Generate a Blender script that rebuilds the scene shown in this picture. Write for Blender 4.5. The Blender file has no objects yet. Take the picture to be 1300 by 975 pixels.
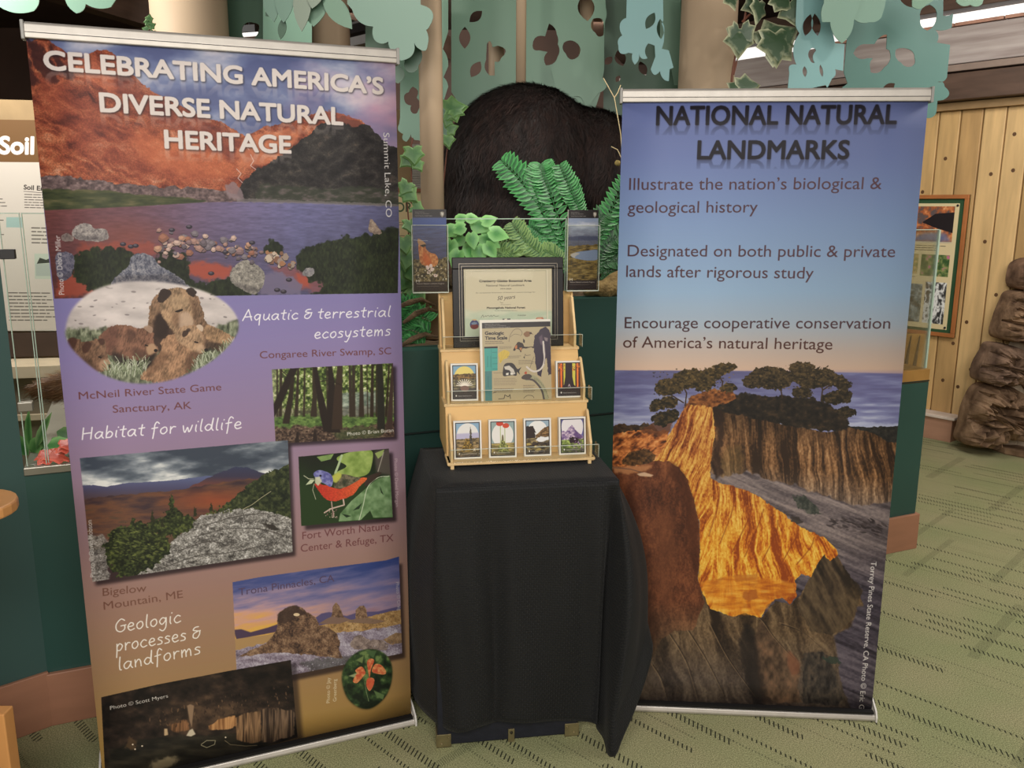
import bpy, bmesh, math, random
import numpy as np
from mathutils import Vector, Matrix

S = bpy.context.scene
COL = S.collection
rnd = random.Random(7)

# ---------------------------------------------------------------- camera
F_PX, PITCH, ROLL, CAM_H = 1083.9, .2039, .0041, 1.654
_cp, _sp, _cr, _sr = math.cos(PITCH), math.sin(PITCH), math.cos(ROLL), math.sin(ROLL)
FW = Vector((0, _cp, -_sp)); _up = Vector((0, _sp, _cp)); _rt = Vector((1, 0, 0))
RT = _cr * _rt + _sr * _up; UP = -_sr * _rt + _cr * _up
CAM = Vector((0, 0, CAM_H))
cd = bpy.data.cameras.new('camera'); cam = bpy.data.objects.new('camera', cd); COL.objects.link(cam)
cd.sensor_width = 36; cd.lens = F_PX / 1300 * 36; cd.clip_start = .05; cd.clip_end = 100
cam.matrix_world = Matrix(((RT.x, UP.x, -FW.x, 0), (RT.y, UP.y, -FW.y, 0), (RT.z, UP.z, -FW.z, CAM_H), (0, 0, 0, 1)))
S.camera = cam

# ---------------------------------------------------------------- world and lamps
w = bpy.data.worlds.new('world'); S.world = w; w.use_nodes = True
w.node_tree.nodes['Background'].inputs[0].default_value = (1, .96, .92, 1)
w.node_tree.nodes['Background'].inputs[1].default_value = .36
S.view_settings.view_transform = 'Standard'; S.view_settings.look = 'None'
S.view_settings.exposure = 0; S.view_settings.gamma = 1

def area(name, loc, size, power, col=(1, .955, .9), aim=None, sy=None):
    d = bpy.data.lights.new(name, 'AREA'); d.energy = power; d.color = col; d.shape = 'RECTANGLE'
    d.size = size; d.size_y = sy or size
    o = bpy.data.objects.new(name, d); COL.objects.link(o); o.location = loc
    if aim: o.rotation_euler = (Vector(aim) - Vector(loc)).to_track_quat('-Z', 'Y').to_euler()
    return o
def spot(name, loc, aim, power, ang=50, col=(1, .93, .84), blend=.6, r=.05):
    d = bpy.data.lights.new(name, 'SPOT'); d.energy = power; d.color = col; d.spot_size = math.radians(ang); d.spot_blend = blend
    d.shadow_soft_size = r
    o = bpy.data.objects.new(name, d); COL.objects.link(o); o.location = loc
    o.rotation_euler = (Vector(aim) - Vector(loc)).to_track_quat('-Z', 'Y').to_euler()
    return o
area('front_fill_light', (0, -1.0, 2.5), 3.2, 142, aim=(0, 2.4, .3), sy=1.4)  # added fill that brightens the banners, not a fitting of the hall
area('ceiling_light_right', (3.2, 2.6, 3.0), 1.8, 70, aim=(3.0, 3.8, 0))
area('ceiling_light_far', (2.2, 4.4, 2.9), 1.0, 26, aim=(4.2, 7.2, 1.2))
area('ceiling_light_left', (-2.6, 3.6, 3.0), 1.0, 62, aim=(-2.2, 4.6, 1.5))
area('back_wall_fill', (-.5, 6.6, 3.1), 2.5, 60, aim=(-.8, 8.6, 2.3), sy=.6)  # unseen lamp added to lift the back wall out of black
spot('display_spot', (.25, 2.9, 3.1), (.2, 3.6, 1.3), 60, 60)
spot('foliage_spot', (-.5, 2.0, 3.0), (.2, 4.2, 2.2), 30, 80)
spot('panel_spot', (1.6, 2.0, 2.9), (1.3, 4.2, 2.6), 22, 80)
spot('left_case_fill', (-1.5, 3.1, 2.3), (-1.35, 2.75, .9), 14, 90)  # added lamp that brightens the plants in the left case

def ray(px, py): return FW + RT * ((px - 650) / F_PX) - UP * ((py - 487.5) / F_PX)
def atY(px, py, Y): d = ray(px, py); return CAM + d * (Y / d.y)
def atZ(px, py, Z=0): d = ray(px, py); return CAM + d * ((Z - CAM_H) / d.z)
def atP(px, py, P, n):
    d = ray(px, py); P = Vector(P); n = Vector(n); return CAM + d * ((P - CAM).dot(n) / d.dot(n))
def proj(p):
    d = Vector(p) - CAM; z = d.dot(FW); return (650 + F_PX * d.dot(RT) / z, 487.5 - F_PX * d.dot(UP) / z)
# ---------------------------------------------------------------- a small painter for the printed sheets
_T = np.random.RandomState(3).rand(256, 256).astype(np.float32)
def vn(X, Y, s=0):
    X = X + s * 17.3; Y = Y + s * 9.7
    xi = np.floor(X).astype(np.int32); yi = np.floor(Y).astype(np.int32)
    fx = (X - xi).astype(np.float32); fy = (Y - yi).astype(np.float32)
    fx = fx * fx * (3 - 2 * fx); fy = fy * fy * (3 - 2 * fy)
    x0 = xi & 255; x1 = (xi + 1) & 255; y0 = yi & 255; y1 = (yi + 1) & 255
    a = _T[y0, x0]; b = _T[y0, x1]; c = _T[y1, x0]; d = _T[y1, x1]
    return (a * (1 - fx) + b * fx) * (1 - fy) + (c * (1 - fx) + d * fx) * fy
def fbm(X, Y, o=4, s=0, g=.5):
    t = 0; a = 1; n = 0
    for i in range(o):
        t = t + a * vn(X, Y, s + i * 3); n += a; a *= g; X = X * 2.03 + Y * .1; Y = Y * 2.03 - X * .05
    return t / n
def rid(X, Y, o=3, s=0):
    return 1 - np.abs(2 * fbm(X, Y, o, s) - 1) * 2.2
def ramp(t, *st):
    t = np.clip(t, 0, 1); xs = [a for a, _ in st]
    return np.stack([np.interp(t, xs, [c[k] for _, c in st]) for k in range(3)], -1).astype(np.float32)
def homog(src, dst):
    A = []; b = []
    for (x, y), (u, v) in zip(src, dst):
        A.append([x, y, 1, 0, 0, 0, -u * x, -u * y]); b.append(u)
        A.append([0, 0, 0, x, y, 1, -v * x, -v * y]); b.append(v)
    h = np.linalg.solve(np.array(A, float), np.array(b, float)); return np.append(h, 1).reshape(3, 3)
def ap(H, P):
    P = np.asarray(P, float); q = P @ H[:, :2].T + H[:, 2]; return q[..., :2] / q[..., 2:]
def smooth(P, n=6, closed=True):
    P = np.asarray(P, float); N = len(P); out = []
    for i in range(N if closed else N - 1):
        if closed: a, b, c, d = P[i - 1], P[i], P[(i + 1) % N], P[(i + 2) % N]
        else: a, b, c, d = P[max(i - 1, 0)], P[i], P[i + 1], P[min(i + 2, N - 1)]
        for k in range(n):
            t = k / n; out.append(.5 * (2 * b + (c - a) * t + (2 * a - 5 * b + 4 * c - d) * t * t + (3 * b - a - 3 * c + d) * t ** 3))
    if not closed: out.append(P[-1])
    return np.array(out)
def ell(cx, cy, rx, ry, n=40, rot=0):
    t = np.linspace(0, 2 * math.pi, n, endpoint=False); x = rx * np.cos(t); y = ry * np.sin(t); c, s = math.cos(rot), math.sin(rot)
    return np.stack([cx + x * c - y * s, cy + x * s + y * c], -1)
def winding(polys, w, h):
    """coverage (0..1) of closed polygons on a w x h grid, two samples each way"""
    W2, H2 = w * 2, h * 2; acc = np.zeros((H2, W2 + 1), np.float32)
    for P in polys:
        P = np.asarray(P, float) * 2; Q = np.roll(P, -1, 0)
        for (x0, y0), (x1, y1) in zip(P, Q):
            if y0 == y1: continue
            s = 1
            if y0 > y1: x0, y0, x1, y1 = x1, y1, x0, y0; s = -1
            a = max(0, int(math.ceil(y0 - .5))); b = min(H2 - 1, int(math.floor(y1 - .5 - 1e-9)))
            if b < a: continue
            ys = np.arange(a, b + 1); xs = x0 + (ys + .5 - y0) * (x1 - x0) / (y1 - y0)
            xi = np.clip(np.ceil(xs - .5), 0, W2).astype(int); acc[ys, xi] += s
    m = (np.cumsum(acc, 1)[:, :W2] != 0).astype(np.float32)
    return m.reshape(h, 2, w, 2).mean((1, 3))
def blur(m, r):
    r = int(round(r))
    if r < 1: return m
    for _ in range(2):
        for ax in (0, 1):
            p = [(0, 0), (0, 0)]; p[ax] = (r + 1, r); c = np.cumsum(np.pad(m, p, mode='edge'), ax)
            n = m.shape[ax]; k = 2 * r + 1
            m = ((c[k:k + n] - c[:n]) if ax == 0 else (c[:, k:k + n] - c[:, :n])) / k
    return m.astype(np.float32)

class Cv:
    def __init__(s, w, h, quad, base=(128, 128, 128)):
        s.w, s.h = w, h; s.H = homog(quad, [(0, 0), (w, 0), (w, h), (0, h)]); s.I = np.linalg.inv(s.H)
        s.a = np.zeros((h, w, 3), np.float32) + np.array(base, np.float32)
        q = np.asarray(quad, float); s.k = .5 * (w / np.linalg.norm(q[1] - q[0]) + h / np.linalg.norm(q[3] - q[0]))
    def XY(s, x0, y0, x1, y1):
        X, Y = np.meshgrid(np.arange(x0, x1) + .5, np.arange(y0, y1) + .5)
        p = ap(s.I, np.stack([X, Y], -1)); return p[..., 0].astype(np.float32), p[..., 1].astype(np.float32)
    def fill(s, P, col, a=1., rough=0, rs=6, soft=0, sm=False, multi=False, own=False):
        """fill a shape given in photo pixels. col: rgb or f(X, Y)"""
        L = P if multi else [P]
        L = [np.asarray(smooth(p) if sm else p, float) for p in L]
        L = [p if own else ap(s.H, p) for p in L]
        al = np.concatenate(L); pad = int((rough + soft * 2.5) * s.k) + 3
        x0 = max(0, int(al[:, 0].min()) - pad); y0 = max(0, int(al[:, 1].min()) - pad)
        x1 = min(s.w, int(al[:, 0].max()) + pad); y1 = min(s.h, int(al[:, 1].max()) + pad)
        if x1 <= x0 or y1 <= y0: return
        m = winding([p - (x0, y0) for p in L], x1 - x0, y1 - y0)
        if soft: m = blur(m, soft * s.k)
        X = Y = None
        if rough:
            X, Y = s.XY(x0, y0, x1, y1)
            dx = (fbm(X / rs, Y / rs, 3, 5) - .5) * 2.6 * rough * s.k; dy = (fbm(X / rs, Y / rs, 3, 25) - .5) * 2.6 * rough * s.k
            yy, xx = np.mgrid[0:m.shape[0], 0:m.shape[1]]
            m = m[np.clip((yy + dy).astype(int), 0, m.shape[0] - 1), np.clip((xx + dx).astype(int), 0, m.shape[1] - 1)]
        if callable(col):
            if X is None: X, Y = s.XY(x0, y0, x1, y1)
            c = col(X, Y)
        else: c = np.array(col, np.float32)
        if isinstance(c, tuple): c, m2 = c; m = m * m2
        m = (m * a)[..., None]; t = s.a[y0:y1, x0:x1]
        s.a[y0:y1, x0:x1] = t * (1 - m) + c * m
    def dabs(s, P, n, size, cols, ang=0., aj=.4, el=1., a=.9, shade=0., seed=1, sm=False):
        """n little brush marks inside P. ang: radians or f(x, y)"""
        r = random.Random(seed); P = np.asarray(smooth(P) if sm else P, float); x0, y0 = P.min(0); x1, y1 = P.max(0)
        Q = np.roll(P, -1, 0); k = s.k; done = 0
        for _ in range(n * 4):
            if done >= n: break
            x = r.uniform(x0, x1); y = r.uniform(y0, y1)
            c = (P[:, 1] > y) != (Q[:, 1] > y)
            with np.errstate(divide='ignore', invalid='ignore'):
                if (np.sum(c & (x < (Q[:, 0] - P[:, 0]) * (y - P[:, 1]) / (Q[:, 1] - P[:, 1]) + P[:, 0])) & 1) == 0: continue
            done += 1
            z = r.uniform(*size) * k; t = (ang(x, y) if callable(ang) else ang) + r.uniform(-aj, aj); e = el * r.uniform(.7, 1.3)
            cx, cy = ap(s.H, (x, y)); R = z * max(e, 1) + 1
            a0 = max(0, int(cx - R)); b0 = max(0, int(cy - R)); a1 = min(s.w, int(cx + R) + 2); b1 = min(s.h, int(cy + R) + 2)
            if a1 <= a0 or b1 <= b0: continue
            yy, xx = np.mgrid[b0:b1, a0:a1]; xx = xx + .5 - cx; yy = yy + .5 - cy
            u = (xx * math.cos(t) + yy * math.sin(t)) / (z * e); v = (-xx * math.sin(t) + yy * math.cos(t)) / z
            m = (np.clip((1 - np.sqrt(u * u + v * v)) * z * 1.2, 0, 1) * a)[..., None]
            cc = np.array(cols[r.randrange(len(cols))], np.float32) * r.uniform(.85, 1.15)
            c = cc * (1 - shade * (yy / z)[..., None]) if shade else cc
            s.a[b0:b1, a0:a1] = s.a[b0:b1, a0:a1] * (1 - m) + c * m
    def line(s, P, wd, col, a=1., sm=False, taper=False, own=False):
        P = np.asarray(smooth(P, 5, False) if sm else P, float)
        if not own: P = ap(s.H, P); wd = wd * s.k
        polys = []
        n = len(P)
        for i in range(n - 1):
            p, q = P[i], P[i + 1]; d = q - p; L = np.hypot(*d)
            if L < 1e-6: continue
            r0 = r1 = wd / 2
            if taper: r0 = wd / 2 * (1 - i / n); r1 = wd / 2 * (1 - (i + 1) / n)
            nrm = np.array([-d[1], d[0]]) / L
            polys.append([p + nrm * r0, q + nrm * r1, q - nrm * r1, p - nrm * r0][::-1])
            polys.append(ell(p[0], p[1], r0, r0, 8))
        polys.append(ell(P[-1][0], P[-1][1], max(r1, .01), max(r1, .01), 8))
        # all made to turn the same way
        out = []
        for q in polys:
            q = np.asarray(q); ar = np.sum(q[:, 0] * np.roll(q[:, 1], -1) - q[:, 1] * np.roll(q[:, 0], -1)); out.append(q if ar > 0 else q[::-1])
        s.fill(out, col, a, multi=True, own=True)
    def text(s, body, p0, p1, h, col, bold=0., a=1., shadow=None, reflect=None, slant=0, fit=True):
        T, W, cap = glyphs(body)
        q0, q1 = ap(s.H, p0), ap(s.H, p1); qu = ap(s.H, (p0[0], p0[1] - h))
        ux = (q1 - q0) / W; L = np.hypot(*(qu - q0)) / cap; d = (q1 - q0) / np.hypot(*(q1 - q0)); uy = np.array([d[1], -d[0]]) * L
        P = q0 + T[..., :1] * ux + T[..., 1:] * uy + T[..., 1:] * ux * slant
        ar = (P[:, 1, 0] - P[:, 0, 0]) * (P[:, 2, 1] - P[:, 0, 1]) - (P[:, 1, 1] - P[:, 0, 1]) * (P[:, 2, 0] - P[:, 0, 0])
        P = np.where(ar[:, None, None] > 0, P, P[:, ::-1])
        al = P.reshape(-1, 2); pad = int(bold * s.k * 2 + 12)
        x0 = max(0, int(al[:, 0].min()) - pad); y0 = max(0, int(al[:, 1].min()) - pad); x1 = min(s.w, int(al[:, 0].max()) + pad); y1 = min(s.h, int(al[:, 1].max()) + pad * 2)
        if x1 <= x0 or y1 <= y0: return
        m = winding(list(P - (x0, y0)), x1 - x0, y1 - y0)
        b = bold * s.k
        if b > 0:
            r = int(math.ceil(b)); mm = m
            for dx in range(-r, r + 1):
                for dy in range(-r, r + 1):
                    e = b + .5 - math.hypot(dx, dy)
                    if e > 0: mm = np.maximum(mm, np.roll(m, (dy, dx), (0, 1)) * min(1, e))
            m = mm
        t = s.a[y0:y1, x0:x1]
        if reflect:
            base = int(q0[1]) - y0; off = (q1[1] - q0[1])
            rr = np.zeros_like(m); n = int(h * s.k * reflect[1])
            cols = np.arange(m.shape[1]); bl = (q0[1] - y0 + (cols + x0 - q0[0]) / (q1[0] - q0[0]) * off + b).astype(int)
            for i in range(n):
                src = np.clip(bl - 1 - i, 0, m.shape[0] - 1); dst = np.clip(bl + 1 + i, 0, m.shape[0] - 1); rr[dst, cols] = m[src, cols] * (1 - i / n)
            rr = blur(rr, 1)[..., None] * reflect[2]; t = t * (1 - rr) + np.array(reflect[0], np.float32) * rr
        if shadow:
            sh = blur(np.roll(m, (int(shadow[1] * s.k), int(shadow[0] * s.k)), (0, 1)), shadow[2] * s.k)[..., None] * shadow[3]; t = t * (1 - sh) + np.array((25, 20, 25), np.float32) * sh
        mk = (m * a)[..., None]
        s.a[y0:y1, x0:x1] = t * (1 - mk) + np.array(col, np.float32) * mk
    def hand(s, body, p0, p1, xh, col, wd=1.4, slant=.12, a=1.):
        x = 0; st = []
        for ch in body:
            if ch == ' ': x += .55; continue
            ww, ss = HAND[ch]
            for q in ss: st.append([(x + px + py * slant, py) for px, py in q])
            x += ww + .22
        W = x - .22; p0 = np.array(p0, float); p1 = np.array(p1, float); d = (p1 - p0) / W; n = np.array([d[1], -d[0]]); n = n / np.hypot(*n) * xh
        for q in st: s.line([p0 + px * d + py * n for px, py in q], wd, col, a, sm=len(q) > 2)
    def shadow(s, quad, dx=3, dy=4, a=.5, soft=2.2): s.fill(np.asarray(quad, float) + (dx, dy), (25, 15, 20), a, soft=soft)
    def image(s, name, sat=1.):
        g = s.a.mean(2, keepdims=True); s.a = g + (s.a - g) * sat
        im = bpy.data.images.new(name, s.w, s.h)
        px = np.ones((s.h, s.w, 4), np.float32); px[..., :3] = np.clip(s.a / 255., 0, 1)[::-1]
        im.pixels.foreach_set(px.ravel()); im.pack(); return im

_G = {}
def glyphs(body):
    if body in _G: return _G[body]
    c = bpy.data.curves.new('t', 'FONT'); c.body = body; c.resolution_u = 4; o = bpy.data.objects.new('t', c); me = o.to_mesh()
    me.calc_loop_triangles(); v = np.array([x.co[:2] for x in me.vertices]); t = np.array([x.vertices[:] for x in me.loop_triangles])
    v[:, 0] -= v[:, 0].min(); W = v[:, 0].max(); o.to_mesh_clear(); bpy.data.objects.remove(o); bpy.data.curves.remove(c)
    _G[body] = (v[t], W, .73); return _G[body]

HAND = {
 'a': (.9, [[(.75, .85), (.4, 1), (.05, .6), (.15, .1), (.45, .08), (.72, .6), (.78, .92), (.75, .3), (.92, 0)]]),
 'b': (.75, [[(.1, 1.8), (.08, .9), (.1, 0)], [(.1, .5), (.4, .95), (.72, .6), (.55, .08), (.12, .05)]]),
 'c': (.75, [[(.7, .85), (.4, 1), (.05, .5), (.3, 0), (.75, .15)]]),
 'd': (.9, [[(.7, .75), (.35, .95), (.05, .5), (.3, .05), (.65, .35), (.82, 1.85), (.75, .4), (.92, 0)]]),
 'e': (.75, [[(.1, .5), (.6, .6), (.6, .92), (.3, 1), (.05, .5), (.3, 0), (.75, .15)]]),
 'f': (.7, [[(.75, 1.6), (.5, 1.85), (.3, 1.4), (.28, .4), (.22, -.6)], [(.02, .9), (.62, 1)]]),
 'g': (.85, [[(.7, .85), (.35, 1), (.05, .55), (.3, .1), (.65, .5), (.75, .95), (.72, -.3), (.4, -.8), (.05, -.55)]]),
 'i': (.3, [[(.15, 1), (.12, .3), (.2, 0)], [(.3, 1.45), (.32, 1.5)]]),
 'l': (.32, [[(.2, 1.8), (.12, .8), (.15, .1), (.3, 0)]]),
 'm': (1.15, [[(.08, 1), (.1, 0)], [(.1, .5), (.35, .98), (.5, .7), (.52, 0)], [(.52, .5), (.8, .98), (.98, .7), (1.02, 0)]]),
 'n': (.75, [[(.08, 1), (.1, 0)], [(.1, .5), (.4, .98), (.62, .7), (.68, 0)]]),
 'o': (.75, [[(.4, 1), (.08, .7), (.1, .2), (.4, 0), (.7, .4), (.62, .9), (.4, 1)]]),
 'p': (.75, [[(.1, 1), (.1, .1), (.05, -.85)], [(.1, .6), (.4, 1), (.72, .65), (.45, .08), (.1, .15)]]),
 'q': (.85, [[(.7, .85), (.35, 1), (.05, .55), (.3, .05), (.62, .4), (.72, .95), (.7, 0), (.72, -.85)]]),
 'r': (.6, [[(.1, 1), (.12, 0)], [(.12, .55), (.35, .95), (.62, .92)]]),
 's': (.62, [[(.6, .9), (.3, 1), (.12, .75), (.5, .45), (.5, .1), (.05, .02)]]),
 't': (.6, [[(.35, 1.6), (.3, .7), (.33, .1), (.55, 0)], [(.02, 1.05), (.62, 1.12)]]),
 'u': (.85, [[(.1, 1), (.12, .25), (.4, .02), (.7, .5), (.75, 1), (.72, .3), (.88, 0)]]),
 'w': (1.05, [[(.05, 1), (.15, .3), (.3, 0), (.52, .7), (.68, .05), (.85, .3), (1, 1)]]),
 'y': (.8, [[(.08, 1), (.15, .4), (.4, .1), (.7, .55)], [(.75, 1), (.6, 0), (.35, -.75), (.1, -.7)]]),
 'A': (1.15, [[(0, 0), (.5, 1.7), (.62, 1.65), (1.1, 0)], [(.15, .6), (1.05, .65)]]),
 'H': (1.15, [[(.1, 1.75), (.1, 0)], [(1, 1.75), (.98, 0)], [(.1, .85), (1, .95)]]),
 'G': (1.1, [[(1, 1.5), (.6, 1.75), (.1, 1.1), (.15, .3), (.6, 0), (1, .3), (1.02, .8)], [(.6, .8), (1.15, .85)]]),
 '&': (.9, [[(.7, 1.6), (.3, 1.55), (.1, 1.2), (.6, 1), (.15, .7), (.1, .2), (.5, .05), (.8, .5), (.85, 1)], [(.5, 1.0), (.9, 1.02)]]),
}
# ---------------------------------------------------------------- print of the tall collage banner
def clip_begin(c): c.sv = c.a.copy()
def clip_end(c, P, soft=0):
    t = c.a; c.a = c.sv
    m = winding([ap(c.H, np.asarray(P, float))], c.w, c.h)
    if soft: m = blur(m, soft * c.k)
    m = m[..., None]; c.a = c.sv * (1 - m) + t * m
def rocktex(lo, mid, hi, sc=6, s=0, sx=1., sy=1.):
    def f(X, Y):
        t = (fbm(X / sc * sx, Y / sc * sy, 4, s) - .5) * 1.1 + (fbm(X / 1.3, Y / 1.3, 3, s + 3) - .5) * .9 + rid(X / sc / 1.6 * sx, Y / sc / 1.6 * sy, 3, s + 4) * .12 + .48
        return ramp(t, (0, lo), (.5, mid), (1, hi))
    return f
def mix(a, b, m): m = np.clip(m, 0, 1)[..., None]; return a * (1 - m) + b * m

def art_collage():
    c = Cv(1100, 2444, [(33, 47), (501.5, 78.5), (522, 907.5), (131, 996)])
    # graded ground: violet to mauve to tan to gold
    c.fill([(0, 0), (700, 0), (700, 1050), (0, 1050)], lambda X, Y: ramp((Y - (X - 300) * -.12 - 370) / 560, (0, (124, 116, 176)), (.12, (134, 120, 176)), (.3, (147, 122, 160)), (.5, (155, 120, 130)), (.68, (160, 120, 104)), (.85, (166, 126, 84)), (1, (172, 132, 62))))
    # --- mountain lake picture
    P = [(30, 40), (510, 70), (505, 371.5), (69, 379)]
    clip_begin(c)
    def sky(X, Y):
        n = fbm(X / 70, Y / 38, 5, 1); t = (n - .38) * 2.6 + (Y - 60) / 400
        a = ramp(t, (0, (86, 96, 144)), (.4, (108, 120, 164)), (.7, (148, 156, 186)), (1, (196, 192, 206)))
        pk = fbm(X / 60, Y / 30, 4, 9) * 1.6 - .62 + (X - 420) / 130
        return mix(a, np.array((196, 140, 170), np.float32), pk * .75)
    c.fill([(0, 0), (600, 0), (600, 400), (0, 400)], sky)
    def red(X, Y):
        d = (X * .75 + Y) ; n = fbm(X / 26 + Y / 60, Y / 16, 5, 2); r = rid((X + Y * .8) / 30, (Y - X * .5) / 12, 4, 7)
        t = n * .8 + r * .3 - .12 + (Y - 60) / 600
        st = rid((X * .55 - Y) / 13 + fbm(X / 20, Y / 20, 2, 8) * 2, (X + Y * .6) / 60, 4, 6); t = t * .75 + st * .32 - .1
        a = ramp(t, (0, (74, 30, 26)), (.3, (128, 54, 38)), (.55, (164, 78, 50)), (.75, (188, 102, 66)), (1, (218, 150, 116)))
        return a * (.62 + .66 * fbm(X / 1.1, Y / 1.1, 3, 3))[..., None]
    ridge = [(30, 55), (40, 52), (52, 48), (62, 52), (75, 60), (86, 66), (98, 72), (104, 74), (112, 70), (122, 64), (134, 62), (142, 66), (150, 76), (160, 86), (172, 97), (182, 108), (196, 118), (210, 124), (225, 134), (240, 140), (262, 148), (282, 156), (300, 166), (312, 172), (322, 168), (335, 160), (352, 157), (372, 152), (392, 146), (408, 140), (425, 142), (440, 146), (455, 152), (470, 160), (470, 260), (30, 260)]
    c.fill(ridge, red, rough=2.5, rs=7)
    # dark gullies of the left peak
    for q in ([(36, 50), (52, 60), (64, 78), (74, 100), (62, 104), (46, 88), (38, 70)], [(60, 54), (72, 66), (84, 84), (92, 98), (84, 100), (70, 80)], [(30, 60), (44, 96), (50, 104), (30, 108)]):
        c.fill(q, (52, 24, 26), .8, rough=3, rs=6, soft=1, sm=True)
    c.fill([(92, 74), (110, 72), (126, 80), (140, 96), (150, 116), (128, 112), (108, 96)], (214, 104, 66), .45, rough=4, rs=8, soft=3, sm=True)
    c.fill([(150, 100), (190, 118), (260, 150), (300, 176), (330, 196), (300, 204), (210, 160), (150, 124)], (120, 50, 44), .45, rough=6, rs=14, soft=4, sm=True)
    c.fill([(50, 105), (90, 112), (150, 150), (230, 200), (300, 232), (180, 226), (100, 190), (62, 150)], (150, 62, 44), .35, rough=8, rs=18, soft=6, sm=True)
    c.fill([(170, 170), (250, 178), (300, 206), (280, 226), (200, 214)], (218, 112, 66), .5, rough=6, rs=14, soft=6, sm=True)
    c.fill([(310, 176), (350, 168), (384, 162), (378, 180), (352, 200), (330, 212), (300, 208)], (222, 128, 84), .6, rough=5, rs=9, soft=2, sm=True)
    # snow veins
    for q in ([(300, 214), (306, 220), (302, 226), (308, 232)], [(318, 196), (322, 204), (318, 210), (326, 216)], [(312, 184), (316, 190)]): c.line(q, .9, (222, 196, 190), .8)
    # dark right mountain
    def dark(X, Y):
        n = fbm(X / 12, Y / 9, 5, 11); r = rid((X + Y) / 22, (Y - X * .4) / 14, 4, 12)
        return ramp(n * .7 + r * .35 - .1, (0, (26, 23, 25)), (.4, (42, 38, 39)), (.65, (60, 55, 52)), (.85, (92, 76, 68)), (1, (124, 102, 92))) * (.7 + .6 * fbm(X / 1.2, Y / 1.2, 3, 13))[..., None]
    c.fill([(300, 250), (310, 228), (328, 214), (346, 204), (362, 192), (380, 180), (394, 168), (406, 158), (418, 154), (432, 148), (444, 150), (456, 154), (468, 160), (478, 168), (486, 178), (496, 184), (515, 190), (515, 262), (300, 262)], dark, rough=2.5, rs=6)
    c.fill([(404, 152), (416, 140), (430, 143), (446, 148), (462, 156), (452, 160), (430, 156)], (150, 72, 56), .75, rough=2.5, rs=5, soft=.6)
    c.fill([(330, 232), (400, 238), (470, 236), (515, 244), (515, 262), (320, 256)], lambda X, Y: ramp(fbm(X / 10, Y / 4, 4, 14), (0, (40, 46, 36)), (.5, (58, 62, 50)), (.8, (104, 92, 90))), .85, rough=3, rs=8, soft=1)
    # scree and the green bank
    c.fill([(30, 226), (62, 222), (100, 226), (140, 232), (190, 236), (240, 238), (290, 242), (310, 256), (60, 262), (30, 262)], lambda X, Y: ramp(fbm(X / 4, Y / 3, 4, 15), (.2, (68, 54, 56)), (.55, (110, 88, 88)), (.85, (150, 124, 122))), rough=3, rs=9)
    c.fill([(286, 236), (296, 230), (306, 240), (310, 252), (290, 252)], (138, 116, 122), .8, rough=2, rs=4, soft=.6)
    c.fill([(30, 240), (80, 240), (130, 242), (180, 247), (240, 251), (262, 254), (250, 258), (190, 262), (120, 267), (30, 270)], lambda X, Y: ramp(fbm(X / 18, Y / 4, 4, 16), (.1, (44, 52, 34)), (.5, (70, 76, 46)), (.9, (108, 100, 66))), rough=1.5, rs=8, soft=.5)
    # lake
    def lake(X, Y):
        t = (Y - 256) / 110; a = ramp((X - 60) / 420, (0, (108, 58, 58)), (.25, (106, 68, 80)), (.5, (104, 88, 122)), (.75, (98, 96, 142)), (1, (84, 84, 122)))
        rp = fbm(X / 9, Y / 1.8, 3, 18); a = a * (1.06 - .28 * t[..., None]) * (.86 + .3 * rp[..., None])
        wm = np.clip(1 - np.hypot((X - 165) / 90, (Y - 300) / 30), 0, 1) * .5
        return mix(a, np.array((158, 76, 56), np.float32), wm)
    c.fill([(0, 268), (60, 267), (130, 264), (190, 261), (250, 257), (310, 255.5), (400, 257), (520, 262), (520, 400), (0, 400)], lake, soft=.3)
    c.fill([(300, 251), (350, 253), (420, 255), (515, 259), (515, 262), (420, 259), (300, 256)], (128, 118, 120), .6, rough=1, rs=4)
    # red reflections near the shore
    for q, al in (([(78, 345), (110, 350), (130, 372), (70, 378)], .75), ([(236, 334), (262, 332), (296, 338), (292, 352), (262, 356), (240, 348)], .95), ([(340, 336), (400, 340), (424, 360), (412, 372), (372, 366)], .5), ([(100, 310), (180, 306), (220, 318), (170, 330), (96, 326)], .55), ([(374, 346), (392, 352), (394, 366), (378, 360)], .9)):
        c.fill(q, (186, 72, 46), al * .85, rough=3, rs=5, soft=2.2)
    c.fill([(330, 348), (360, 346), (384, 360), (380, 374), (330, 374)], (110, 100, 130), .9, rough=3, rs=6, soft=1)
    # grass banks
    gr = lambda lo, hi, s: (lambda X, Y: ramp(fbm(X / 2.4, Y / 4, 4, s) * .8 + fbm(X / 18, Y / 10, 2, s + 1) * .4 - .1, (.15, lo), (.85, hi)))
    for q in ([(90, 326), (112, 318), (148, 314), (166, 322), (172, 340), (150, 358), (130, 372), (112, 366), (92, 350)], [(200, 322), (222, 320), (240, 330), (240, 350), (252, 360), (290, 352), (306, 362), (320, 378), (200, 378)], [(336, 310), (350, 306), (360, 314), (352, 324), (338, 322)], [(374, 328), (384, 314), (410, 308), (440, 300), (470, 296), (510, 294), (510, 380), (400, 378), (410, 362), (386, 350)]):
        c.fill(q, gr((20, 25, 20), (50, 60, 34), 21), rough=5, rs=6, soft=.8, sm=True)
    c.dabs([(384, 330), (420, 306), (500, 300), (500, 372), (420, 372)], 500, (.5, 1.1), [(42, 54, 30), (26, 33, 22), (60, 70, 38)], ang=-1.5, el=3, a=.6, seed=4)
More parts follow.
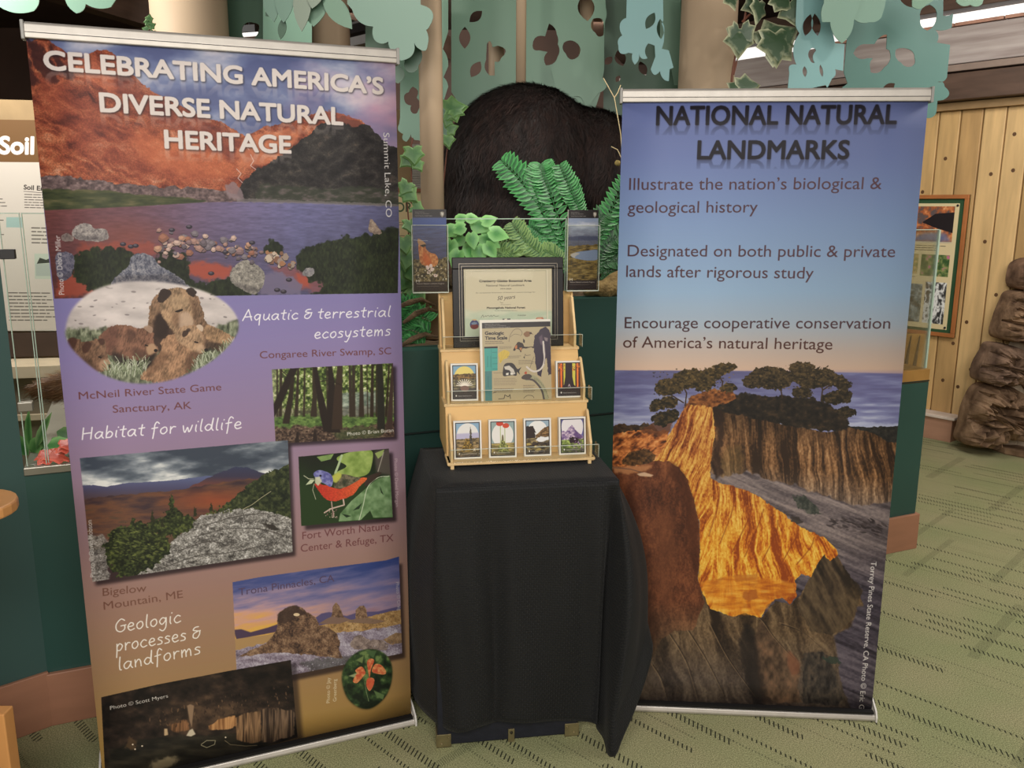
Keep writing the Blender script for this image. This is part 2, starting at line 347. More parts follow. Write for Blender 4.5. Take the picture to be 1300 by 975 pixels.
    # rocks
    def rock(P, lo, mid, hi, s):
        c.fill(P, rocktex(lo, mid, hi, 4, s), rough=1, rs=3, sm=True)
        cy = np.mean([p[1] for p in P]); c.fill([(x, y) for x, y in P if y > cy - 1] if sum(1 for p in P if p[1] > cy - 1) > 2 else P, (40, 34, 40), .35, soft=1.6)
    rock([(92, 300), (94, 290), (102, 284), (112, 284), (120, 290), (132, 290), (138, 300), (130, 306), (104, 305)], (86, 78, 80), (140, 132, 130), (182, 172, 164), 31)
    rock([(78, 300), (84, 296), (92, 300), (92, 306), (80, 306)], (90, 76, 74), (140, 124, 118), (170, 150, 140), 32)
    rock([(140, 362), (148, 350), (162, 338), (166, 326), (178, 321), (192, 325), (204, 338), (222, 348), (236, 360), (236, 372), (140, 376)], (52, 54, 72), (104, 106, 122), (160, 156, 160), 33)
    rock([(292, 346), (302, 334), (312, 329), (326, 336), (336, 348), (332, 366), (322, 373), (304, 366), (294, 358)], (84, 80, 78), (132, 126, 118), (176, 168, 156), 34)
    rock([(70, 324), (84, 320), (94, 326), (92, 344), (86, 354), (74, 354)], (58, 58, 80), (92, 90, 110), (130, 124, 140), 35)
    rock([(468, 292), (470, 278), (476, 282), (484, 294), (478, 297)], (90, 76, 70), (140, 118, 104), (170, 150, 130), 36)
    rock([(384, 345), (392, 339), (399, 343), (396, 350), (386, 350)], (90, 88, 96), (130, 126, 130), (160, 154, 150), 37)
    r = random.Random(5)
    for i in range(95):
        t = r.random(); x = 204 + t * 128 + r.gauss(0, 4); y = 306 + abs(t - .35) * 16 + r.gauss(0, 1) * (9 - 5 * t) + 6 * t; z = r.uniform(2.2, 6.2) * (1.1 - .3 * t)
        b = r.choice([(150, 114, 104), (122, 96, 98), (176, 146, 134), (96, 84, 92), (140, 90, 72), (110, 100, 108), (168, 124, 100)])
        n = r.randint(5, 7); p = [(x + z * r.uniform(.75, 1.2) * math.cos(k * 6.28 / n), y + z * .85 * r.uniform(.7, 1.2) * math.sin(k * 6.28 / n)) for k in range(n)]
        c.fill([(a, b2 + 1.2) for a, b2 in p], (34, 28, 34), .75)
        c.fill(p, b); c.fill([(x + (a - x) * .6 - z * .15, y + (b2 - y) * .5 - z * .25) for a, b2 in p], tuple(min(255, v * 1.22) for v in b), .8)
    for i in range(26):
        x = r.uniform(338, 374); y = 322 + (x - 338) * .35 + r.gauss(0, 4); z = r.uniform(2.5, 5.5); b = r.choice([(190, 170, 150), (160, 110, 76), (130, 90, 70), (150, 130, 118)])
        p = [(x + z * r.uniform(.7, 1.2) * math.cos(k), y + z * r.uniform(.7, 1.2) * math.sin(k)) for k in range(6)]
        c.fill([(a, b2 + 1.2) for a, b2 in p], (34, 28, 34), .75); c.fill(p, b)
    for x, y in ((218, 292), (156, 310), (166, 313), (172, 312), (240, 288), (286, 320), (320, 308), (268, 347), (352, 368), (360, 370), (367, 355)): c.fill(ell(x, y, 4, 2.6), (48, 42, 54)); c.fill(ell(x - .6, y - 1, 2.2, 1.2), (112, 104, 116), .7)
    clip_end(c, P)
    # --- oval: brown bear and cubs
    O = smooth([(83, 416), (92, 392), (116, 370), (150, 359), (190, 357), (232, 362), (270, 374), (294, 392), (303, 412), (296, 432), (272, 456), (240, 474), (205, 485), (165, 486), (128, 474), (98, 450), (85, 432)])
    clip_begin(c)
    c.fill([(70, 340), (320, 340), (320, 500), (70, 500)], lambda X, Y: ramp(fbm(X / 30, Y / 12, 4, 41), (.2, (176, 166, 164)), (.8, (214, 202, 198))))
    c.dabs([(95, 365), (290, 365), (290, 415), (95, 412)], 40, (.8, 1.6), [(110, 100, 100), (150, 140, 138)], el=2.2, a=.7, seed=8)
    c.fill([(70, 418), (130, 416), (150, 424), (220, 440), (260, 420), (310, 402), (310, 500), (70, 500)], lambda X, Y: ramp(fbm(X / 3, Y / 6, 4, 42), (.2, (56, 60, 46)), (.55, (104, 112, 86)), (.85, (160, 164, 136))), rough=4, rs=7, soft=1.5)
    def fur(b, s, a=.9):
        lo = tuple(v * .62 for v in b); hi = tuple(min(255, v * 1.22) for v in b)
        def f(X, Y): return ramp((fbm(X / 1.1 + Y * .3, Y / 3, 3, s) - .5) * 1.1 + (fbm(X / 9, Y / 8, 3, s + 2) - .5) * 1.0 + .5, (0, lo), (.55, b), (1, hi))
        return f
    def blob(P, b, s, rough=1.6): c.fill(P, fur(b, s), rough=rough, rs=2.5, sm=True)
    blob([(188, 412), (190, 388), (198, 374), (210, 368), (232, 366), (250, 376), (258, 396), (262, 410), (280, 420), (298, 430), (300, 440), (286, 446), (262, 442), (200, 446), (190, 432)], (138, 104, 78), 43)
    c.fill([(192, 412), (206, 396), (214, 416), (222, 432), (208, 448), (194, 438)], (52, 36, 32), .8, rough=2, rs=4, soft=1.5, sm=True)
    c.fill([(262, 412), (290, 424), (300, 434), (280, 436), (262, 430)], fur((166, 128, 92), 60), .9, rough=1.5, rs=3, sm=True)
    blob([(202, 392), (204, 376), (214, 367), (228, 365), (240, 371), (246, 384), (246, 404), (240, 416), (226, 424), (214, 414), (206, 402)], (170, 134, 100), 44)
    for q in ([(200, 382), (202, 370), (208, 366), (217, 370), (213, 378), (206, 384)], [(236, 368), (242, 365), (249, 370), (246, 377), (240, 374)]): c.fill(q, (52, 38, 34), .95, rough=.8, rs=3, sm=True)
    c.fill([(226, 402), (238, 396), (246, 410), (240, 418), (230, 422)], (190, 158, 132), .85, soft=1.2, sm=True); c.line([(225, 396), (231, 394)], 1.6, (40, 28, 26))
    blob([(124, 430), (132, 420), (142, 414), (152, 412), (166, 414), (178, 417), (190, 414), (194, 424), (196, 436), (200, 444), (194, 452), (178, 458), (160, 456), (144, 452), (128, 446)], (128, 86, 66), 45)
    c.fill([(130, 424), (142, 414), (150, 420), (146, 440), (134, 444)], (104, 62, 50), .6, soft=2, sm=True)
    c.fill([(186, 440), (194, 436), (200, 444), (194, 450), (187, 450)], (184, 144, 108), .9, soft=.8, sm=True); c.fill(ell(197.5, 445, 2.4, 2), (32, 24, 24)); c.line([(184, 438), (187, 439)], 1.6, (30, 20, 20))
    for q in ([(182, 416), (188, 413), (194, 417), (191, 423)],): c.fill(q, (168, 136, 112), .8, sm=True)
    c.fill([(160, 420), (168, 418), (172, 426), (164, 434)], (84, 54, 44), .7, soft=1.2, sm=True)
    blob([(84, 440), (88, 430), (98, 430), (108, 434), (120, 430), (132, 432), (134, 446), (138, 458), (140, 466), (130, 472), (112, 470), (96, 458)], (122, 88, 66), 46)
    for q in ([(104, 440), (110, 433), (116, 437), (112, 446), (106, 448)], [(124, 431), (131, 430), (133, 436), (128, 438)], [(86, 432), (92, 428), (98, 432), (94, 442), (88, 442)]): c.fill(q, (70, 42, 34), .85, soft=.6, sm=True)
    c.fill([(126, 460), (136, 456), (141, 463), (137, 470), (127, 469)], (174, 134, 104), .9, soft=1, sm=True); c.fill(ell(139.5, 464.5, 2.5, 2.2), (30, 22, 22)); c.line([(125, 453), (128, 454)], 1.7, (28, 20, 20))
    blob([(178, 480), (186, 466), (196, 454), (204, 444), (204, 434), (212, 426), (222, 424), (228, 416), (240, 413), (252, 414), (258, 420), (258, 432), (262, 442), (258, 448), (250, 452), (246, 462), (238, 472), (222, 482), (200, 486)], (162, 120, 88), 47)
    c.fill([(222, 424), (232, 415), (248, 414), (256, 422), (258, 436), (248, 448), (236, 440), (226, 434)], fur((186, 148, 112), 61), .8, soft=1, sm=True)
    c.fill([(231, 425), (233, 420), (239, 420), (238, 425), (233, 428)], (60, 42, 36), .9, sm=True); c.fill([(249, 414), (254, 412), (258, 416), (256, 421)], (206, 180, 156), .9, sm=True)
    c.fill(ell(261.5, 444.5, 2.7, 2.3), (30, 24, 24)); c.line([(247, 434), (251, 435)], 1.8, (34, 24, 22)); c.fill([(250, 440), (258, 438), (261, 444), (256, 449), (250, 448)], (200, 164, 130), .7, soft=.8, sm=True); c.fill(ell(261.5, 444.5, 2.5, 2.1), (30, 24, 24))
    c.line([(252, 450), (258, 448)], .8, (70, 46, 40))
    c.fill([(176, 462), (190, 452), (198, 448), (196, 456), (184, 470)], (28, 20, 20), .85, soft=1.2, sm=True)
    for q, k2, a2 in (([(200, 396), (206, 404), (214, 416), (206, 430), (196, 424)], (44, 30, 26), .7), ([(240, 376), (247, 384), (250, 398), (246, 404), (243, 390)], (92, 64, 46), .6), ([(214, 378), (228, 374), (240, 380), (236, 390), (220, 392)], (196, 162, 122), .45), ([(196, 452), (204, 446), (214, 452), (200, 470), (186, 478)], (112, 76, 54), .5), ([(244, 446), (254, 450), (248, 466), (236, 474), (236, 458)], (84, 56, 42), .65), ([(142, 446), (170, 458), (190, 456), (188, 464), (150, 462)], (36, 24, 22), .75), ([(220, 398), (226, 396), (228, 408), (224, 416), (218, 408)], (118, 84, 62), .6), ([(262, 434), (290, 438), (300, 440), (280, 446), (262, 444)], (40, 30, 26), .6), ([(104, 452), (116, 460), (124, 470), (108, 470), (98, 460)], (70, 48, 38), .6), ([(168, 440), (184, 446), (188, 456), (170, 454)], (82, 54, 44), .6)): c.fill(q, k2, a2, soft=1.6, sm=True)
    c.line([(223, 395.5), (231, 393)], 1.8, (34, 24, 22)); c.fill(ell(239, 419, 3, 2.2), (52, 38, 36), .8, soft=.5)
    for i in range(230):
        if i % 2: x = r.uniform(134, 186); y = 480 - r.uniform(0, 16) + (160 - x) * .1
        else: x = r.uniform(244, 300); y = 472 - (x - 244) * .55 + r.uniform(-6, 10)
        L = r.uniform(7, 15); a = r.uniform(-1.2, 1.2)
        c.line([(x, y), (x + a * 2, y - L * .6), (x + a * 6, y - L)], r.uniform(.6, 1.1), r.choice([(168, 176, 146), (124, 138, 100), (92, 104, 72), (196, 200, 176)]), .85)
    clip_end(c, O, 1.2)
    # --- swamp forest
    Q = [(345, 469), (499, 460.5), (500.5, 551), (500.5, 554), (350, 563.5)]
    c.shadow([(345, 469), (499, 460.5), (500.5, 554), (350, 563.5)], 4, 4, .75)
    clip_begin(c)
    def wood(X, Y):
        n = fbm(X / 3, Y / 3, 4, 51); t = (n - .3) * 1.9
        a = ramp(t, (0, (44, 56, 26)), (.35, (88, 112, 46)), (.6, (140, 160, 80)), (.85, (206, 210, 160)), (1, (232, 226, 200)))
        return mix(a, np.array((206, 196, 176), np.float32), (365 - X) / 50)
    c.fill([(335, 450), (510, 450), (510, 530), (335, 530)], wood)
    c.fill([(430, 500), (478, 496), (480, 524), (436, 528)], lambda X, Y: ramp(fbm(X / 6, Y / 2, 3, 53), (.2, (80, 96, 92)), (.8, (176, 188, 180))), .8, rough=3, rs=6, soft=1)
    c.fill([(340, 520), (510, 514), (510, 535), (340, 540)], (96, 84, 76), .5, soft=2)
    c.fill([(340, 530), (365, 526), (395, 526), (415, 534), (440, 528), (480, 526), (510, 528), (510, 545), (340, 548)], lambda X, Y: ramp(fbm(X / 4, Y / 2.5, 4, 54), (.2, (52, 76, 34)), (.8, (122, 156, 72))), rough=4, rs=6, soft=1)
    c.fill([(340, 546), (380, 540), (420, 544), (460, 540), (510, 534), (510, 570), (340, 570)], lambda X, Y: ramp(fbm(X / 2.4, Y / 1.8, 4, 55), (.25, (46, 34, 30)), (.55, (90, 68, 56)), (.85, (150, 124, 100))), rough=4, rs=7, soft=1)
    c.fill([(425, 548), (460, 540), (490, 544), (480, 556), (430, 560)], (66, 84, 44), .6, rough=4, rs=5, soft=2)
    def trunk(P, w0, w1, col=(38, 28, 24)):
        n = len(P); L = []; R = []
        for i, (x, y) in enumerate(P): q = w0 + (w1 - w0) * i / (n - 1); L.append((x - q / 2, y)); R.append((x + q / 2, y))
        c.fill(L + R[::-1], col, soft=.25); 
    for x0, x1, a, b in ((352, 352, 2, 2), (357, 356, 3, 4), (387, 386, 2, 3), (398, 400, 3, 5), (444, 446, 2.5, 5), (449, 449, 3.5, 5), (459, 459, 3, 7), (473, 472, 3, 5), (415, 416, 1.6, 2), (434, 433, 2, 3), (494, 490, 2, 3), (466, 467, 1, 1.4), (478, 478, 1.4, 2), (379, 376, 2.5, 5), (402, 398, 2, 8)): trunk([(x0, 462), ((x0 + x1) / 2, 500), (x1, 529)], a, b, (54, 42, 32))
    trunk([(374, 466), (362, 492), (352, 514), (340, 535)], 10, 10); trunk([(372, 478), (369, 505), (363, 538)], 4, 9, (46, 36, 28))
    trunk([(400, 466), (404, 490), (409, 515), (417, 548)], 4.5, 12); trunk([(419, 464), (421, 490), (422, 520), (424, 549)], 5.5, 17); trunk([(431, 464), (429, 500), (428, 545)], 5, 14, (58, 42, 32))
    trunk([(482, 461), (483, 490), (484, 545)], 7, 10, (44, 42, 36)); trunk([(499, 460), (496, 510), (494, 545)], 3, 8, (70, 52, 48))
    c.line([(405, 484), (414, 483), (425, 485), (434, 489)], 1.2, (40, 30, 24)); c.line([(355, 468), (366, 478)], 1.2, (40, 30, 24))
    trunk([(400, 545), (400, 562)], 2, 7, (44, 32, 28)); trunk([(378, 548), (377, 563)], 2, 6, (44, 32, 28))
    clip_end(c, Q)
    # --- long mountain with granite in front
    Q = [(101, 581.5), (365.5, 559), (371.5, 701), (117, 738.5)]
    c.shadow(Q, 4, 5, .75)
    clip_begin(c)
    def cloud(X, Y):
        y = Y - (X - 230) * -.06; n = fbm(X / 46, y / 15, 5, 61); t = (n - .42) * 2.2 + np.clip((y - 586) / 26, -.2, 1) * .62
        return ramp(t, (0, (58, 68, 84)), (.35, (88, 98, 112)), (.65, (140, 148, 158)), (.85, (190, 194, 196)), (1, (222, 222, 220)))
    c.fill([(90, 540), (380, 540), (380, 640), (90, 640)], cloud)
    c.fill([(100, 616), (118, 615), (136, 618), (160, 613), (190, 612), (220, 610), (262, 604), (280, 604), (280, 650), (100, 660)], lambda X, Y: ramp((Y - 608) / 26, (0, (86, 94, 138)), (.5, (74, 70, 104)), (1, (84, 62, 66))), rough=1, rs=9)
    c.fill([(240, 618), (258, 610), (275, 602), (290, 596), (300, 592), (312, 593), (330, 600), (345, 604), (345, 640), (240, 640)], lambda X, Y: ramp((Y - 592) / 22, (0, (54, 60, 92)), (.6, (60, 54, 78)), (1, (104, 60, 58))), rough=1.2, rs=5)
    c.fill([(100, 634), (150, 628), (210, 624), (260, 616), (300, 610), (340, 606), (345, 650), (270, 690), (100, 700)], lambda X, Y: mix(ramp(fbm(X / 22 + Y / 20, Y / 5, 5, 62) + (Y - 640) / 200, (.2, (62, 44, 52)), (.5, (94, 62, 52)), (.7, (116, 72, 50)), (.95, (84, 66, 52))), np.array((158, 72, 40), np.float32), np.clip(1.1 - np.hypot((X - 275) / 75, (Y - 636) / 18), 0, 1) * .9), rough=1.5, rs=8)
    c.fill([(270, 654), (290, 638), (308, 622), (330, 606), (350, 596), (372, 588), (372, 670), (300, 668)], lambda X, Y: ramp(fbm(X / 3, Y / 3, 4, 63) * .9 + fbm(X / 14, Y / 9, 2, 64) * .3 - .12, (.2, (24, 32, 22)), (.5, (48, 58, 32)), (.85, (96, 100, 58))), rough=3, rs=5)
    gran = lambda X, Y: ramp((fbm(X / 7 + Y / 9, Y / 4, 4, 65) - .5) * .8 + (fbm(X / 1.4, Y / 1.2, 3, 64) - .5) * 1.1 + rid((X + Y) / 14, (Y - X * .45) / 6, 4, 66) * .22 + .42, (0, (58, 54, 52)), (.3, (96, 92, 88)), (.55, (132, 128, 122)), (.8, (168, 164, 158)), (1, (212, 208, 204)))
    c.fill([(150, 742), (180, 722), (205, 702), (222, 684), (245, 662), (262, 652), (290, 647), (318, 645), (340, 650), (375, 660), (375, 745)], gran, rough=2, rs=6)
    c.fill([(332, 664), (346, 666), (356, 673), (346, 674)], (44, 38, 34), .9, rough=1.5, rs=3, soft=.6)
    for q in ([(258, 668), (300, 656), (340, 652)], [(248, 682), (286, 672), (330, 672), (360, 680)], [(226, 700), (262, 688), (280, 690)], [(200, 724), (250, 706), (290, 702), (330, 694)]): c.line(q, 1.3, (70, 64, 60), .8, sm=True)
    c.fill([(95, 680), (130, 678), (140, 690), (136, 742), (95, 742)], gran, .85, rough=3, rs=6, soft=1)
    nd = lambda X, Y: ramp(fbm(X / 2.6, Y / 2.2, 4, 67) * .9 + fbm(X / 12, Y / 9, 2, 68) * .4 - .2, (.2, (22, 28, 16)), (.5, (48, 58, 28)), (.8, (98, 108, 48)), (1, (132, 138, 72)))
    c.fill([(136, 712), (132, 690), (140, 676), (150, 668), (164, 662), (178, 662), (188, 668), (200, 676), (212, 684), (217, 696), (208, 708), (196, 718), (176, 728), (150, 732)], nd, rough=6, rs=5, sm=True)
    c.fill([(184, 668), (200, 660), (212, 650), (222, 648), (236, 654), (247, 660), (240, 672), (222, 682), (208, 678)], nd, rough=4, rs=4, sm=True)
    c.fill([(217, 624), (221, 640), (226, 652), (212, 654), (214, 640)], nd, rough=3, rs=3)
    for x, y, hh in ((193, 648, 16), (247, 644, 12), (268, 640, 9), (206, 660, 10)): c.fill([(x, y - 2), (x + 3, y + hh), (x - 3, y + hh)], (44, 46, 26), rough=1.5, rs=2)
    c.dabs([(256, 655), (278, 642), (300, 640), (296, 650)], 60, (1, 2), [(84, 92, 40), (44, 52, 26)], a=.8, seed=3)
    c.dabs([(136, 676), (180, 664), (214, 690), (190, 716), (145, 720)], 420, (.7, 1.6), [(112, 120, 56), (36, 44, 22), (76, 86, 38), (24, 30, 16)], ang=.3, el=2, a=.7, seed=2)
    c.line([(308, 647), (320, 641), (332, 632), (344, 624)], .8, (188, 176, 140)); 
    clip_end(c, Q)
    # --- songbird among leaves
    Q = [(379, 580), (493.6, 569), (498.6, 656.6), (382.6, 668)]
    c.shadow(Q, 5, 5, .75)
    clip_begin(c)
    c.fill([(370, 560), (510, 560), (510, 680), (370, 680)], lambda X, Y: ramp((Y - 575) / 60 + fbm(X / 20, Y / 20, 2, 70) * .3, (0, (24, 24, 20)), (.6, (30, 46, 24)), (1, (36, 60, 26))))
    leaf = lambda a, b, s: (lambda X, Y: ramp(fbm(X / 7, Y / 7, 3, s), (.2, a), (.8, b)))
    c.fill([(475, 572), (500, 568), (500, 604), (478, 600)], (96, 84, 78), .8, soft=2)
    c.fill([(428, 584), (432, 578), (452, 572), (472, 572), (472, 590), (466, 602), (448, 606), (424, 602), (440, 592)], leaf((112, 142, 54), (160, 184, 90), 71), sm=True)
    c.fill([(402, 580), (424, 576), (420, 583), (408, 586)], leaf((104, 136, 70), (140, 170, 90), 72)); c.fill([(476, 575), (488, 570), (486, 577), (480, 582)], (150, 170, 92))
    c.line([(434, 578), (430, 590), (426, 600)], 3.4, (168, 190, 140)); c.line([(487, 574), (480, 598)], 1.4, (160, 150, 136))
    c.fill([(430, 662), (432, 652), (446, 636), (462, 622), (478, 608), (494, 603), (500, 604), (500, 656), (474, 657), (470, 648), (458, 660)], leaf((80, 116, 66), (130, 164, 112), 73), sm=False)
    c.fill([(482, 616), (487, 628), (484, 625)], (30, 44, 26)); c.fill([(448, 648), (460, 638), (456, 646)], (30, 50, 28)); c.fill([(434, 652), (446, 655), (440, 657)], (30, 50, 28))
    c.line([(456, 660), (461, 642), (467, 618), (480, 606), (494, 604)], 1.1, (196, 208, 176), sm=True)
    c.fill([(464, 608), (470, 603), (482, 599), (484, 601), (474, 610), (464, 617)], (62, 46, 40), sm=True)
    c.fill([(400, 614), (404, 622), (412, 632), (420, 636), (434, 634), (448, 628), (456, 618), (466, 608), (460, 606), (446, 610), (432, 620), (414, 616)], lambda X, Y: ramp((X - 402) / 60, (0, (204, 44, 30)), (.5, (224, 66, 34)), (1, (232, 96, 40))) * (.82 + .3 * fbm(X / 1.5, Y / 1.2, 3, 77))[..., None], rough=.8, rs=4, sm=True)
    c.fill([(424, 618), (428, 604), (438, 602), (450, 605), (458, 607), (444, 616), (432, 620)], lambda X, Y: ramp(fbm(X / 3, Y / 3, 3, 74), (.3, (54, 58, 40)), (.7, (122, 110, 84))), sm=True)
    c.fill([(420, 606), (430, 600), (434, 604), (428, 612), (424, 612)], (186, 188, 70), soft=.8, sm=True)
    c.fill([(398, 602), (404, 597), (412, 598), (420, 602), (423, 610), (420, 618), (412, 614), (404, 610)], lambda X, Y: ramp(fbm(X / 3, Y / 3, 3, 75), (.3, (84, 84, 156)), (.7, (132, 134, 196))), sm=True)
    c.fill([(400, 606), (406, 605), (409, 611), (404, 617), (400, 613)], (206, 206, 170), .9, soft=.6); c.fill(ell(407, 604, 1.4, 1.2), (20, 20, 30))
    c.fill([(388, 616), (394, 609), (400, 609), (396, 614)], (190, 200, 160)); c.line([(386, 604), (392, 608), (398, 608)], 1.2, (180, 180, 150)); c.line([(399, 614), (397, 622), (401, 634)], .9, (180, 176, 150))
    c.line([(436, 634), (437, 641), (420, 646), (412, 651)], 2.2, (200, 170, 156)); c.line([(421, 637), (422, 646), (424, 656)], 1.6, (186, 150, 140)); c.dabs([(412, 646), (428, 646), (428, 660), (414, 656)], 26, (.7, 1.4), [(200, 170, 156), (120, 84, 80)], a=.9)
    clip_end(c, Q)
    # --- desert pinnacles
    Q = [(295, 739.5), (330, 733), (400, 723), (450, 716.5), (490, 711), (506.5, 706), (510.5, 829), (370, 857), (301, 872)]
    c.shadow([(300, 745), (506.5, 709), (510.5, 829), (301, 872)], 4, 6, .7)
    clip_begin(c)
    def dusk(X, Y):
        y = Y + (X - 300) * .14; t = (y - 738) / 68 + (fbm(X / 34 + Y / 30, y / 7, 5, 81) - .5) * .8
        a = ramp(t, (0, (64, 76, 140)), (.3, (124, 114, 158)), (.5, (172, 138, 156)), (.72, (212, 154, 136)), (.88, (224, 160, 96)), (1, (230, 172, 70)))
        b = ramp(t, (0, (44, 62, 130)), (.4, (98, 98, 152)), (.8, (152, 124, 150)), (1, (150, 112, 130)))
        return mix(a, b, (X - 370) / 90)
    c.fill([(280, 690), (520, 690), (520, 840), (280, 840)], dusk)
    c.fill([(296, 800), (306, 799), (318, 803), (340, 797), (360, 790), (364, 800), (300, 812)], (78, 58, 84), soft=.4)
    c.fill([(398, 786), (408, 779), (418, 777), (440, 782), (455, 777), (480, 776), (512, 768), (512, 790), (400, 796)], (86, 76, 120), soft=.4)
    c.fill([(296, 812), (340, 806), (360, 800), (360, 820), (296, 826)], (178, 138, 84)); c.fill([(400, 794), (430, 790), (460, 784), (512, 772), (512, 800), (400, 806)], rocktex((120, 86, 50), (168, 126, 72), (196, 158, 104), 4, 82), rough=1, rs=5)
    c.fill([(296, 826), (330, 818), (400, 806), (460, 800), (512, 792), (512, 850), (400, 880), (296, 890)], rocktex((96, 80, 96), (142, 128, 146), (190, 182, 196), 6, 83, .6, 1.2), rough=1.5, rs=6)
    rk = rocktex((54, 38, 34), (116, 84, 62), (170, 134, 100), 7, 84)
    c.fill([(404, 792), (414, 786), (422, 782), (436, 783), (446, 787), (430, 792)], (128, 98, 84)); c.fill([(421, 783), (422, 770), (425, 766), (427, 765), (431, 770), (434, 778), (437, 784)], rk, rough=.8, rs=3); 
    c.fill([(440, 790), (452, 785), (466, 784), (490, 788), (476, 792)], (130, 100, 80)); c.fill([(451, 786), (452, 774), (456, 769), (462, 768), (465, 774), (466, 784)], rk, rough=.8, rs=3)
    c.fill([(302, 834), (318, 826), (336, 818), (346, 808), (352, 796), (352, 784), (354, 778), (362, 772), (374, 769), (382, 770), (388, 777), (398, 781), (403, 786), (404, 794), (416, 796), (428, 804), (431, 816), (430, 826), (436, 836), (400, 832), (350, 828), (320, 832)], rk, rough=1.6, rs=5)
    c.fill([(352, 790), (352, 780), (362, 772), (376, 769), (384, 774), (390, 780), (376, 782), (370, 788), (362, 792)], (62, 44, 38), .8, rough=1.5, rs=4, soft=.5); c.fill(ell(376.5, 780.5, 4, 2), (226, 196, 150))
    c.fill([(444, 818), (450, 808), (458, 806), (470, 812), (484, 812), (494, 818), (490, 826), (450, 824)], rocktex((92, 76, 74), (136, 116, 108), (170, 150, 140), 5, 85), rough=1.5, rs=4)
    c.fill([(486, 812), (500, 804), (512, 802), (512, 816), (496, 818)], rocktex((110, 84, 60), (150, 116, 80), (180, 146, 110), 5, 86), rough=1.5, rs=4)
    c.fill([(380, 842), (400, 836), (430, 834), (450, 832), (450, 846), (400, 856)], (62, 62, 58), .6, rough=4, rs=5, soft=1.5)
    c.dabs([(400, 796), (512, 778), (512, 796), (420, 806)], 160, (.5, 1.1), [(96, 76, 48), (140, 108, 60)], a=.7, seed=6)
    c.dabs([(306, 850), (380, 840), (512, 812), (512, 835), (380, 862)], 260, (.5, 1.2), [(190, 184, 200), (90, 78, 96), (120, 108, 124)], a=.7, seed=7)
    clip_end(c, Q)
    # --- cave
    Q = [(128, 885), (200, 869), (290, 852), (369, 838), (377.5, 936), (134, 1004)]
    c.shadow([(132, 892), (369, 838), (377.5, 936), (134, 1004)], 7, 3, .6, 2.5)
    clip_begin(c)
    c.fill([(110, 820), (390, 820), (390, 1010), (110, 1010)], lambda X, Y: ramp(fbm(X / 14, Y / 9, 5, 91) + np.clip(1 - np.hypot((X - 270) / 120, (Y - 905) / 45), 0, 1) * .45 - .2, (.1, (22, 16, 14)), (.45, (46, 34, 28)), (.7, (76, 56, 42)), (1, (108, 80, 56))))
    c.fill([(140, 950), (200, 936), (300, 930), (340, 942), (380, 940), (370, 1000), (130, 1010)], lambda X, Y: ramp(fbm(X / 20, Y / 5, 4, 92), (.2, (24, 22, 18)), (.8, (58, 52, 40))), .9, rough=4, rs=8, soft=2)
    flut = lambda a, b, s: (lambda X, Y: ramp(rid(X / 4, Y / 60, 3, s) * .7 + fbm(X / 2, Y / 14, 3, s + 1) * .4, (.2, a), (.9, b)))
    c.fill([(298, 912), (310, 906), (330, 902), (332, 940), (316, 944), (299, 938)], flut((66, 46, 32), (160, 118, 78), 93), rough=2, rs=5, soft=.5)
    c.fill([(330, 900), (345, 898), (368, 902), (374, 906), (372, 934), (352, 940), (332, 943)], flut((54, 40, 32), (132, 102, 76), 94), rough=2, rs=5, soft=.5)
    c.fill([(264, 922), (276, 914), (298, 908), (300, 922), (286, 926), (266, 927)], flut((140, 90, 48), (206, 146, 86), 95), rough=1.5, rs=4, soft=.6)
    c.fill([(214, 920), (236, 914), (240, 926), (220, 930)], flut((100, 64, 36), (176, 116, 70), 96), .8, rough=2, rs=4, soft=1)
    c.fill([(237, 896), (241, 894), (246, 896), (244, 914), (243, 924), (240, 914)], (150, 118, 88), soft=.5); c.fill([(240, 927), (244, 925), (248, 932), (242, 935), (236, 934)], (206, 190, 160), soft=.4); c.fill([(208, 925), (212, 925), (213, 933), (208, 934)], (200, 166, 120), soft=.4)
    c.fill([(190, 968), (215, 960), (228, 962), (218, 974), (190, 982)], (170, 150, 112), .8, rough=3, rs=5, soft=2)
    c.line([(255, 945), (262, 940), (273, 940), (272, 945), (262, 949), (255, 946)], 1.2, (160, 150, 118), .9); c.line([(285, 940), (292, 945), (312, 947), (326, 946)], 1.1, (140, 122, 90), .8)
    c.fill([(158, 948), (164, 934), (172, 940), (172, 952)], (96, 70, 44), .7, rough=2, rs=4, soft=1); 
    for x, y in ((168, 945), (180, 947), (171, 951), (286, 936)): c.fill(ell(x, y, 1.1, 1), (230, 210, 180))
    c.dabs([(180, 905), (300, 880), (370, 868), (370, 900), (300, 905), (190, 930)], 160, (.6, 1.3), [(120, 88, 60), (40, 28, 24), (70, 50, 38)], ang=1.5, el=2.6, a=.6, seed=12)
    clip_end(c, Q)
    # --- lily oval
    O = smooth([(434, 862), (438, 844), (450, 830), (466, 824), (482, 826), (494, 836), (498, 852), (495, 872), (486, 888), (470, 899), (454, 897), (440, 884)])
    c.fill(O + (0, 1), (60, 50, 24), .6, soft=1.5)
    clip_begin(c)
    c.fill([(420, 810), (510, 810), (510, 910), (420, 910)], lambda X, Y: ramp(fbm(X / 7, Y / 7, 4, 98) + np.clip((860 - Y) / 200, -.1, .2), (.3, (22, 34, 20)), (.6, (50, 76, 38)), (.8, (108, 134, 70))))
    for q, k in (([(452, 838), (462, 832), (460, 842)], (110, 130, 70)), ([(474, 876), (488, 882), (486, 888), (478, 884)], (92, 120, 66)), ([(442, 858), (454, 854), (450, 860)], (150, 160, 110)), ([(464, 826), (478, 826), (474, 836)], (70, 100, 56))): c.fill(q, k, soft=.4)
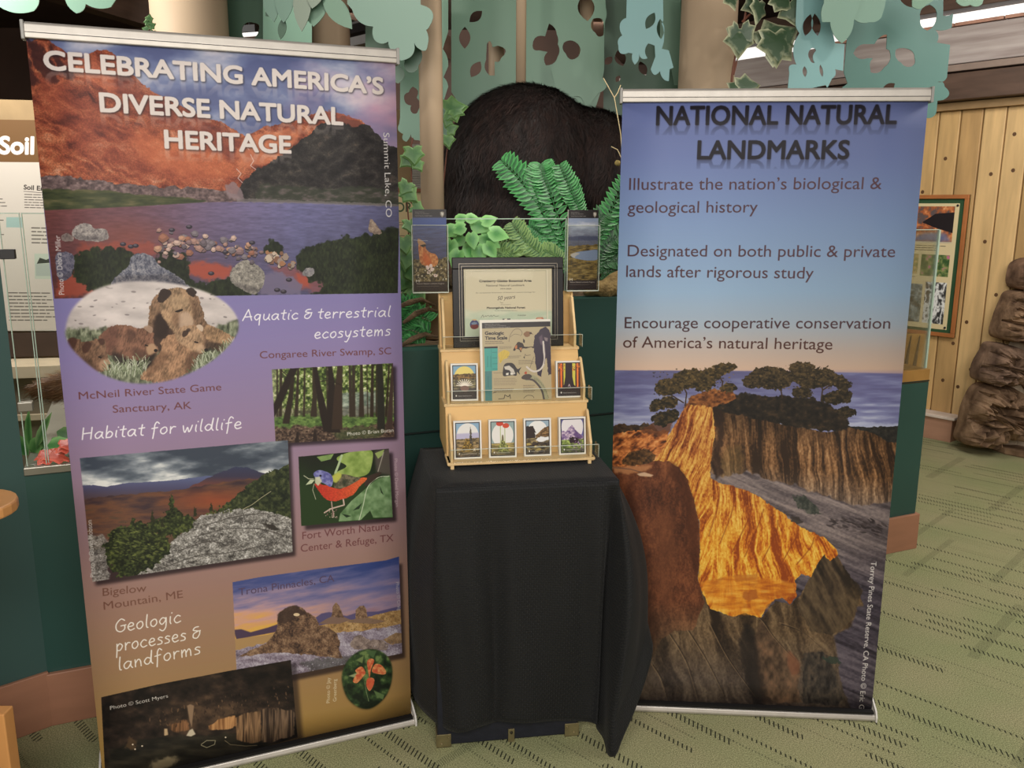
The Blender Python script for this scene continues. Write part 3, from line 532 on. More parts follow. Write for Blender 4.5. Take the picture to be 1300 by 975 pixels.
    og = lambda X, Y: ramp(fbm(X / 3, Y / 3, 3, 99), (.3, (206, 78, 42)), (.7, (232, 150, 84)))
    for q in ([(448, 864), (456, 850), (460, 847), (464, 854), (460, 860), (453, 867)], [(466, 862), (470, 860), (475, 862), (474, 870), (469, 877), (465, 870)], [(472, 852), (476, 843), (484, 844), (490, 852), (488, 856), (478, 855)], [(466, 840), (470, 836), (475, 838), (471, 850), (469, 860), (467, 850)], [(451, 851), (458, 846), (462, 850), (456, 856)]): c.fill(q, og, sm=True)
    c.fill([(466, 862), (470, 860), (475, 862), (474, 870), (469, 877), (465, 870)], (214, 70, 40), .7)
    c.line([(463, 866), (465, 878), (468, 890)], .9, (120, 140, 90))
    clip_end(c, O, .8)
    # --- writing
    k = dict(shadow=(1.2, 1.6, 1.3, .8), reflect=((222, 206, 200), .75, .28))
    W = (216, 204, 198)
    c.text('CELEBRATING AMERICA’S', (57, 88), (486, 119), 24.5, W, bold=1.35, **k)
    c.text('DIVERSE NATURAL', (128, 141.5), (435, 158), 24.5, W, bold=1.35, **k)
    c.text('HERITAGE', (210, 187.5), (369, 194), 23.5, W, bold=1.35, **k)
    c.text('Summit Lake, CO', (486.5, 168), (490, 275), 8.6, (210, 206, 206), bold=.1)
    c.text('Photo © Debra Miller', (81.5, 374), (76, 299), 6.6, (206, 200, 200))
    c.hand('Aquatic & terrestrial', (308, 407), (495, 401), 7.4, (232, 228, 236), 1.5)
    c.hand('ecosystems', (399, 429.5), (495, 425), 7.6, (232, 228, 236), 1.5)
    B = (112, 60, 62)
    c.text('Congaree River Swamp, SC', (330, 455), (496.5, 449), 9.6, B)
    c.text('McNeil River State Game', (100, 507), (281, 495.5), 10, B)
    c.text('Sanctuary, AK', (143, 524), (243, 519), 10, B)
    c.hand('Habitat for wildlife', (103, 558), (306, 544), 8.4, (236, 230, 238), 1.6)
    c.text('Photo © Brian Buran', (441, 553), (499.5, 547.5), 4.8, (226, 222, 214), bold=.15)
    c.text('Photo © David Hobson', (120.5, 732), (116, 660), 5.6, (204, 200, 196), bold=.1)
    c.text('Photo © David Morgan', (500.5, 582), (502.5, 643), 4.2, (196, 170, 176))
    c.text('Fort Worth Nature', (384, 685), (494, 671.5), 10, B)
    c.text('Center & Refuge, TX', (382, 701), (499.5, 686.5), 10, B)
    B2 = (118, 74, 60)
    c.text('Bigelow', (130, 756.5), (185.5, 751), 10.5, B2)
    c.text('Mountain, ME', (131.5, 774), (232, 759), 10.5, B2)
    c.text('Trona Pinnacles, CA', (303, 756.5), (424.5, 738), 9.6, (84, 62, 92))
    c.hand('Geologic', (146, 803), (229, 790), 9, (238, 230, 220), 1.6)
    c.hand('processes &', (147, 827), (254, 810), 9, (238, 230, 220), 1.6)
    c.hand('landforms', (150, 851), (254, 830), 9, (238, 230, 220), 1.6)
    c.text('Photo © Scott Myers', (139.5, 901), (213, 885.5), 5, (220, 214, 206), bold=.15)
    c.text('Photo © Jay', (418.5, 892), (419, 860), 4.2, (222, 206, 170)); c.text('Greenberg', (427, 890), (427, 862), 4.2, (222, 206, 170))
    c.text('Photo © Craig', (502.5, 739), (505, 775), 4.2, (180, 170, 180))
    return c.image('collage_print', .84)
# ---------------------------------------------------------------- print of the blue banner
def art_landmarks():
    c = Cv(1000, 2211, [(791, 128), (1178, 128), (1107, 902), (768, 888)])
    def sky(X, Y):
        t = (Y - 128) / 345
        a = ramp(t, (0, (92, 104, 158)), (.2, (102, 118, 172)), (.45, (120, 146, 190)), (.7, (138, 168, 200)), (.82, (156, 170, 186)), (.92, (186, 168, 158)), (.985, (204, 172, 150)), (1, (176, 150, 160)))
        return a * (1.04 - .16 * np.clip((X - 900) / 260, 0, 1))[..., None]
    c.fill([(700, 100), (1250, 100), (1250, 480), (700, 480)], sky)
    c.fill([(700, 467.5), (1000, 470.5), (1200, 474.5), (1200, 560), (700, 560)], lambda X, Y: ramp(fbm(X / 34, Y / 4, 4, 101) * .7 + (Y - 470) / 180, (.1, (88, 84, 126)), (.4, (98, 98, 144)), (.65, (122, 126, 168)), (.9, (172, 176, 200))), soft=.4)
    c.fill([(1070, 540), (1095, 534), (1140, 537), (1200, 538), (1200, 545), (1070, 546)], (176, 182, 206), .6, rough=1.5, rs=5, soft=.6)
    dk = lambda X, Y: ramp(fbm(X / 4, Y / 3, 4, 102), (.2, (38, 30, 26)), (.6, (70, 52, 36)), (.9, (110, 76, 42)))
    c.fill([(760, 540), (790, 537), (806, 539), (822, 535), (834, 542), (840, 560), (760, 562)], dk, rough=2.5, rs=5); c.fill([(1060, 536), (1082, 540), (1100, 541), (1140, 540), (1160, 542), (1160, 566), (1060, 560)], lambda X, Y: ramp(fbm(X / 3, Y / 3, 3, 103), (.2, (28, 28, 28)), (.9, (58, 54, 48))), rough=1.5, rs=4)
    # shaded back cliff with drainage flutes
    def flute(X, Y):
        u = X + (Y - 540) * -.12 + (fbm(X / 26, Y / 40, 3, 104) - .5) * 13
        n = rid(u / 12, Y / 130, 2, 105) * .5 + rid(u / 4.4, Y / 60, 3, 106) * .4 + fbm(X / 1.8, Y / 2.6, 3, 107) * .55 - .34
        a = ramp(n, (0, (48, 32, 22)), (.4, (98, 66, 40)), (.7, (146, 102, 64)), (1, (184, 142, 96)))
        g = ramp(n, (0, (70, 56, 50)), (.5, (124, 104, 90)), (1, (178, 156, 132)))
        return mix(a, g, (Y - 585 - (X - 950) * .12) / 45) * (.62 + .42 * np.clip((Y - 522 - (X - 930) * .07) / 40, 0, 1))[..., None]
    c.fill([(905, 515), (940, 522), (990, 536), (1050, 548), (1078, 542), (1108, 548), (1128, 560), (1160, 560), (1160, 720), (880, 720), (880, 600)], flute, rough=1.5, rs=6)
    c.fill([(912, 590), (920, 570), (940, 562), (946, 580), (940, 604), (920, 612)], (126, 100, 56), .4, rough=3, rs=6, soft=3)
    # grey wash slope
    def wash(X, Y):
        u = Y - X * .42; n = fbm(X / 60, u / 5, 5, 108) * .8 + fbm(X / 3, Y / 2, 3, 109) * .25
        return mix(ramp(n, (.25, (62, 54, 58)), (.5, (102, 90, 92)), (.75, (146, 130, 126))), ramp(n, (.25, (40, 34, 44)), (.5, (72, 64, 76)), (.75, (104, 94, 104))), (Y - 690) / 60)
    c.fill([(900, 600), (918, 604), (950, 598), (985, 610), (1010, 614), (1034, 624), (1060, 632), (1084, 640), (1100, 640), (1128, 636), (1160, 640), (1160, 920), (1000, 920), (900, 700)], wash, rough=3, rs=7, soft=.6)
    c.fill([(1006, 628), (1020, 628), (1036, 640), (1044, 652), (1030, 652), (1014, 644)], lambda X, Y: ramp(fbm(X / 3, Y / 3, 3, 110), (.3, (40, 48, 42)), (.8, (84, 86, 76))), .85, rough=2.5, rs=4, soft=.5)
    c.fill([(1002, 656), (1014, 655), (1020, 662), (1008, 668)], (52, 44, 40), .8, rough=2, rs=4, soft=.5)
    c.dabs([(1060, 655), (1125, 660), (1120, 680), (1050, 668)], 60, (.8, 1.8), [(48, 40, 42), (66, 56, 58)], ang=.3, el=3, a=.7, seed=20)
    # foreground dark flanks
    def olive(X, Y):
        u = X - (Y - 780) * .32 + (fbm(X / 24, Y / 36, 3, 111) - .5) * 24
        n = rid(u / 20, Y / 160, 3, 112) * .42 + fbm(u / 4, Y / 20, 4, 113) * .45 + fbm(X / 1.8, Y / 2.4, 3, 110) * .4 - .2
        return mix(ramp(n, (0, (40, 28, 20)), (.4, (84, 64, 44)), (.7, (124, 98, 68)), (1, (160, 130, 92))), ramp(n, (0, (38, 30, 28)), (.5, (82, 68, 58)), (1, (128, 110, 90))), (Y - 800) / 60)
    c.fill([(760, 690), (880, 690), (886, 738), (902, 772), (930, 782), (948, 772), (966, 784), (985, 762), (1003, 768), (1016, 756), (1030, 730), (1046, 704), (1062, 704), (1076, 726), (1092, 752), (1096, 768), (1092, 784), (1086, 798), (1078, 806), (1066, 812), (1076, 838), (1064, 846), (1072, 880), (1090, 910), (760, 910)], olive, rough=1.6, rs=6)
    c.fill([(1046, 704), (1062, 704), (1074, 724), (1096, 750), (1080, 790), (1056, 806), (1030, 800), (1012, 770), (1030, 730)], lambda X, Y: ramp(rid((X - Y * .5) / 12, Y / 60, 3, 114) * .5 + fbm(X / 3, Y / 5, 3, 115) * .4, (.1, (34, 26, 22)), (.5, (76, 60, 44)), (.9, (112, 92, 66))), .9, rough=2, rs=5, soft=.5)
    c.fill([(1060, 806), (1080, 796), (1090, 770), (1130, 760), (1130, 830), (1130, 910), (1084, 910), (1070, 870), (1064, 836)], wash, rough=2, rs=6, soft=1)
    c.fill([(966, 784), (978, 802), (990, 818), (1000, 826), (1012, 836), (1016, 852), (1012, 872), (1018, 892), (968, 892), (962, 850), (956, 816)], lambda X, Y: ramp(fbm(X / 6, Y / 10, 4, 116), (.2, (58, 42, 32)), (.5, (104, 78, 58)), (.85, (146, 104, 74))), .85, rough=2, rs=5, soft=.6)
    c.fill([(1002, 826), (1010, 834), (1016, 842), (1014, 854), (1006, 856), (1000, 842)], (138, 84, 58), .7, soft=1.5, sm=True)
    c.fill([(946, 790), (958, 800), (964, 840), (972, 880), (984, 892), (956, 892), (944, 850), (938, 816)], (28, 22, 22), .7, rough=2, rs=5, soft=2)
    c.fill([(1020, 828), (1046, 826), (1060, 850), (1072, 882), (1064, 896), (1020, 892), (1018, 856)], lambda X, Y: ramp(fbm(X / 4, Y / 7, 4, 117), (.2, (26, 22, 24)), (.5, (56, 50, 46)), (.9, (96, 80, 66))), .9, rough=2.5, rs=5, soft=.8)
    c.fill([(1042, 834), (1060, 832), (1070, 842), (1056, 842)], (44, 58, 50), .8, rough=2, rs=3)
    for q in ([(948, 772), (966, 786), (980, 806), (996, 824), (1008, 836)], [(846, 800), (870, 840), (886, 892)], [(870, 796), (896, 838), (920, 886)], [(826, 842), (838, 862), (846, 890)], [(900, 790), (924, 836), (960, 886)], [(990, 790), (1016, 800), (1040, 820)]): c.line(q, 1.8, (146, 118, 84), .55, sm=True, taper=True); c.line([(x + 3, y + 2) for x, y in q], 2.2, (34, 24, 20), .5, sm=True, taper=True)
    # sunlit ravine
    def sun(X, Y):
        u = X * .9 + (Y - 650) * np.where(X < 905, .28, -.0) - (X - 930) * (Y - 640) * .0022 + (fbm(X / 22, Y / 30, 3, 118) - .5) * 9
        n = rid(u / 8, Y / 70, 2, 119) * .42 + rid(u / 3., Y / 30, 3, 120) * .36 + fbm(X / 1.6, Y / 2.4, 3, 121) * .55 - .2
        lo = np.clip((Y - 520) / 60, 0, 1)
        a = ramp(n, (0, (104, 44, 18)), (.3, (170, 92, 38)), (.6, (210, 146, 62)), (1, (238, 196, 104)))
        b = ramp(n, (0, (150, 62, 14)), (.3, (204, 106, 20)), (.55, (232, 158, 38)), (.85, (246, 200, 78)))
        return mix(a, b, (Y - 560) / 130)
    c.fill([(871, 514), (890, 510), (905, 514), (906, 530), (909, 548), (905, 566), (903, 586), (902, 606), (912, 612), (928, 615), (946, 621), (962, 628), (978, 640), (994, 650), (1004, 660), (1016, 668), (1034, 676), (1050, 684), (1062, 697), (1064, 704), (1054, 712), (1047, 703), (1038, 716), (1030, 732), (1018, 728), (1010, 736), (1012, 756), (1003, 767), (994, 758), (984, 760), (974, 768), (966, 784), (946, 778), (930, 783), (914, 776), (902, 773), (892, 754), (886, 738), (888, 700), (888, 664), (880, 636), (872, 612), (858, 600), (838, 590), (828, 582), (842, 564), (852, 546), (862, 528)], sun, rough=1.2, rs=4)
    c.fill([(888, 738), (930, 730), (980, 734), (1010, 740), (1010, 756), (984, 760), (966, 780), (930, 780), (902, 770)], lambda X, Y: ramp(fbm(X / 20, Y / 4, 4, 122), (.2, (178, 84, 16)), (.5, (226, 134, 24)), (.8, (244, 176, 60))), .75, rough=2, rs=5, soft=1.5)
    for q in ([(930, 700), (950, 660), (956, 640)], [(946, 706), (964, 664), (970, 646)], [(968, 712), (986, 676), (988, 660)], [(992, 716), (1010, 684), (1014, 672)], [(914, 690), (930, 648), (932, 626)], [(900, 680), (912, 640), (914, 618)], [(1012, 716), (1030, 694), (1034, 682)]): c.line(q, 1.8, (136, 56, 14), .5, sm=True)
    c.fill([(944, 750), (960, 748), (964, 758), (950, 764), (942, 758)], (166, 82, 26), .7, rough=1.5, rs=4, soft=.8); c.fill([(930, 730), (962, 728), (960, 736), (934, 738)], (186, 104, 30), .6, rough=1.5, rs=4, soft=.8)
    c.fill([(902, 512), (908, 524), (912, 548), (906, 568), (904, 590), (908, 608), (918, 600), (914, 578), (920, 556), (918, 530), (914, 516)], (44, 28, 22), .75, rough=2, rs=5, soft=1)
    # left spurs, scrub and the brown dome
    c.fill([(760, 556), (782, 548), (812, 544), (848, 546), (846, 560), (836, 578), (828, 586), (800, 592), (760, 592)], lambda X, Y: ramp(fbm(X / 6, Y / 4, 4, 123) * .7 + rid((X + Y) / 9, Y / 9, 3, 124) * .3, (.25, (70, 36, 20)), (.45, (150, 78, 34)), (.65, (206, 120, 56)), (.85, (226, 160, 92))), rough=2, rs=5)
    c.fill([(788, 586), (800, 572), (822, 568), (834, 576), (826, 588), (800, 590)], lambda X, Y: ramp(fbm(X / 3, Y / 3, 3, 125), (.3, (44, 32, 20)), (.8, (116, 78, 40))), .9, rough=2.5, rs=4)
    c.fill([(812, 546), (840, 530), (856, 524), (852, 546), (836, 552)], (96, 52, 28), .8, rough=2.5, rs=5, soft=.6)
    def dome(X, Y):
        n = fbm(X / 20, Y / 40, 4, 126) * .6 + fbm(X / 4, Y / 9, 3, 127) * .3 + (fbm(X / 1.6, Y / 2, 3, 100) - .5) * .35 + .05
        a = ramp(n, (.25, (66, 32, 18)), (.5, (104, 54, 30)), (.75, (142, 80, 46)))
        return mix(a, ramp(n, (.25, (58, 44, 32)), (.75, (124, 98, 70))), (Y - 760) / 70)
    c.fill([(760, 588), (784, 591), (810, 590), (832, 584), (850, 584), (862, 592), (872, 606), (880, 630), (887, 658), (888, 700), (886, 736), (894, 764), (880, 800), (856, 800), (838, 812), (820, 850), (760, 850)], dome, rough=1.4, rs=6)
    c.fill([(852, 584), (862, 592), (872, 608), (882, 640), (887, 664), (887, 740), (874, 700), (872, 650), (862, 616), (846, 600)], (70, 32, 16), .6, rough=1.5, rs=5, soft=2)
    c.fill([(776, 590), (806, 590), (828, 588), (822, 596), (796, 600), (780, 598)], (206, 138, 84), .7, rough=1.5, rs=5, soft=1); c.line([(778, 592), (800, 594), (820, 600)], 1.4, (96, 70, 60), .7)
    c.fill([(808, 600), (818, 598), (830, 602), (826, 604), (812, 603)], (214, 176, 140), .9, soft=.5)
    c.fill([(826, 650), (852, 640), (862, 700), (850, 780), (830, 760)], (112, 62, 36), .5, rough=5, rs=14, soft=6)
    c.fill([(800, 600), (812, 660), (818, 720), (836, 800), (820, 840), (804, 760), (790, 690)], (58, 28, 16), .55, rough=4, rs=10, soft=4)
    # scrub band and torrey pines
    c.fill([(906, 516), (924, 500), (944, 498), (968, 502), (1000, 502), (1030, 504), (1054, 512), (1070, 524), (1080, 538), (1074, 546), (1040, 546), (1000, 540), (960, 530), (920, 522)], lambda X, Y: ramp(fbm(X / 5, Y / 4, 4, 128), (.2, (22, 18, 16)), (.6, (42, 34, 26)), (.9, (76, 56, 38))), rough=2.5, rs=5, soft=.5)
    c.fill([(868, 516), (876, 502), (890, 496), (912, 492), (930, 496), (936, 506), (916, 512), (904, 516), (888, 512)], lambda X, Y: ramp(fbm(X / 4, Y / 3, 4, 129), (.2, (70, 36, 18)), (.6, (140, 80, 38)), (.9, (184, 116, 56))), rough=2.5, rs=4, soft=.4)
    tr = lambda lo, hi, s: (lambda X, Y: ramp(fbm(X / 3, Y / 2.2, 3, s) * .9 + .05 - (Y - 490) / 300, (.25, lo), (.8, hi)))
    for q in ([(870, 514), (872, 498), (866, 486)], [(868, 510), (852, 500)], [(1043, 508), (1045, 494), (1042, 482)], [(994, 504), (992, 494), (984, 486)], [(916, 496), (918, 484), (912, 474)], [(1046, 494), (1060, 484)]): c.line(q, 1.6, (58, 40, 26))
    for q in ([(856, 474), (868, 468), (884, 467), (894, 474), (890, 488), (872, 492), (858, 486)], [(832, 490), (838, 482), (852, 478), (866, 482), (868, 494), (852, 500), (838, 500)], [(826, 512), (830, 506), (848, 502), (860, 508), (856, 516), (840, 518), (828, 522)], [(826, 532), (834, 524), (852, 518), (862, 522), (856, 534), (838, 540)], [(888, 474), (896, 466), (906, 468), (910, 480), (904, 492), (888, 496), (882, 490)], [(906, 468), (908, 462), (922, 459), (936, 462), (934, 468), (920, 474), (912, 480)], [(914, 490), (926, 484), (936, 490), (932, 496), (918, 496)]):
        c.fill(q, tr((30, 26, 18), (102, 80, 44), 130), rough=2.8, rs=3.5, sm=True)
    for q in ([(942, 486), (948, 476), (962, 466), (980, 464), (998, 468), (1008, 478), (1004, 488), (990, 494), (972, 492), (954, 492)], [(1002, 464), (1012, 458), (1028, 460), (1038, 466), (1052, 466), (1066, 474), (1078, 480), (1081, 488), (1074, 496), (1062, 492), (1050, 490), (1034, 492), (1018, 490), (1008, 482)], [(1006, 494), (1020, 490), (1032, 496), (1026, 504), (1010, 502)], [(1042, 504), (1056, 496), (1072, 494), (1082, 498), (1078, 508), (1064, 512), (1052, 512)], [(1062, 520), (1076, 514), (1088, 522), (1082, 528), (1070, 528)]):
        c.fill(q, tr((28, 24, 18), (88, 70, 44), 131), rough=2.8, rs=3.5, sm=True)
    c.dabs([(830, 470), (936, 460), (936, 494), (860, 500), (826, 530)], 150, (.5, 1.1), [(130, 104, 56), (44, 36, 22)], a=.6, el=1.6, seed=30); c.dabs([(944, 480), (980, 464), (1030, 460), (1080, 484), (1078, 496), (950, 492)], 200, (.5, 1.1), [(120, 96, 58), (40, 32, 22)], a=.6, el=1.6, seed=31)
    # writing
    T = (26, 22, 34); k = dict(reflect=((40, 44, 70), .6, .5), shadow=(.6, 1, .9, .5))
    c.text('NATIONAL NATURAL', (834, 158), (1137, 157.5), 24.5, T, bold=1.0, **k)
    c.text('LANDMARKS', (886, 201), (1077, 201.5), 24, T, bold=1.0, **k)
    B = (78, 52, 62)
    c.text('Illustrate the nation’s biological &', (799, 240), (1119, 240), 16, B, bold=.12)
    c.text('geological history', (797, 269), (962, 269), 15.5, B, bold=.12)
    c.text('Designated on both public & private', (797, 324), (1136, 326), 15.5, B, bold=.12)
    c.text('lands after rigorous study', (795, 350), (1033, 353), 15.5, B, bold=.12)
    c.text('Encourage cooperative conservation', (793, 415), (1130, 416.5), 15, (70, 46, 52), bold=.12)
    c.text('of America’s natural heritage', (791, 439.5), (1057, 443), 15, (76, 44, 40), bold=.12)
    c.text('Torrey Pines State Reserve, CA Photo © Eric G', (1106.5, 712), (1091, 900), 6.6, (226, 220, 216), bold=.25)
    return c.image('landmarks_print', .9)

def local(w, h, W, base):
    """a canvas addressed in its own units: x 0..W, y downward"""
    return Cv(w, h, [(0, 0), (W, 0), (W, W * h / w), (0, W * h / w)], base)
def lines(c, x0, x1, y0, y1, st, col, wd=.5, seed=1, a=.8):
    """rows of text too small to be read in the photograph, as grey word-length dashes"""
    r = random.Random(seed); y = y0
    while y < y1:
        x = x0; e = x1 - r.uniform(0, (x1 - x0) * .25)
        while x < e:
            L = r.uniform(1.5, 5) * wd * 2; c.line([(x, y), (min(x + L, e), y)], wd, col, a); x += L + wd * 1.6
        y += st

def art_certificate():
    c = Cv(1010, 770, [(222, 165), (1085, 178), (1110, 832), (247, 832)], (206, 196, 166))
    c.fill([(200, 550), (340, 590), (560, 560), (800, 600), (960, 590), (1120, 600), (1120, 850), (200, 850)], lambda X, Y: ramp(fbm(X / 120, Y / 40, 3, 140) + (Y - 640) / 500, (.2, (202, 204, 178)), (.7, (180, 192, 166))), soft=14)
    for q in ([(240, 190), (1034, 200)], [(1030, 200), (1060, 830)], [(240, 190), (250, 830)]): c.line(q, 4, (150, 146, 118), .8)
    c.line([(1040, 196), (1066, 830)], 9, (222, 214, 190), 1)
    K = (50, 44, 40)
    c.text('Cranberry Glades Botanical Area', (382, 298), (892, 304), 22, K, bold=1.6)
    c.text('National Natural Landmark', (450, 342), (826, 346), 21, K, bold=.3)
    c.text('1974-2024', (590, 374), (696, 375), 12, K, bold=.6)
    c.text('An exceptional illustration of America’s natural heritage for', (348, 408), (934, 412), 11, (90, 84, 74))
    c.text('50 years', (562, 480), (734, 466), 40, (70, 62, 58), slant=.35)
    c.line([(590, 498), (604, 508), (620, 508)], 3, K, .8)
    c.text('Presented to', (600, 528), (696, 529), 8, (90, 84, 74)); c.text('Monongahela National Forest', (462, 562), (838, 566), 19, K, bold=1.4)
    c.text('by the National Park Service', (542, 588), (760, 590), 8, (90, 84, 74))
    c.line([(406, 650), (424, 622), (430, 644), (450, 630), (456, 640), (474, 628), (492, 640), (506, 626), (512, 642), (532, 626), (548, 640), (580, 634)], 3, K, .9, sm=True)
    c.text('7/10/2024', (764, 640), (844, 641), 13, K, slant=.3)
    c.fill(ell(342, 716, 44, 46), (64, 66, 108)); c.fill(ell(344, 736, 40, 26), (120, 52, 44), .9, soft=3); c.fill([(310, 700), (342, 690), (372, 700), (360, 716), (320, 718)], (116, 132, 150), soft=2); c.fill([(310, 668), (344, 662), (370, 670), (344, 680)], (196, 160, 110), soft=3)
    c.fill([(618, 664), (696, 664), (696, 724), (618, 724)], (34, 30, 30)); c.fill([(636, 666), (664, 664), (664, 720), (650, 724), (640, 700)], (216, 210, 190))
    c.fill([(938, 680), (956, 658), (1010, 656), (1026, 676), (1014, 720), (950, 720)], (178, 112, 84), soft=1.5); c.fill([(958, 664), (1000, 662), (1006, 690), (962, 694)], (206, 160, 130), soft=3)
    return c.image('certificate_print')

def art_timescale():
    c = Cv(820, 900, [(65, 45), (888, 58), (885, 925), (62, 935)], (226, 220, 208))
    c.fill([(92, 76), (888, 84), (885, 930), (88, 935)], (178, 162, 128)); K = (40, 34, 34)
    c.fill([(92, 76), (888, 84), (888, 138), (92, 138)], (38, 30, 30))
    for i, s in enumerate(('National Park Service', 'U.S. Department of the Interior', 'National Natural Landmarks Program')): c.text(s, (128, 97 + i * 18), (128 + (175, 250, 295)[i], 98 + i * 18), 9, (214, 208, 196), bold=.5)
    c.text('Geologic', (125, 206), (345, 210), 36, K, bold=2.6); c.text('Time Scale', (125, 260), (383, 262), 36, K, bold=2.6)
    lines(c, 125, 385, 282, 310, 20, K, 5, 2)
    c.fill([(112, 340), (270, 338), (262, 600), (114, 606)], (66, 156, 146)); c.fill([(112, 606), (196, 604), (190, 930), (108, 930)], (70, 124, 122)); c.fill([(112, 338), (270, 336), (270, 356), (112, 356)], K)
    for y in (400, 462, 526, 582): c.line([(205, y), (262, y)], 3, (30, 70, 74))
    c.line([(195, 365), (190, 600)], 2, (30, 80, 80)); c.line([(150, 440), (146, 560)], 6, (36, 90, 90), .7); c.line([(185, 440), (183, 560)], 5, (36, 90, 90), .6); c.line([(150, 660), (148, 780)], 5, (36, 80, 84), .6)
    y = (204, 176, 78)
    c.fill([(284, 466), (276, 420), (330, 382), (362, 380), (405, 400), (404, 430), (380, 466), (330, 484), (298, 522), (284, 500)], y, soft=1, sm=True)
    for p in ((280, 430), (316, 400), (352, 384), (396, 408)): c.line([(300, 510), p], 1.5, (160, 130, 50))
    # mammoth
    c.fill([(690, 300), (700, 240), (740, 210), (770, 160), (830, 140), (870, 170), (886, 230), (884, 660), (850, 660), (836, 480), (800, 500), (770, 660), (770, 680), (730, 660), (712, 580), (704, 470), (690, 400)], (52, 40, 56), rough=8, rs=30)
    c.fill([(752, 250), (790, 220), (800, 290), (790, 340), (770, 330)], (120, 100, 112), .6, soft=6); c.fill([(810, 250), (856, 262), (850, 300), (822, 290)], (150, 134, 132), .8, soft=4)
    c.line([(802, 300), (806, 400), (812, 480), (798, 550), (760, 600), (700, 620), (650, 606), (604, 568)], 20, (206, 196, 186), sm=True); c.line([(816, 330), (822, 440), (810, 540)], 6, (120, 104, 110), sm=True)
    c.line([(640, 580), (690, 460)], 3, K)
    # fish
    c.fill([(324, 655), (330, 570), (350, 530), (400, 518), (450, 530), (480, 570), (500, 590), (540, 570), (516, 610), (520, 650), (490, 620), (480, 660), (430, 655), (380, 660)], (52, 46, 46), sm=True, rough=2, rs=20)
    c.fill([(340, 560), (400, 548), (450, 590), (470, 640), (440, 650), (400, 600), (350, 590)], (200, 192, 180), soft=2); c.fill([(360, 632), (392, 626), (388, 652), (360, 652)], (222, 216, 204)); c.fill([(410, 626), (440, 622), (440, 650), (414, 650)], (222, 216, 204))
    # long-necked reptile and small animals
    c.line([(600, 690), (650, 684), (700, 700), (760, 760), (800, 830), (820, 930)], 56, (156, 152, 120), sm=True); c.line([(590, 700), (640, 704), (690, 724), (750, 790), (780, 850), (796, 930)], 22, (80, 72, 70), sm=True)
    for i in range(9): t = i / 8; c.line([(690 + t * 150, 690 + t * t * 190), (700 + t * 150, 720 + t * t * 190)], 4, (96, 88, 60))
    c.fill([(540, 680), (580, 650), (640, 650), (660, 680), (600, 704), (552, 700)], (76, 66, 60), sm=True); c.fill([(572, 634), (596, 616), (604, 638), (590, 648)], (176, 76, 48), sm=True)
    c.fill([(452, 380), (480, 330), (510, 296), (560, 310), (590, 350), (680, 348), (686, 372), (660, 356), (600, 370), (560, 366), (540, 408), (520, 380), (490, 370), (470, 390)], (54, 42, 36), sm=True, rough=3, rs=14); c.fill([(468, 350), (496, 320), (500, 360), (480, 376)], (196, 120, 70), soft=3); c.fill([(520, 360), (556, 356), (542, 398)], (190, 130, 80), soft=3)
    c.line([(404, 290), (420, 220), (470, 160), (530, 158), (560, 200), (540, 230)], 5, (110, 98, 80), sm=True); c.line([(420, 240), (470, 210), (530, 220)], 4, (110, 98, 80), sm=True)
    c.fill([(575, 210), (600, 186), (640, 184), (690, 220), (660, 214), (640, 236), (600, 244)], (132, 96, 66), sm=True, rough=4, rs=12); c.fill([(640, 200), (664, 190), (676, 214), (650, 216)], (70, 50, 40)); c.fill([(570, 260), (590, 280), (586, 310), (568, 300)], (56, 48, 44))
    c.line([(580, 460), (590, 430), (600, 446), (650, 440)], 4, K, .8); c.fill([(566, 460), (584, 456), (582, 480)], K)
    lines(c, 290, 440, 345, 362, 14, K, 3, 3); lines(c, 380, 550, 448, 472, 16, K, 3.4, 4); lines(c, 510, 690, 498, 545, 18, K, 3.6, 5); lines(c, 215, 520, 625, 640, 16, K, 3, 6); lines(c, 215, 490, 690, 760, 17, (110, 98, 84), 4, 7); lines(c, 215, 460, 800, 850, 17, K, 4, 8); lines(c, 560, 710, 770, 860, 18, K, 4, 9)
    c.line([(264, 912), (330, 908), (340, 868), (380, 890), (400, 866), (406, 910)], 7, K); c.line([(560, 910), (600, 880), (660, 884), (680, 908)], 5, K, sm=True); c.line([(200, 846), (240, 836)], 4, K)
    return c.image('time_chart_print')

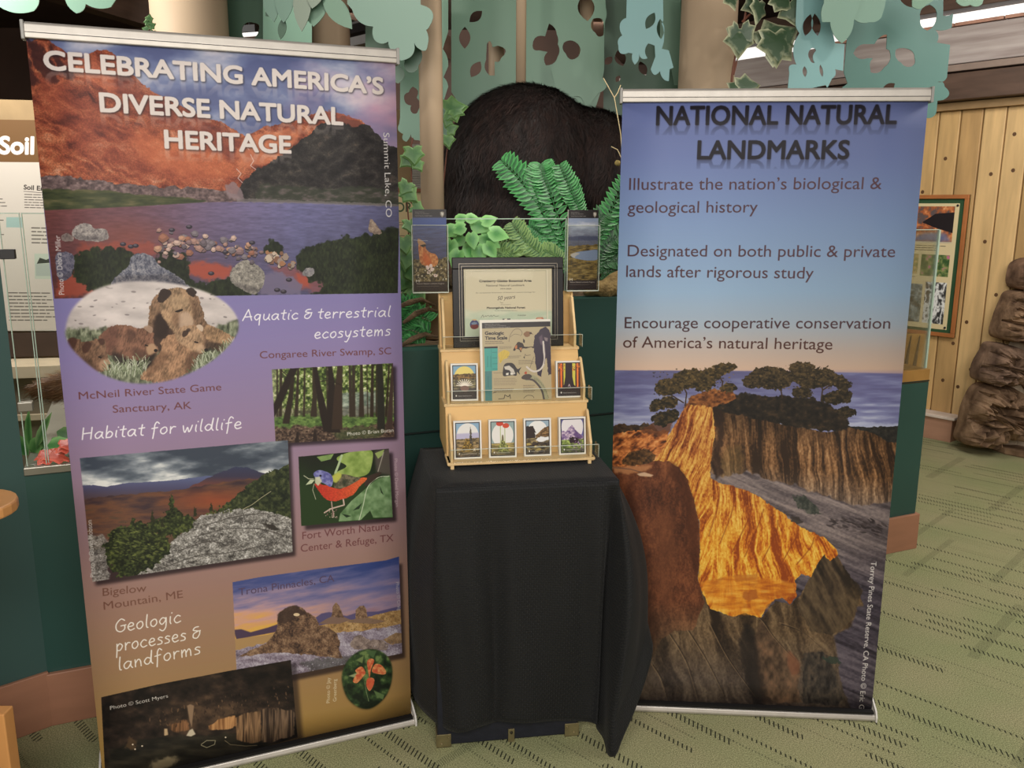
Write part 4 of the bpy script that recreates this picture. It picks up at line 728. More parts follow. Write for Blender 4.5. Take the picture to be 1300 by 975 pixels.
def art_brochure(k):
    c = local(230, 560, 100, (40, 34, 34)); H = 243.5
    c.fill([(0, 0), (100, 0), (100, H), (0, H)], (34, 28, 28))
    if k == 0:
        c.fill([(0, 25), (100, 25), (100, 205), (0, 205)], lambda X, Y: ramp(fbm(X / 24, Y / 3, 4, 150) * .6 + (140 - Y) / 300, (.1, (54, 52, 74)), (.5, (74, 76, 112)), (.8, (86, 98, 146))))
        c.fill([(0, 25), (100, 25), (100, 50), (0, 50)], (62, 80, 136), soft=4)
        c.fill([(0, 150), (30, 142), (60, 150), (100, 140), (100, 222), (0, 222)], lambda X, Y: ramp(fbm(X / 5, Y / 5, 4, 151), (.3, (42, 34, 24)), (.55, (98, 82, 50)), (.85, (168, 150, 110))), rough=4, rs=10)
        c.fill([(22, 158), (16, 120), (18, 98), (28, 92), (36, 104), (40, 118), (52, 128), (66, 132), (74, 146), (72, 162), (60, 170), (40, 168)], lambda X, Y: ramp(fbm(X / 5, Y / 6, 3, 152), (.3, (160, 84, 44)), (.7, (206, 142, 84))), sm=True)
        c.fill([(14, 96), (16, 86), (28, 92), (38, 102), (30, 108), (20, 106)], (176, 130, 90), sm=True); c.fill([(20, 106), (36, 102), (40, 107), (30, 112)], (40, 30, 28)); c.line([(2, 90), (24, 92), (44, 92)], 1, (190, 190, 196))
        c.fill([(30, 120), (48, 140), (56, 160), (40, 166), (28, 150)], (196, 92, 40), .8, soft=3)
        for x, y in ((42, 172), (52, 168), (56, 178), (46, 186), (66, 196)): c.fill(ell(x, y, 7, 5, rot=x), (222, 196, 190))
        c.dabs([(0, 175), (100, 165), (100, 218), (0, 218)], 150, (1, 2.6), [(170, 150, 120), (60, 54, 34), (210, 200, 180), (120, 104, 60)], a=.8, seed=9)
    else:
        c.fill([(0, 25), (100, 25), (100, 222), (0, 222)], lambda X, Y: ramp((Y - 25) / 90 + (fbm(X / 20, Y / 6, 4, 153) - .5) * .5, (0, (128, 140, 164)), (.3, (150, 156, 170)), (.7, (104, 104, 122)), (1, (84, 84, 96))))
        c.fill([(20, 48), (50, 38), (90, 44), (90, 52), (30, 54)], (196, 196, 204), .7, rough=3, rs=8, soft=3)
        c.fill([(0, 82), (40, 78), (100, 80), (100, 92), (0, 92)], (72, 74, 98), rough=1, rs=6, soft=1)
        c.fill([(0, 110), (100, 104), (100, 222), (0, 222)], lambda X, Y: ramp(fbm(X / 14, Y / 4, 4, 154), (.25, (62, 48, 24)), (.5, (116, 94, 48)), (.8, (158, 134, 80))), rough=2, rs=8)
        c.fill([(12, 136), (30, 128), (60, 124), (100, 122), (100, 150), (70, 154), (40, 150), (16, 144)], (122, 134, 160), sm=True); c.fill([(8, 136), (22, 130), (40, 132), (26, 140), (22, 146)], (180, 170, 160), .9, soft=1, sm=True)
    c.fill([(0, 214), (100, 214), (100, 244), (0, 244)], (44, 30, 28)); c.text('National Natural Landmarks Program', (9, 222), (92, 222), 4, (216, 206, 196), bold=.3); lines(c, 9, 80, 228, 231, 4, (150, 140, 130), .8, 4)
    c.text('M', (7, 216), (17, 216), 8, (216, 206, 196), bold=.4)
    c.text('National Park Service', (8, 9), (36, 9), 2.6, (200, 196, 190)); c.text('U.S. Department of the Interior', (8, 13.5), (50, 13.5), 2.6, (200, 196, 190)); c.text('National Natural Landmarks Program', (8, 20), (58, 20), 2.8, (200, 196, 190))
    c.fill([(82, 8), (88, 6), (94, 8), (94, 16), (88, 24), (82, 16)], (130, 120, 108)); c.fill([(84, 10), (88, 8), (92, 12), (88, 20)], (190, 186, 176))
    return c.image('brochure_print')

def art_card(k):
    c = local(220, 304, 100, (232, 228, 220)); H = 138
    c.fill([(6, 6), (94, 6), (94, 132), (6, 132)], (44, 42, 48)); F = [(9, 9), (91, 9), (91, 129), (9, 129)]
    clip_begin(c)
    N = lambda a, b, s, sx=6, sy=4: (lambda X, Y: ramp((fbm(X / sx, Y / sy, 4, s) - .5) * 2 + .5, (0, a), (1, b)))
    if k == 0:
        c.fill(F, (126, 164, 190)); c.fill(ell(50, 52, 38, 42), (226, 206, 116)); c.fill([(0, 40), (100, 36), (100, 60), (0, 60)], N((56, 44, 26), (150, 116, 60), 160), rough=2, rs=6); c.fill([(0, 60), (100, 56), (100, 132), (0, 132)], N((62, 56, 46), (160, 150, 104), 161, 12, 3)); c.fill([(0, 96), (100, 90), (100, 132), (0, 132)], (58, 52, 52), .9, soft=3)
        for i in range(11): a = math.pi * (1.05 + .9 * i / 10); c.line([(50, 84), (50 + 30 * math.cos(a), 84 + 26 * math.sin(a))], 5, (236, 228, 214), .9, taper=True)
        c.fill([(34, 88), (50, 82), (66, 88), (60, 104), (42, 102)], (120, 92, 80), sm=True)
    elif k == 1:
        c.fill(F, (204, 160, 60)); c.fill([(0, 100), (100, 96), (100, 135), (0, 135)], (50, 38, 38)); 
        for x, q in ((20, (232, 110, 40)), (34, (206, 196, 70)), (72, (206, 200, 80)), (84, (226, 120, 50))): c.fill([(x - 9, 8), (x + 7, 8), (x + 7, 100), (x - 9, 100)], q, soft=1.5)
        c.fill([(36, 8), (62, 8), (62, 60), (68, 90), (84, 108), (16, 110), (30, 90), (35, 60)], (44, 30, 36)); 
        for x in (14, 26, 76, 88): c.fill([(x - 2, 8), (x + 2, 8), (x + 3, 100), (x - 3, 100)], (70, 40, 36))
        c.dabs([(9, 9), (34, 9), (34, 40), (9, 40)], 30, (1, 2.4), [(90, 44, 30), (230, 130, 50)], seed=2); c.dabs([(64, 9), (92, 9), (92, 40), (64, 40)], 30, (1, 2.4), [(90, 44, 30), (230, 130, 50)], seed=3)
        c.line([(46, 96), (50, 88), (54, 98)], 2, (200, 180, 190))
    elif k == 2:
        c.fill(F, (138, 170, 196)); c.fill(ell(50, 52, 39, 43), (226, 224, 220)); c.fill([(0, 46), (100, 44), (100, 66), (0, 68)], (182, 178, 204), soft=2); c.fill([(0, 66), (100, 62), (100, 132), (0, 132)], N((60, 52, 34), (190, 160, 110), 162, 10, 3), rough=1.5, rs=6)
        c.fill([(58, 32), (60, 22), (63, 34), (65, 60), (68, 100), (54, 100), (57, 60)], N((40, 36, 32), (110, 100, 84), 163, 3, 2), rough=2, rs=3); c.fill([(26, 110), (34, 84), (46, 62), (54, 70), (66, 92), (70, 112)], N((60, 46, 20), (186, 150, 66), 164, 4, 4), rough=4, rs=5); c.dabs([(60, 100), (92, 100), (92, 128), (60, 128)], 24, (1.4, 3.4), [(230, 220, 200), (90, 70, 50)], seed=5)
    elif k == 3:
        c.fill(F, (146, 166, 164)); c.fill(ell(50, 56, 39, 45), (228, 224, 218)); c.fill([(0, 86), (100, 84), (100, 132), (0, 132)], N((90, 84, 50), (206, 180, 110), 165, 20, 4))
        for x in (42, 58): c.line([(x, 14 if x < 50 else 24), (x, 90)], 3, (176, 184, 130)); 
        c.fill(ell(40, 14, 13, 9), (196, 66, 48)); c.fill(ell(62, 22, 12, 9), (200, 76, 50)); c.fill(ell(50, 74, 4, 20), (120, 110, 76)); c.fill([(30, 122), (36, 96), (46, 74), (56, 76), (68, 100), (72, 122)], N((70, 72, 34), (186, 190, 110), 166, 4, 4), rough=4, rs=5)
    elif k == 4:
        c.fill(F, (150, 172, 186)); c.fill(ell(50, 50, 38, 42), (230, 228, 224)); c.fill([(0, 34), (16, 26), (36, 30), (42, 50), (40, 74), (0, 74)], (50, 38, 36), rough=4, rs=6); c.fill([(42, 62), (60, 46), (76, 34), (100, 24), (100, 74), (44, 76)], N((72, 52, 32), (156, 122, 78), 167, 8, 4), rough=2, rs=6)
        c.fill([(0, 74), (100, 66), (100, 132), (0, 132)], N((70, 60, 48), (170, 150, 100), 168, 12, 5)); c.fill([(42, 78), (60, 66), (90, 68), (100, 76), (60, 90)], (230, 230, 230), rough=3, rs=8, soft=1); c.dabs([(9, 90), (92, 90), (92, 122), (9, 122)], 26, (3, 7), [(190, 166, 92), (60, 50, 42), (40, 34, 34)], el=1.8, ang=.2, seed=7)
    else:
        c.fill(F, (106, 104, 160)); c.fill([(18, 9), (82, 9), (86, 60), (50, 90), (14, 60)], (228, 222, 224), sm=True); c.fill([(0, 70), (14, 48), (24, 54), (34, 40), (48, 28), (60, 46), (74, 60), (92, 72), (92, 90), (0, 90)], N((96, 72, 124), (210, 190, 204), 169, 6, 6), rough=2, rs=6); c.fill([(60, 46), (74, 60), (92, 76), (66, 84), (56, 66)], (92, 66, 118), .8, soft=1)
        c.fill([(0, 84), (100, 80), (100, 132), (0, 132)], N((70, 84, 44), (170, 190, 100), 170, 8, 6)); c.fill([(36, 76), (60, 72), (72, 82), (70, 96), (42, 96)], (50, 34, 40), rough=4, rs=6); c.dabs([(60, 76), (88, 76), (88, 128), (40, 128), (44, 108)], 60, (1.2, 3), [(146, 104, 150), (90, 60, 96), (180, 160, 190)], seed=8)
    clip_end(c, F)
    c.fill([(9, 116), (91, 116), (91, 129), (9, 129)], (52, 46, 50), .55, soft=3)
    c.fill(ell(19, 119, 2.4, 3.4), (230, 226, 220)); c.text('National Natural Landmarks', (26, 121.5), (76, 121.5), 3.6, (226, 222, 216), bold=.3)
    return c.image('card_print')

def art_nature():
    c = local(520, 900, 100, (222, 204, 160)); 
    c.fill([(0, 4), (94, 4), (94, 52), (0, 52)], lambda X, Y: ramp(fbm(X / 5, Y / 6, 5, 180), (.3, (96, 84, 84)), (.5, (176, 96, 56)), (.7, (222, 150, 96)), (.9, (226, 214, 200))))
    c.fill([(50, 26), (68, 14), (94, 12), (94, 40), (66, 32)], (36, 30, 32)); c.fill([(30, 52), (56, 40), (84, 40), (94, 52)], (110, 120, 160), .8, soft=2)
    lines(c, 2, 92, 58, 66, 3, (80, 70, 56), 1, 3)
    c.fill([(0, 70), (50, 70), (50, 98), (0, 98)], lambda X, Y: ramp(fbm(X / 6, Y / 4, 4, 181), (.3, (120, 130, 70)), (.7, (206, 176, 120)))); c.fill([(54, 70), (94, 70), (94, 100), (54, 100)], lambda X, Y: ramp(fbm(X / 5, Y / 5, 4, 182), (.3, (60, 90, 50)), (.6, (140, 150, 90)), (.75, (206, 110, 150)))); lines(c, 2, 50, 102, 112, 3, (80, 70, 56), 1, 4)
    c.fill([(0, 112), (60, 112), (60, 166), (0, 166)], lambda X, Y: ramp(rid(X / 14, Y / 9, 4, 183) * .5 + fbm(X / 4, Y / 12, 4, 184) * .6, (.2, (36, 42, 40)), (.6, (92, 108, 108)), (1, (200, 206, 204))))
    c.fill([(20, 130), (30, 128), (34, 160), (22, 162)], (206, 210, 208), .8, soft=1.5)
    c.fill([(64, 108), (94, 108), (94, 166), (64, 166)], lambda X, Y: ramp(rid(X / 6, Y / 10, 4, 185), (.2, (60, 60, 60)), (.8, (230, 230, 228))))
    c.a = np.concatenate([c.a[:, ::-1], c.a], 1); c.w *= 2
    return c.image('nature_poster_print')

def art_soil():
    c = local(1000, 2050, 100, (206, 198, 186))
    c.fill([(0, 0), (100, 0), (100, 40), (0, 40)], (112, 82, 50)); c.text('Soil', (38, 32), (71, 32), 17, (232, 226, 218), bold=.9)
    K = (70, 64, 60)
    c.text('Soil Erosion', (62, 66), (96, 68), 4.6, K, bold=.25); c.line([(62, 68), (97, 70)], .5, K)
    lines(c, 63, 97, 71, 84, 2.5, K, .8, 1); lines(c, 6, 48, 72, 84, 3.4, K, .8, 2); lines(c, 69, 97, 103, 118, 3.6, K, 1.1, 3); lines(c, 10, 44, 96, 130, 7, K, .9, 4)
    c.fill([(71, 128), (97, 128), (97, 153), (71, 153)], (186, 196, 180)); c.fill([(73, 138), (76, 132), (82, 134), (88, 131), (95, 136)], (60, 66, 60)); c.fill([(72, 138), (96, 138), (96, 150), (72, 150)], (168, 178, 168)); c.fill([(45, 93), (61, 93), (61, 103), (45, 103)], (158, 184, 178))
    lines(c, 46, 92, 167, 196, 3.4, K, 1, 5)
    return c.image('soil_poster_print')

def art_floral():
    c = local(300, 800, 100, (222, 200, 150))
    c.text('OORD', (10, 40), (96, 40), 20, (70, 96, 60), bold=.5); lines(c, 8, 92, 62, 72, 5, (120, 104, 80), 1.2, 3)
    for x, y in ((30, 110), (70, 170), (34, 210)): 
        c.dabs([(x - 22, y - 22), (x + 22, y - 22), (x + 22, y + 22), (x - 22, y + 22)], 30, (3, 6), [(120, 90, 120), (90, 110, 70), (160, 140, 150)], seed=x)
    lines(c, 8, 90, 90, 250, 9, (120, 104, 80), 1.6, 5)
    return c.image('flower_poster_print')
# ---------------------------------------------------------------- mesh and material helpers
def lin(c): return tuple((v / 255 / 12.92) if v / 255 <= .04045 else ((v / 255 + .055) / 1.055) ** 2.4 for v in c) + (1,)
_M = {}
def mat(name, col, rough=.6, var=.12, scale=8., bump=0., bscale=None, metal=0., spec=.4, stretch=(1, 1, 1), col2=None, coat=0., sheen=0., coord='Object', detail=4):
    if name in _M: return _M[name]
    m = bpy.data.materials.new(name); m.use_nodes = True; nt = m.node_tree; N = nt.nodes; L = nt.links
    b = N['Principled BSDF']; b.inputs['Roughness'].default_value = rough; b.inputs['Metallic'].default_value = metal; b.inputs['Specular IOR Level'].default_value = spec
    if coat: b.inputs['Coat Weight'].default_value = coat; b.inputs['Coat Roughness'].default_value = .2
    if sheen: b.inputs['Sheen Weight'].default_value = sheen
    tc = N.new('ShaderNodeTexCoord'); mp = N.new('ShaderNodeMapping'); mp.inputs['Scale'].default_value = stretch; L.new(tc.outputs[coord], mp.inputs[0])
    n = N.new('ShaderNodeTexNoise'); n.inputs['Scale'].default_value = scale; n.inputs['Detail'].default_value = detail; L.new(mp.outputs[0], n.inputs[0])
    r = N.new('ShaderNodeValToRGB'); c1 = lin(col); c2 = lin(col2) if col2 else tuple(v * (1 + var) for v in c1[:3]) + (1,)
    c0 = c1 if col2 else tuple(v * (1 - var) for v in c1[:3]) + (1,)
    r.color_ramp.elements[0].position = .3; r.color_ramp.elements[1].position = .7; r.color_ramp.elements[0].color = c0; r.color_ramp.elements[1].color = c2
    L.new(n.outputs[0], r.inputs[0]); L.new(r.outputs[0], b.inputs['Base Color'])
    if bump:
        n2 = N.new('ShaderNodeTexNoise'); n2.inputs['Scale'].default_value = bscale or scale * 4; n2.inputs['Detail'].default_value = 5; L.new(mp.outputs[0], n2.inputs[0])
        bp = N.new('ShaderNodeBump'); bp.inputs['Strength'].default_value = bump; bp.inputs['Distance'].default_value = .01; L.new(n2.outputs[0], bp.inputs['Height']); L.new(bp.outputs[0], b.inputs['Normal'])
    _M[name] = m; return m
def print_mat(name, img, rough=.5, coat=0., spec=.35):
    m = bpy.data.materials.new(name); m.use_nodes = True; nt = m.node_tree; b = nt.nodes['Principled BSDF']
    t = nt.nodes.new('ShaderNodeTexImage'); t.image = img; t.interpolation = 'Cubic'; t.extension = 'EXTEND'
    uv = nt.nodes.new('ShaderNodeUVMap'); uv.uv_map = 'UVMap'; nt.links.new(uv.outputs[0], t.inputs[0]); nt.links.new(t.outputs[0], b.inputs['Base Color'])
    b.inputs['Roughness'].default_value = rough; b.inputs['Specular IOR Level'].default_value = spec; b.inputs['Coat Weight'].default_value = coat
    return m
def glass_mat(name, tint=(1, 1, 1), refl=1.):
    m = bpy.data.materials.new(name); m.use_nodes = True; nt = m.node_tree; N = nt.nodes; L = nt.links; N.remove(N['Principled BSDF'])
    t = N.new('ShaderNodeBsdfTransparent'); t.inputs[0].default_value = (*tint, 1); g = N.new('ShaderNodeBsdfGlossy'); g.inputs['Roughness'].default_value = .03
    f = N.new('ShaderNodeFresnel'); f.inputs[0].default_value = 1.45; mu = N.new('ShaderNodeMath'); mu.operation = 'MULTIPLY'; mu.inputs[1].default_value = refl; L.new(f.outputs[0], mu.inputs[0])
    x = N.new('ShaderNodeMixShader'); L.new(mu.outputs[0], x.inputs[0]); L.new(t.outputs[0], x.inputs[1]); L.new(g.outputs[0], x.inputs[2]); L.new(x.outputs[0], N['Material Output'].inputs[0]); return m

V3 = Vector
class MB:
    def __init__(s): s.v = []; s.f = []; s.uv = {}
    def add(s, vs, fs, uvs=None):
        b = len(s.v); s.v += [tuple(p) for p in vs]
        for i, f in enumerate(fs):
            if uvs and uvs[i]: s.uv[len(s.f)] = uvs[i]
            s.f.append(tuple(b + k for k in f))
        return s
    def box(s, o, ex, ey, ez):
        """box from corner o along the vectors ex, ey, ez"""
        o, ex, ey, ez = V3(o), V3(ex), V3(ey), V3(ez); p = [o, o + ex, o + ex + ey, o + ey]; p += [q + ez for q in p]
        fs = [(0, 3, 2, 1), (4, 5, 6, 7), (0, 1, 5, 4), (1, 2, 6, 5), (2, 3, 7, 6), (3, 0, 4, 7)]
        if ex.cross(ey).dot(ez) < 0: fs = [f[::-1] for f in fs]
        return s.add(p, fs)
    def bbox(s, x0, y0, z0, x1, y1, z1, M=None):
        p = [V3((x, y, z)) for x, y, z in ((x0, y0, z0), (x1, y0, z0), (x1, y1, z0), (x0, y1, z0), (x0, y0, z1), (x1, y0, z1), (x1, y1, z1), (x0, y1, z1))]
        if M: p = [M @ q for q in p]
        return s.add(p, [(0, 3, 2, 1), (4, 5, 6, 7), (0, 1, 5, 4), (1, 2, 6, 5), (2, 3, 7, 6), (3, 0, 4, 7)])
    def prism(s, P, ez):
        """closed outline P (3D points) swept along ez"""
        n = len(P); P = [V3(p) for p in P]; ez = V3(ez)
        a = V3((0, 0, 0))
        for i in range(n): a += P[i].cross(P[(i + 1) % n])
        if a.dot(ez) < 0: P = P[::-1]
        return s.add(P + [p + ez for p in P], [tuple(range(n))[::-1], tuple(range(n, 2 * n))] + [(i, (i + 1) % n, n + (i + 1) % n, n + i) for i in range(n)])
    def tube(s, P, r, n=8, cap=True):
        P = [V3(p) for p in P]; R = r if hasattr(r, '__len__') else [r] * len(P); b = len(s.v); vs = []; fs = []
        up = V3((0, 0, 1))
        for i, p in enumerate(P):
            d = (P[min(i + 1, len(P) - 1)] - P[max(i - 1, 0)]).normalized(); u = d.cross(up if abs(d.z) < .95 else V3((1, 0, 0))).normalized(); w = d.cross(u)
            for k in range(n): a = 2 * math.pi * k / n; vs.append(p + (u * math.cos(a) + w * math.sin(a)) * R[i])
        for i in range(len(P) - 1):
            for k in range(n): fs.append((i * n + k, i * n + (k + 1) % n, (i + 1) * n + (k + 1) % n, (i + 1) * n + k))
        if cap: fs += [tuple(range(n))[::-1], tuple(range((len(P) - 1) * n, len(P) * n))]
        return s.add(vs, fs)
    def ball(s, c, r, n=8, m=6, sq=(1, 1, 1)):
        c = V3(c); vs = [c + V3((0, 0, r * sq[2]))]; fs = []
        for i in range(1, m):
            t = math.pi * i / m
            for k in range(n): a = 2 * math.pi * k / n; vs.append(c + V3((r * sq[0] * math.sin(t) * math.cos(a), r * sq[1] * math.sin(t) * math.sin(a), r * sq[2] * math.cos(t))))
        vs.append(c - V3((0, 0, r * sq[2])))
        for k in range(n): fs.append((0, 1 + k, 1 + (k + 1) % n)); fs.append((len(vs) - 1, 1 + (m - 2) * n + (k + 1) % n, 1 + (m - 2) * n + k))
        for i in range(m - 2):
            for k in range(n): a = 1 + i * n; fs.append((a + k, a + n + k, a + n + (k + 1) % n, a + (k + 1) % n))
        return s.add(vs, fs)
    def quad(s, a, b, c, d, uv=((0, 0), (1, 0), (1, 1), (0, 1))): return s.add([a, b, c, d], [(0, 1, 2, 3)], [uv])
def obj(name, mb, material, parent=None, smooth=False, bevel=0., kind=None, label=None):
    me = bpy.data.meshes.new(name)
    if isinstance(mb, MB):
        me.from_pydata(mb.v, [], mb.f)
        if mb.uv:
            l = me.uv_layers.new(name='UVMap')
            for fi, uv in mb.uv.items():
                for k, li in enumerate(me.polygons[fi].loop_indices): l.data[li].uv = uv[k]
    else: me = mb
    me.update()
    if material: me.materials.clear(); me.materials.append(material)
    if smooth: me.polygons.foreach_set('use_smooth', [True] * len(me.polygons))
    o = bpy.data.objects.new(name, me); COL.objects.link(o)
    if parent: o.parent = parent; o.matrix_parent_inverse = root_inv(parent)
    if bevel:
        b = o.modifiers.new('bevel', 'BEVEL'); b.width = bevel; b.segments = 2; b.limit_method = 'ANGLE'
    if kind: o['kind'] = kind
    if label: o['label'] = label
    return o
def wm(o):
    m = o.matrix_basis.copy()
    return (wm(o.parent) @ o.matrix_parent_inverse @ m) if o.parent else m
def root_inv(p): return wm(p).inverted()
def thing(name, label, cat, loc=(0, 0, 0), group=None):
    o = bpy.data.objects.new(name, None); COL.objects.link(o); o.location = loc; o.empty_display_size = .05
    o['label'] = label; o['category'] = cat
    if group: o['group'] = group
    return o
def tag(o, label, cat, group=None, kind=None):
    o['label'] = label; o['category'] = cat
    if group: o['group'] = group
    if kind: o['kind'] = kind
    return o
def struct(name, mb, m, **k):
    o = obj(name, mb, m, **k); o['kind'] = 'structure'
    if not o.parent: o['label'] = k.get('label') or name.replace('_', ' ')
    return o
def cutout(name, loops, place, thick, material, parent=None):
    """flat sheet with holes: 2D loops (outer first) in photo pixels about a plane; place(px, py) gives the 3D point"""
    o3 = place(*loops[0][0]); ex = (place(loops[0][0][0] + 1, loops[0][0][1]) - o3); ey = (place(loops[0][0][0], loops[0][0][1] - 1) - o3)
    X = ex.normalized(); Z = ex.cross(ey).normalized(); Y = Z.cross(X)
    cu = bpy.data.curves.new(name, 'CURVE'); cu.dimensions = '2D'; cu.fill_mode = 'BOTH'; cu.extrude = thick / 2
    for lp in loops:
        sp = cu.splines.new('POLY'); sp.points.add(len(lp) - 1); sp.use_cyclic_u = True
        for i, p in enumerate(lp): q = place(*p) - o3; sp.points[i].co = (q.dot(X), q.dot(Y), 0, 1)
    o = bpy.data.objects.new(name, cu); me = bpy.data.meshes.new_from_object(o); bpy.data.objects.remove(o); bpy.data.curves.remove(cu)
    me.transform(Matrix(((X.x, Y.x, Z.x, o3.x), (X.y, Y.y, Z.y, o3.y), (X.z, Y.z, Z.z, o3.z), (0, 0, 0, 1)))); me.name = name
    return obj(name, me, material, parent)
def lobes(P, n=7):
    """outline of (x, y, bulge): each side to the next point bows out by its bulge (share of the side's length)"""
    out = []
    for i, p in enumerate(P):
        x0, y0 = p[:2]; b = p[2] if len(p) > 2 else 0; x1, y1 = P[(i + 1) % len(P)][:2]
        mx, my = (x0 + x1) / 2 + (y1 - y0) * b * 2, (y0 + y1) / 2 - (x1 - x0) * b * 2
        for k in range(n if b else 1): t = k / n; out.append(((1 - t) ** 2 * x0 + 2 * t * (1 - t) * mx + t * t * x1, (1 - t) ** 2 * y0 + 2 * t * (1 - t) * my + t * t * y1))
    return out
def leafpath(x0, y0, x1, y1, w=.42, n=7): return lobes([(x0, y0, w * .68), (x1, y1, w * .68)], n)
def out(P): return [(p[0], p[1], -p[2]) if len(p) > 2 else p for p in P]
# ---------------------------------------------------------------- the room
def carpet():
    m = bpy.data.materials.new('carpet'); m.use_nodes = True; nt = m.node_tree; N = nt.nodes; L = nt.links; b = N['Principled BSDF']; b.inputs['Roughness'].default_value = .95; b.inputs['Specular IOR Level'].default_value = .1
    def M(op, *a, clamp=False):
        n = N.new('ShaderNodeMath'); n.operation = op; n.use_clamp = clamp
        for i, v in enumerate(a):
            if isinstance(v, (int, float)): n.inputs[i].default_value = v
            else: L.new(v, n.inputs[i])
        return n.outputs[0]
    tc = N.new('ShaderNodeTexCoord'); sp = N.new('ShaderNodeSeparateXYZ'); L.new(tc.outputs['Object'], sp.inputs[0]); x, y = sp.outputs[0], sp.outputs[1]
    u = M('MULTIPLY', M('SUBTRACT', x, y), .7071); v = M('MULTIPLY', M('ADD', x, y), .7071)
    def wn(a, b_, c=0.):
        cb = N.new('ShaderNodeCombineXYZ')
        for i, q in enumerate((a, b_, c)):
            if isinstance(q, (int, float)): cb.inputs[i].default_value = q
            else: L.new(q, cb.inputs[i])
        w_ = N.new('ShaderNodeTexWhiteNoise'); w_.noise_dimensions = '3D'; L.new(cb.outputs[0], w_.inputs[0]); return w_.outputs[0]
    def rows(a, c, pitch, length, tick, duty, tall, keep, seed, shear):
        r = M('FLOOR', M('DIVIDE', c, pitch)); fr = M('ABSOLUTE', M('SUBTRACT', M('FRACT', M('DIVIDE', c, pitch)), .5))
        off = wn(r, 5.5, seed); seg = M('FLOOR', M('ADD', M('DIVIDE', a, length), off)); g = wn(r, seg, seed + 1.)
        on = M('LESS_THAN', g, keep); h = M('MULTIPLY', M('ADD', M('MULTIPLY', wn(r, seg, seed + 2.), .6), .4), tall / pitch)
        inr = M('LESS_THAN', fr, h); s = M('FRACT', M('ADD', M('DIVIDE', a, tick), M('MULTIPLY', c, shear)))
        return M('MULTIPLY', M('MULTIPLY', on, inr), M('LESS_THAN', s, duty))
    A = rows(u, v, .062, .31, .0165, .32, .016, .36, 1., 36.); A2 = rows(u, v, .025, .5, .011, .4, .005, .14, 4., 30.)
    B = rows(v, u, .155, .62, .0075, .5, .026, .22, 9., 40.)
    mk = M('MAXIMUM', M('MAXIMUM', A, M('MULTIPLY', A2, .55)), M('MULTIPLY', B, .42))
    n1 = N.new('ShaderNodeTexNoise'); n1.inputs['Scale'].default_value = 260; n1.inputs['Detail'].default_value = 2; L.new(tc.outputs['Object'], n1.inputs[0])
    n2 = N.new('ShaderNodeTexNoise'); n2.inputs['Scale'].default_value = 2.2; n2.inputs['Detail'].default_value = 3; L.new(tc.outputs['Object'], n2.inputs[0])
    r = N.new('ShaderNodeValToRGB'); e = r.color_ramp.elements; e[0].position = .3; e[0].color = lin((112, 108, 80)); e[1].position = .72; e[1].color = lin((194, 188, 146)); L.new(n1.outputs[0], r.inputs[0])
    r2 = N.new('ShaderNodeValToRGB'); e = r2.color_ramp.elements; e[0].position = .35; e[0].color = (.82, .94, .84, 1); e[1].position = .7; e[1].color = (1, 1, 1, 1); L.new(n2.outputs[0], r2.inputs[0])
    mu = N.new('ShaderNodeMix'); mu.data_type = 'RGBA'; mu.blend_type = 'MULTIPLY'; mu.inputs[0].default_value = 1; L.new(r.outputs[0], mu.inputs[6]); L.new(r2.outputs[0], mu.inputs[7])
    mx = N.new('ShaderNodeMix'); mx.data_type = 'RGBA'; L.new(M('MULTIPLY', mk, .92), mx.inputs[0]); L.new(mu.outputs[2], mx.inputs[6]); mx.inputs[7].default_value = lin((38, 40, 34)); L.new(mx.outputs[2], b.inputs['Base Color'])
    bp = N.new('ShaderNodeBump'); bp.inputs['Strength'].default_value = .5; bp.inputs['Distance'].default_value = .004; L.new(n1.outputs[0], bp.inputs['Height']); L.new(bp.outputs[0], b.inputs['Normal'])
    return m
struct('floor', MB().bbox(-5, -1.5, -.05, 6.5, 9.2, 0), carpet(), label='grey-green patterned carpet floor with rows of dark ticks')
WD = mat('dark_plank', (62, 46, 36), .7, .25, 3, stretch=(1, 1, 8), bump=.1)
struct('ceiling', MB().bbox(-5, -1.5, 3.3, 6.5, 9.2, 3.35), WD, label='dark wooden ceiling')
DK = mat('dark_brown_paint', (72, 52, 42), .75, .2, 2)
struct('wall_back', MB().bbox(-5, 8.6, 0, 6.5, 8.7, 3.3), DK, label='dark brown back wall')
struct('wall_left', MB().bbox(-5.1, -1.5, 0, -5, 9.2, 3.3), DK, label='dark brown side wall')
struct('wall_right', MB().bbox(6.5, -1.5, 0, 6.6, 9.2, 3.3), mat('tan_wall', (196, 170, 128), .7), label='tan side wall')
struct('wall_behind', MB().bbox(-5, -1.6, 0, 6.5, -1.5, 3.3), mat('tan_wall', (196, 170, 128), .7), label='tan wall behind the viewer')

